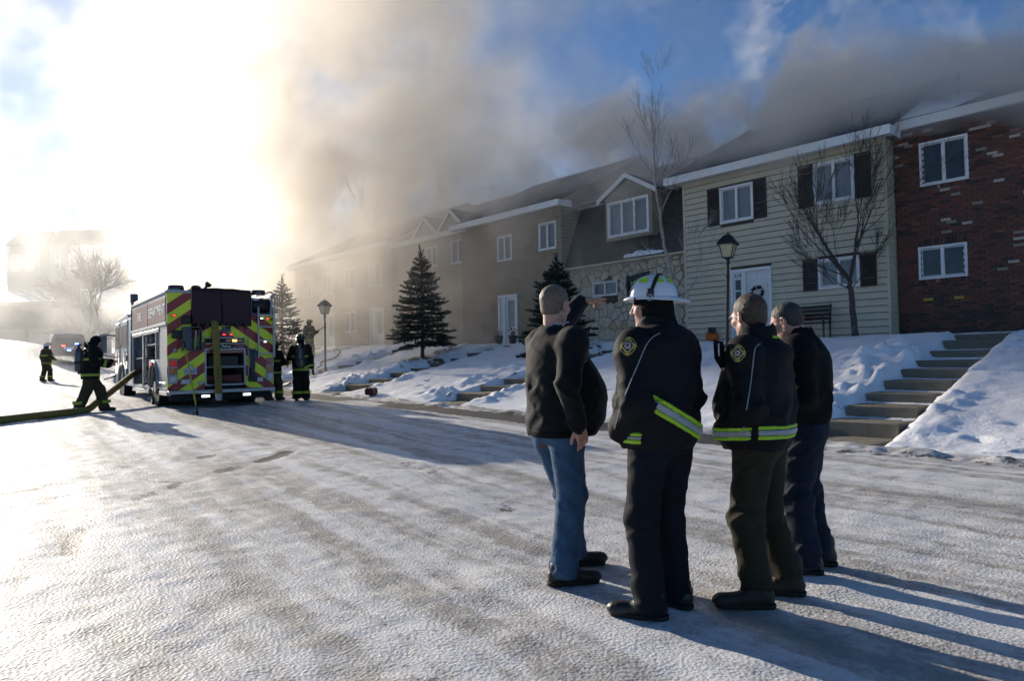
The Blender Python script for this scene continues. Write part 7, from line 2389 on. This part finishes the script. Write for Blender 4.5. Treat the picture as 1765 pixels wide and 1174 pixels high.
# beside the engine, back to the camera, hand at the face
p = stand(519, 689, 19.4)
az = R(-12)
o, jo, gt = firefighter('firefighter with black helmet and air cylinder standing with back turned beside the fire engine', p, az, 1.80, [(-.12, .0, R(8)), (.12, .10, R(-10))],
                {'l': [(-.20, .0, 1.46), (-.30, .04, 1.20), (-.12, .20, 1.42)], 'r': [(.20, 0, 1.46), (.27, -.05, 1.18), (.29, .05, .93)]}, {'l': ((.4, .3, .7), (.5, .5, 0), False), 'r': HD['r']}, (0, .03, 1.67, R(4), R(-4), 0), M_TURN, M_TURN, 5, band_m=M_BAND)
text_mesh('name_letters', "O'NEILL", .085, M_BAND, jo, Matrix.Translation((0, -.205, .905)) @ Matrix.Rotation(R(90), 4, 'X'))
rd = MB().tube([(.31, .1, .94), (.33, .12, .70)], .03, 8).build('flashlight', M_BLACK, o)
# walking past the engine's side with an air pack
p = stand(156, 706, 16.2)
firefighter('hooded firefighter with air cylinder walking beside the supply hose', p, R(58), 1.80, [(-.11, .30, R(-6)), (.12, -.22, R(6))],
            {'l': [(-.20, .06, 1.44), (-.27, .14, 1.16), (-.20, .42, 1.15)], 'r': [(.20, .06, 1.44), (.28, .06, 1.15), (.24, .36, 1.08)]}, {'l': ((.2, 1, .1), (1, 0, 0), False), 'r': ((-.1, 1, .1), (-1, 0, 0), True)}, (0, .12, 1.63, R(0), R(-16), 0), M_TURN, M_TURNT, 6, helmet=None, knee=.04, lean=.07)
# far officer in tan gear with a white helmet
p = stand(80, 662, 34.0)
firefighter('distant firefighter in tan turnout gear and white helmet walking away', p, R(18), 1.84, [(-.11, -.12, R(0)), (.11, .12, R(0))], {'l': down(-1), 'r': [(.205, 0, 1.47), (.28, .0, 1.19), (.24, .25, 1.06)]}, {'l': HD['l'], 'r': ((0, 1, -.2), (-1, 0, 0), True)}, (0, .03, 1.69, R(-8), R(-4), 0), M_TURNT, M_TURNT, 7, tank=False, helmet='white', band_m=M_BAND)
# in the smoke on the lawn, carrying a tool
p = stand(533, 597, 33.5)
firefighter('firefighter half lost in the smoke on the lawn carrying a bar', p, R(30), 1.80, [(-.12, -.08, 0), (.12, .1, 0)], {'l': [(-.2, 0, 1.46), (-.28, .08, 1.18), (-.05, .32, 1.12)], 'r': [(.2, 0, 1.46), (.28, .1, 1.2), (.22, .34, 1.28)]}, {'l': ((.5, 1, 0), (0, 0, 1), False), 'r': ((0, 1, .3), (-1, 0, 0), True)}, (0, .03, 1.67, R(-10), R(-6), 0), M_TURNT, M_TURNT, 9)
br = thing('pry_bar', 'long pry bar held by the firefighter in the smoke', 'tool', p + Vector((.12, -.2, 1.05)))
MB().tube([(-.15, 0, -.05), (.62, .1, .42)], .018, 8).build('bar', M_BLACK, br)
MB().tube([(.62, .1, .42), (.72, .1, .45), (.74, .1, .38)], .02, 6).build('claw', M_BLACK, br)
# mostly hidden behind the engine's ladder
p = trk(1.75, 1.6, 0); p.z = gz(p.x, p.y)
firefighter('firefighter crouching behind the fire engine ladder, only helmet and boots showing', p, R(20), 1.62, [(-.1, -.1, 0), (.12, .1, 0)], {'l': [(-.18, .05, 1.3), (-.25, .15, 1.05), (-.1, .35, 1.0)], 'r': [(.18, .05, 1.3), (.26, .1, 1.05), (.22, .35, 1.05)]}, HD, (0, .1, 1.49, R(-20), R(-10), 0), M_TURN, M_TURNT, 10, tank=False)

# ------------------------------------------------------------------ police car in the haze
p = stand(113, 627, 45.0)
pc = thing('police_car', 'dark police utility car with red and blue lights lit in the haze', 'car', p, R(37))
M_PCAR = mat('police_paint', (.045, .046, .05), .3, var=.05, coat=.5)
prof = [(-2.4, .38), (-2.42, .95), (-2.3, 1.05), (-2.15, 1.55), (-1.95, 1.72), (.2, 1.72), (.9, 1.12), (2.1, 1.0), (2.4, .8), (2.42, .4)]
n = len(prof)
mb = MB()
vs = []
for x, ins in ((-.98, 0), (-.90, 1), (.90, 1), (.98, 0)):
    for y, z in prof:
        zz = z if ins or z < 1.1 else 1.05 + (z - 1.05) * .9
        xx = x if z < 1.1 else x * .86
        vs.append((xx, y, zz))
mb.add(vs, [(j * n + i, j * n + (i + 1) % n, (j + 1) * n + (i + 1) % n, (j + 1) * n + i)[::-1] for j in range(3) for i in range(n)] + [tuple(range(n)), tuple(range(3 * n, 4 * n))[::-1]])
cb_ = mb.build('body', M_PCAR, pc, bevel=.03)
MB().add([(-.70, -2.285, 1.08), (.70, -2.285, 1.08), (.64, -2.17, 1.52), (-.64, -2.17, 1.52)], [(0, 1, 2, 3)]).build('rear_window', M_GLASS, pc)
for s in (-1, 1):
    MB().add([(s * .872, -2.0, 1.10), (s * .872, .55, 1.12), (s * .80, .05, 1.6), (s * .80, -1.85, 1.6)], [(0, 1, 2, 3)]).build('side_window', M_DARK, pc)
    MB().box(s * .80 - .08, s * .80 + .08, -2.46, -2.40, .85, 1.05, .01).build('tail_light', L_RED, pc)
    for y in (-1.5, 1.5):
        w_ = MB().lathe([(.2, -.11), (.32, -.11), (.36, -.07), (.36, .07), (.32, .11), (.2, .11)], 22, (s * .88, y, .36), 'x').build('wheel', M_TYRE, pc)
        MB().lathe([(.2, 0), (.03, s * .03), (.01, s * .03)], 16, (s * (.88 + .09), y, .36), 'x').build('rim', M_ALU, w_)
    MB().tube([(s * .9, .75, 1.15), (s * 1.08, .78, 1.2)], .06, 8).build('mirror', M_PCAR, pc)
MB().box(-.55, .55, -.9, -.6, 1.73, 1.85, .03).build('light_bar', L_CLR, pc)
for x, z, y, m_ in ((.42, 1.12, -2.30, lens('lit_blue_lens', (.12, .25, 1.0), 6.0)), (-.30, 1.0, -2.45, lens('lit_red_far', (1.0, .06, .05), 4.0)), (.0, .72, -2.45, lens('lit_blue_lens', (.12, .25, 1.0), 6.0))):
    MB().box(x - .10, x + .10, y - .04, y, z - .04, z + .04, .01).build('flashing_light', m_, pc)
MB().box(-.9, .9, -2.5, -2.4, .42, .62, .03).build('rear_bumper', M_DARK, pc)
MB().box(-.26, .26, -2.455, -2.425, .78, .92).build('number_plate', mat('plate_paper', (.42, .46, .54), .5), pc)

# ------------------------------------------------------------------ smoke: one volume grid in the row's frame
def build_smoke(lo, hi):
    # closed prism hugging the row at its near end and widening towards the far end
    o = MB().prism([(lo[0], lo[1]), (hi[0], lo[1]), (hi[0], hi[1]), (40.0, hi[1]), (24.0, 12.0), (8.0, 2.8), (lo[0], 2.8)], hi[2] - lo[2], 'z', lo[2]).build('smoke', [], None)
    o.location = ROWC
    o.rotation_euler = (0, 0, ROW_ROT)
    mat_ = bpy.data.materials.new('smoke')
    mat_.use_nodes = True
    mt = mat_.node_tree
    mt.nodes.clear()
    E.tree = mt
    tc = mt.nodes.new('ShaderNodeTexCoord')
    pos = tc.outputs['Object']
    sep = mt.nodes.new('ShaderNodeSeparateXYZ')
    mt.links.new(pos, sep.inputs[0])
    t, w, z = (E(sep.outputs[i]) for i in range(3))
    # billows: warped noise
    wx = (E.noise(pos, 0.12, 1.0) - 0.5) * 7.0
    n = E.noise(E.xyz(t + wx, w - wx, (z + wx) * 1.15), 0.23, 3.0, 0.62)
    roof = 9.6 - (w + 5.0).abs() * 0.5                               # the pitched roof surface
    # 1. smoke pouring off the roofs, hugging them at the near end, lifting further along the row
    top = t.ramp(-10.0, 4.0, 1.3, 4.2) + t.ramp(15.0, 26.0, 0.0, 20.0)
    h = z - roof
    prof = (h / top).ramp(0.25, 1.15, 1.0, 0.0) * h.ramp(-1.2, 0.5, 0.0, 1.0)
    wid = w.ramp(t.ramp(8.0, 30.0, 0.2, 1.0), t.ramp(8.0, 30.0, 2.0, 11.0), 1.0, 0.0) * t.ramp(34.0, 60.0, 1.0, 0.5) * w.ramp(-20.0, -10.0, 0.0, 1.0)
    a1 = t.ramp(-9.0, 4.0, 1.8, 3.2) * t.ramp(7.0, 19.0, 1.0, 0.022) * (t - z * 1.3 + wx * 3.5).ramp(4.0, 46.0, 1.0, 0.22)
    roofsmoke = ((n - 0.5) * 4.2 + prof * wid - 0.54).max(0.0) * 0.62 * a1
    # 2. smoke sinking in front of the houses further along
    low = w.ramp(2.5, 9.5, 1.0, 0.0) * w.ramp(-8.0, -2.0, 0.0, 1.0) * t.ramp(10.0, 24.0, 0.0, 1.0) * (t + wx * 3.0).ramp(26.0, 48.0, 1.0, 0.25)
    wisp = w.ramp(0.4, 2.4, 1.0, 0.0) * w.ramp(-1.4, -0.5, 0.0, 1.0) * t.ramp(2.0, 6.0, 0.0, 1.0) * z.ramp(3.2, 5.0, 0.0, 1.0)
    lowsmoke = (n - 0.40).max(0.0) * (low * 1.15 + wisp * 0.8)
    veil = (t - (w - 12.0).max(0.0) * 0.5).ramp(28.0, 46.0, 0.0, 0.055) * (n - 0.42).max(0.0) * w.ramp(26.0, 36.0, 1.0, 0.0) * w.ramp(2.0, 16.0, 0.5, 1.8) * z.ramp(8.0, 36.0, 1.0, 0.6)
    dens = roofsmoke + lowsmoke + veil
    dens = dens * (t - lo[0]).ramp(0.0, 3.0) * (hi[0] - t).ramp(0.0, 12.0) * (hi[2] - z).ramp(0.0, 5.0)
    pv = mt.nodes.new('ShaderNodeVolumeScatter')
    pv.inputs['Color'].default_value = (1, 1, 1, 1)
    pv.inputs['Anisotropy'].default_value = 0.56
    va = mt.nodes.new('ShaderNodeVolumeAbsorption')
    va.inputs['Color'].default_value = (0.92, 0.74, 0.44, 1)
    ad = mt.nodes.new('ShaderNodeAddShader')
    mt.links.new(dens.s, pv.inputs['Density'])
    mt.links.new((dens * 0.32).s, va.inputs['Density'])
    mt.links.new(pv.outputs[0], ad.inputs[0])
    mt.links.new(va.outputs[0], ad.inputs[1])
    mo = mt.nodes.new('ShaderNodeOutputMaterial')
    mt.links.new(ad.outputs[0], mo.inputs['Volume'])
    o.data.materials.append(mat_)
    o['kind'] = 'stuff'
    o['label'] = 'grey brown smoke pouring off the roofs and drifting along the row'
    o['category'] = 'smoke'
    return o
build_smoke((-15.0, -19.0, -1.0), (76.0, 36.0, 38.0))
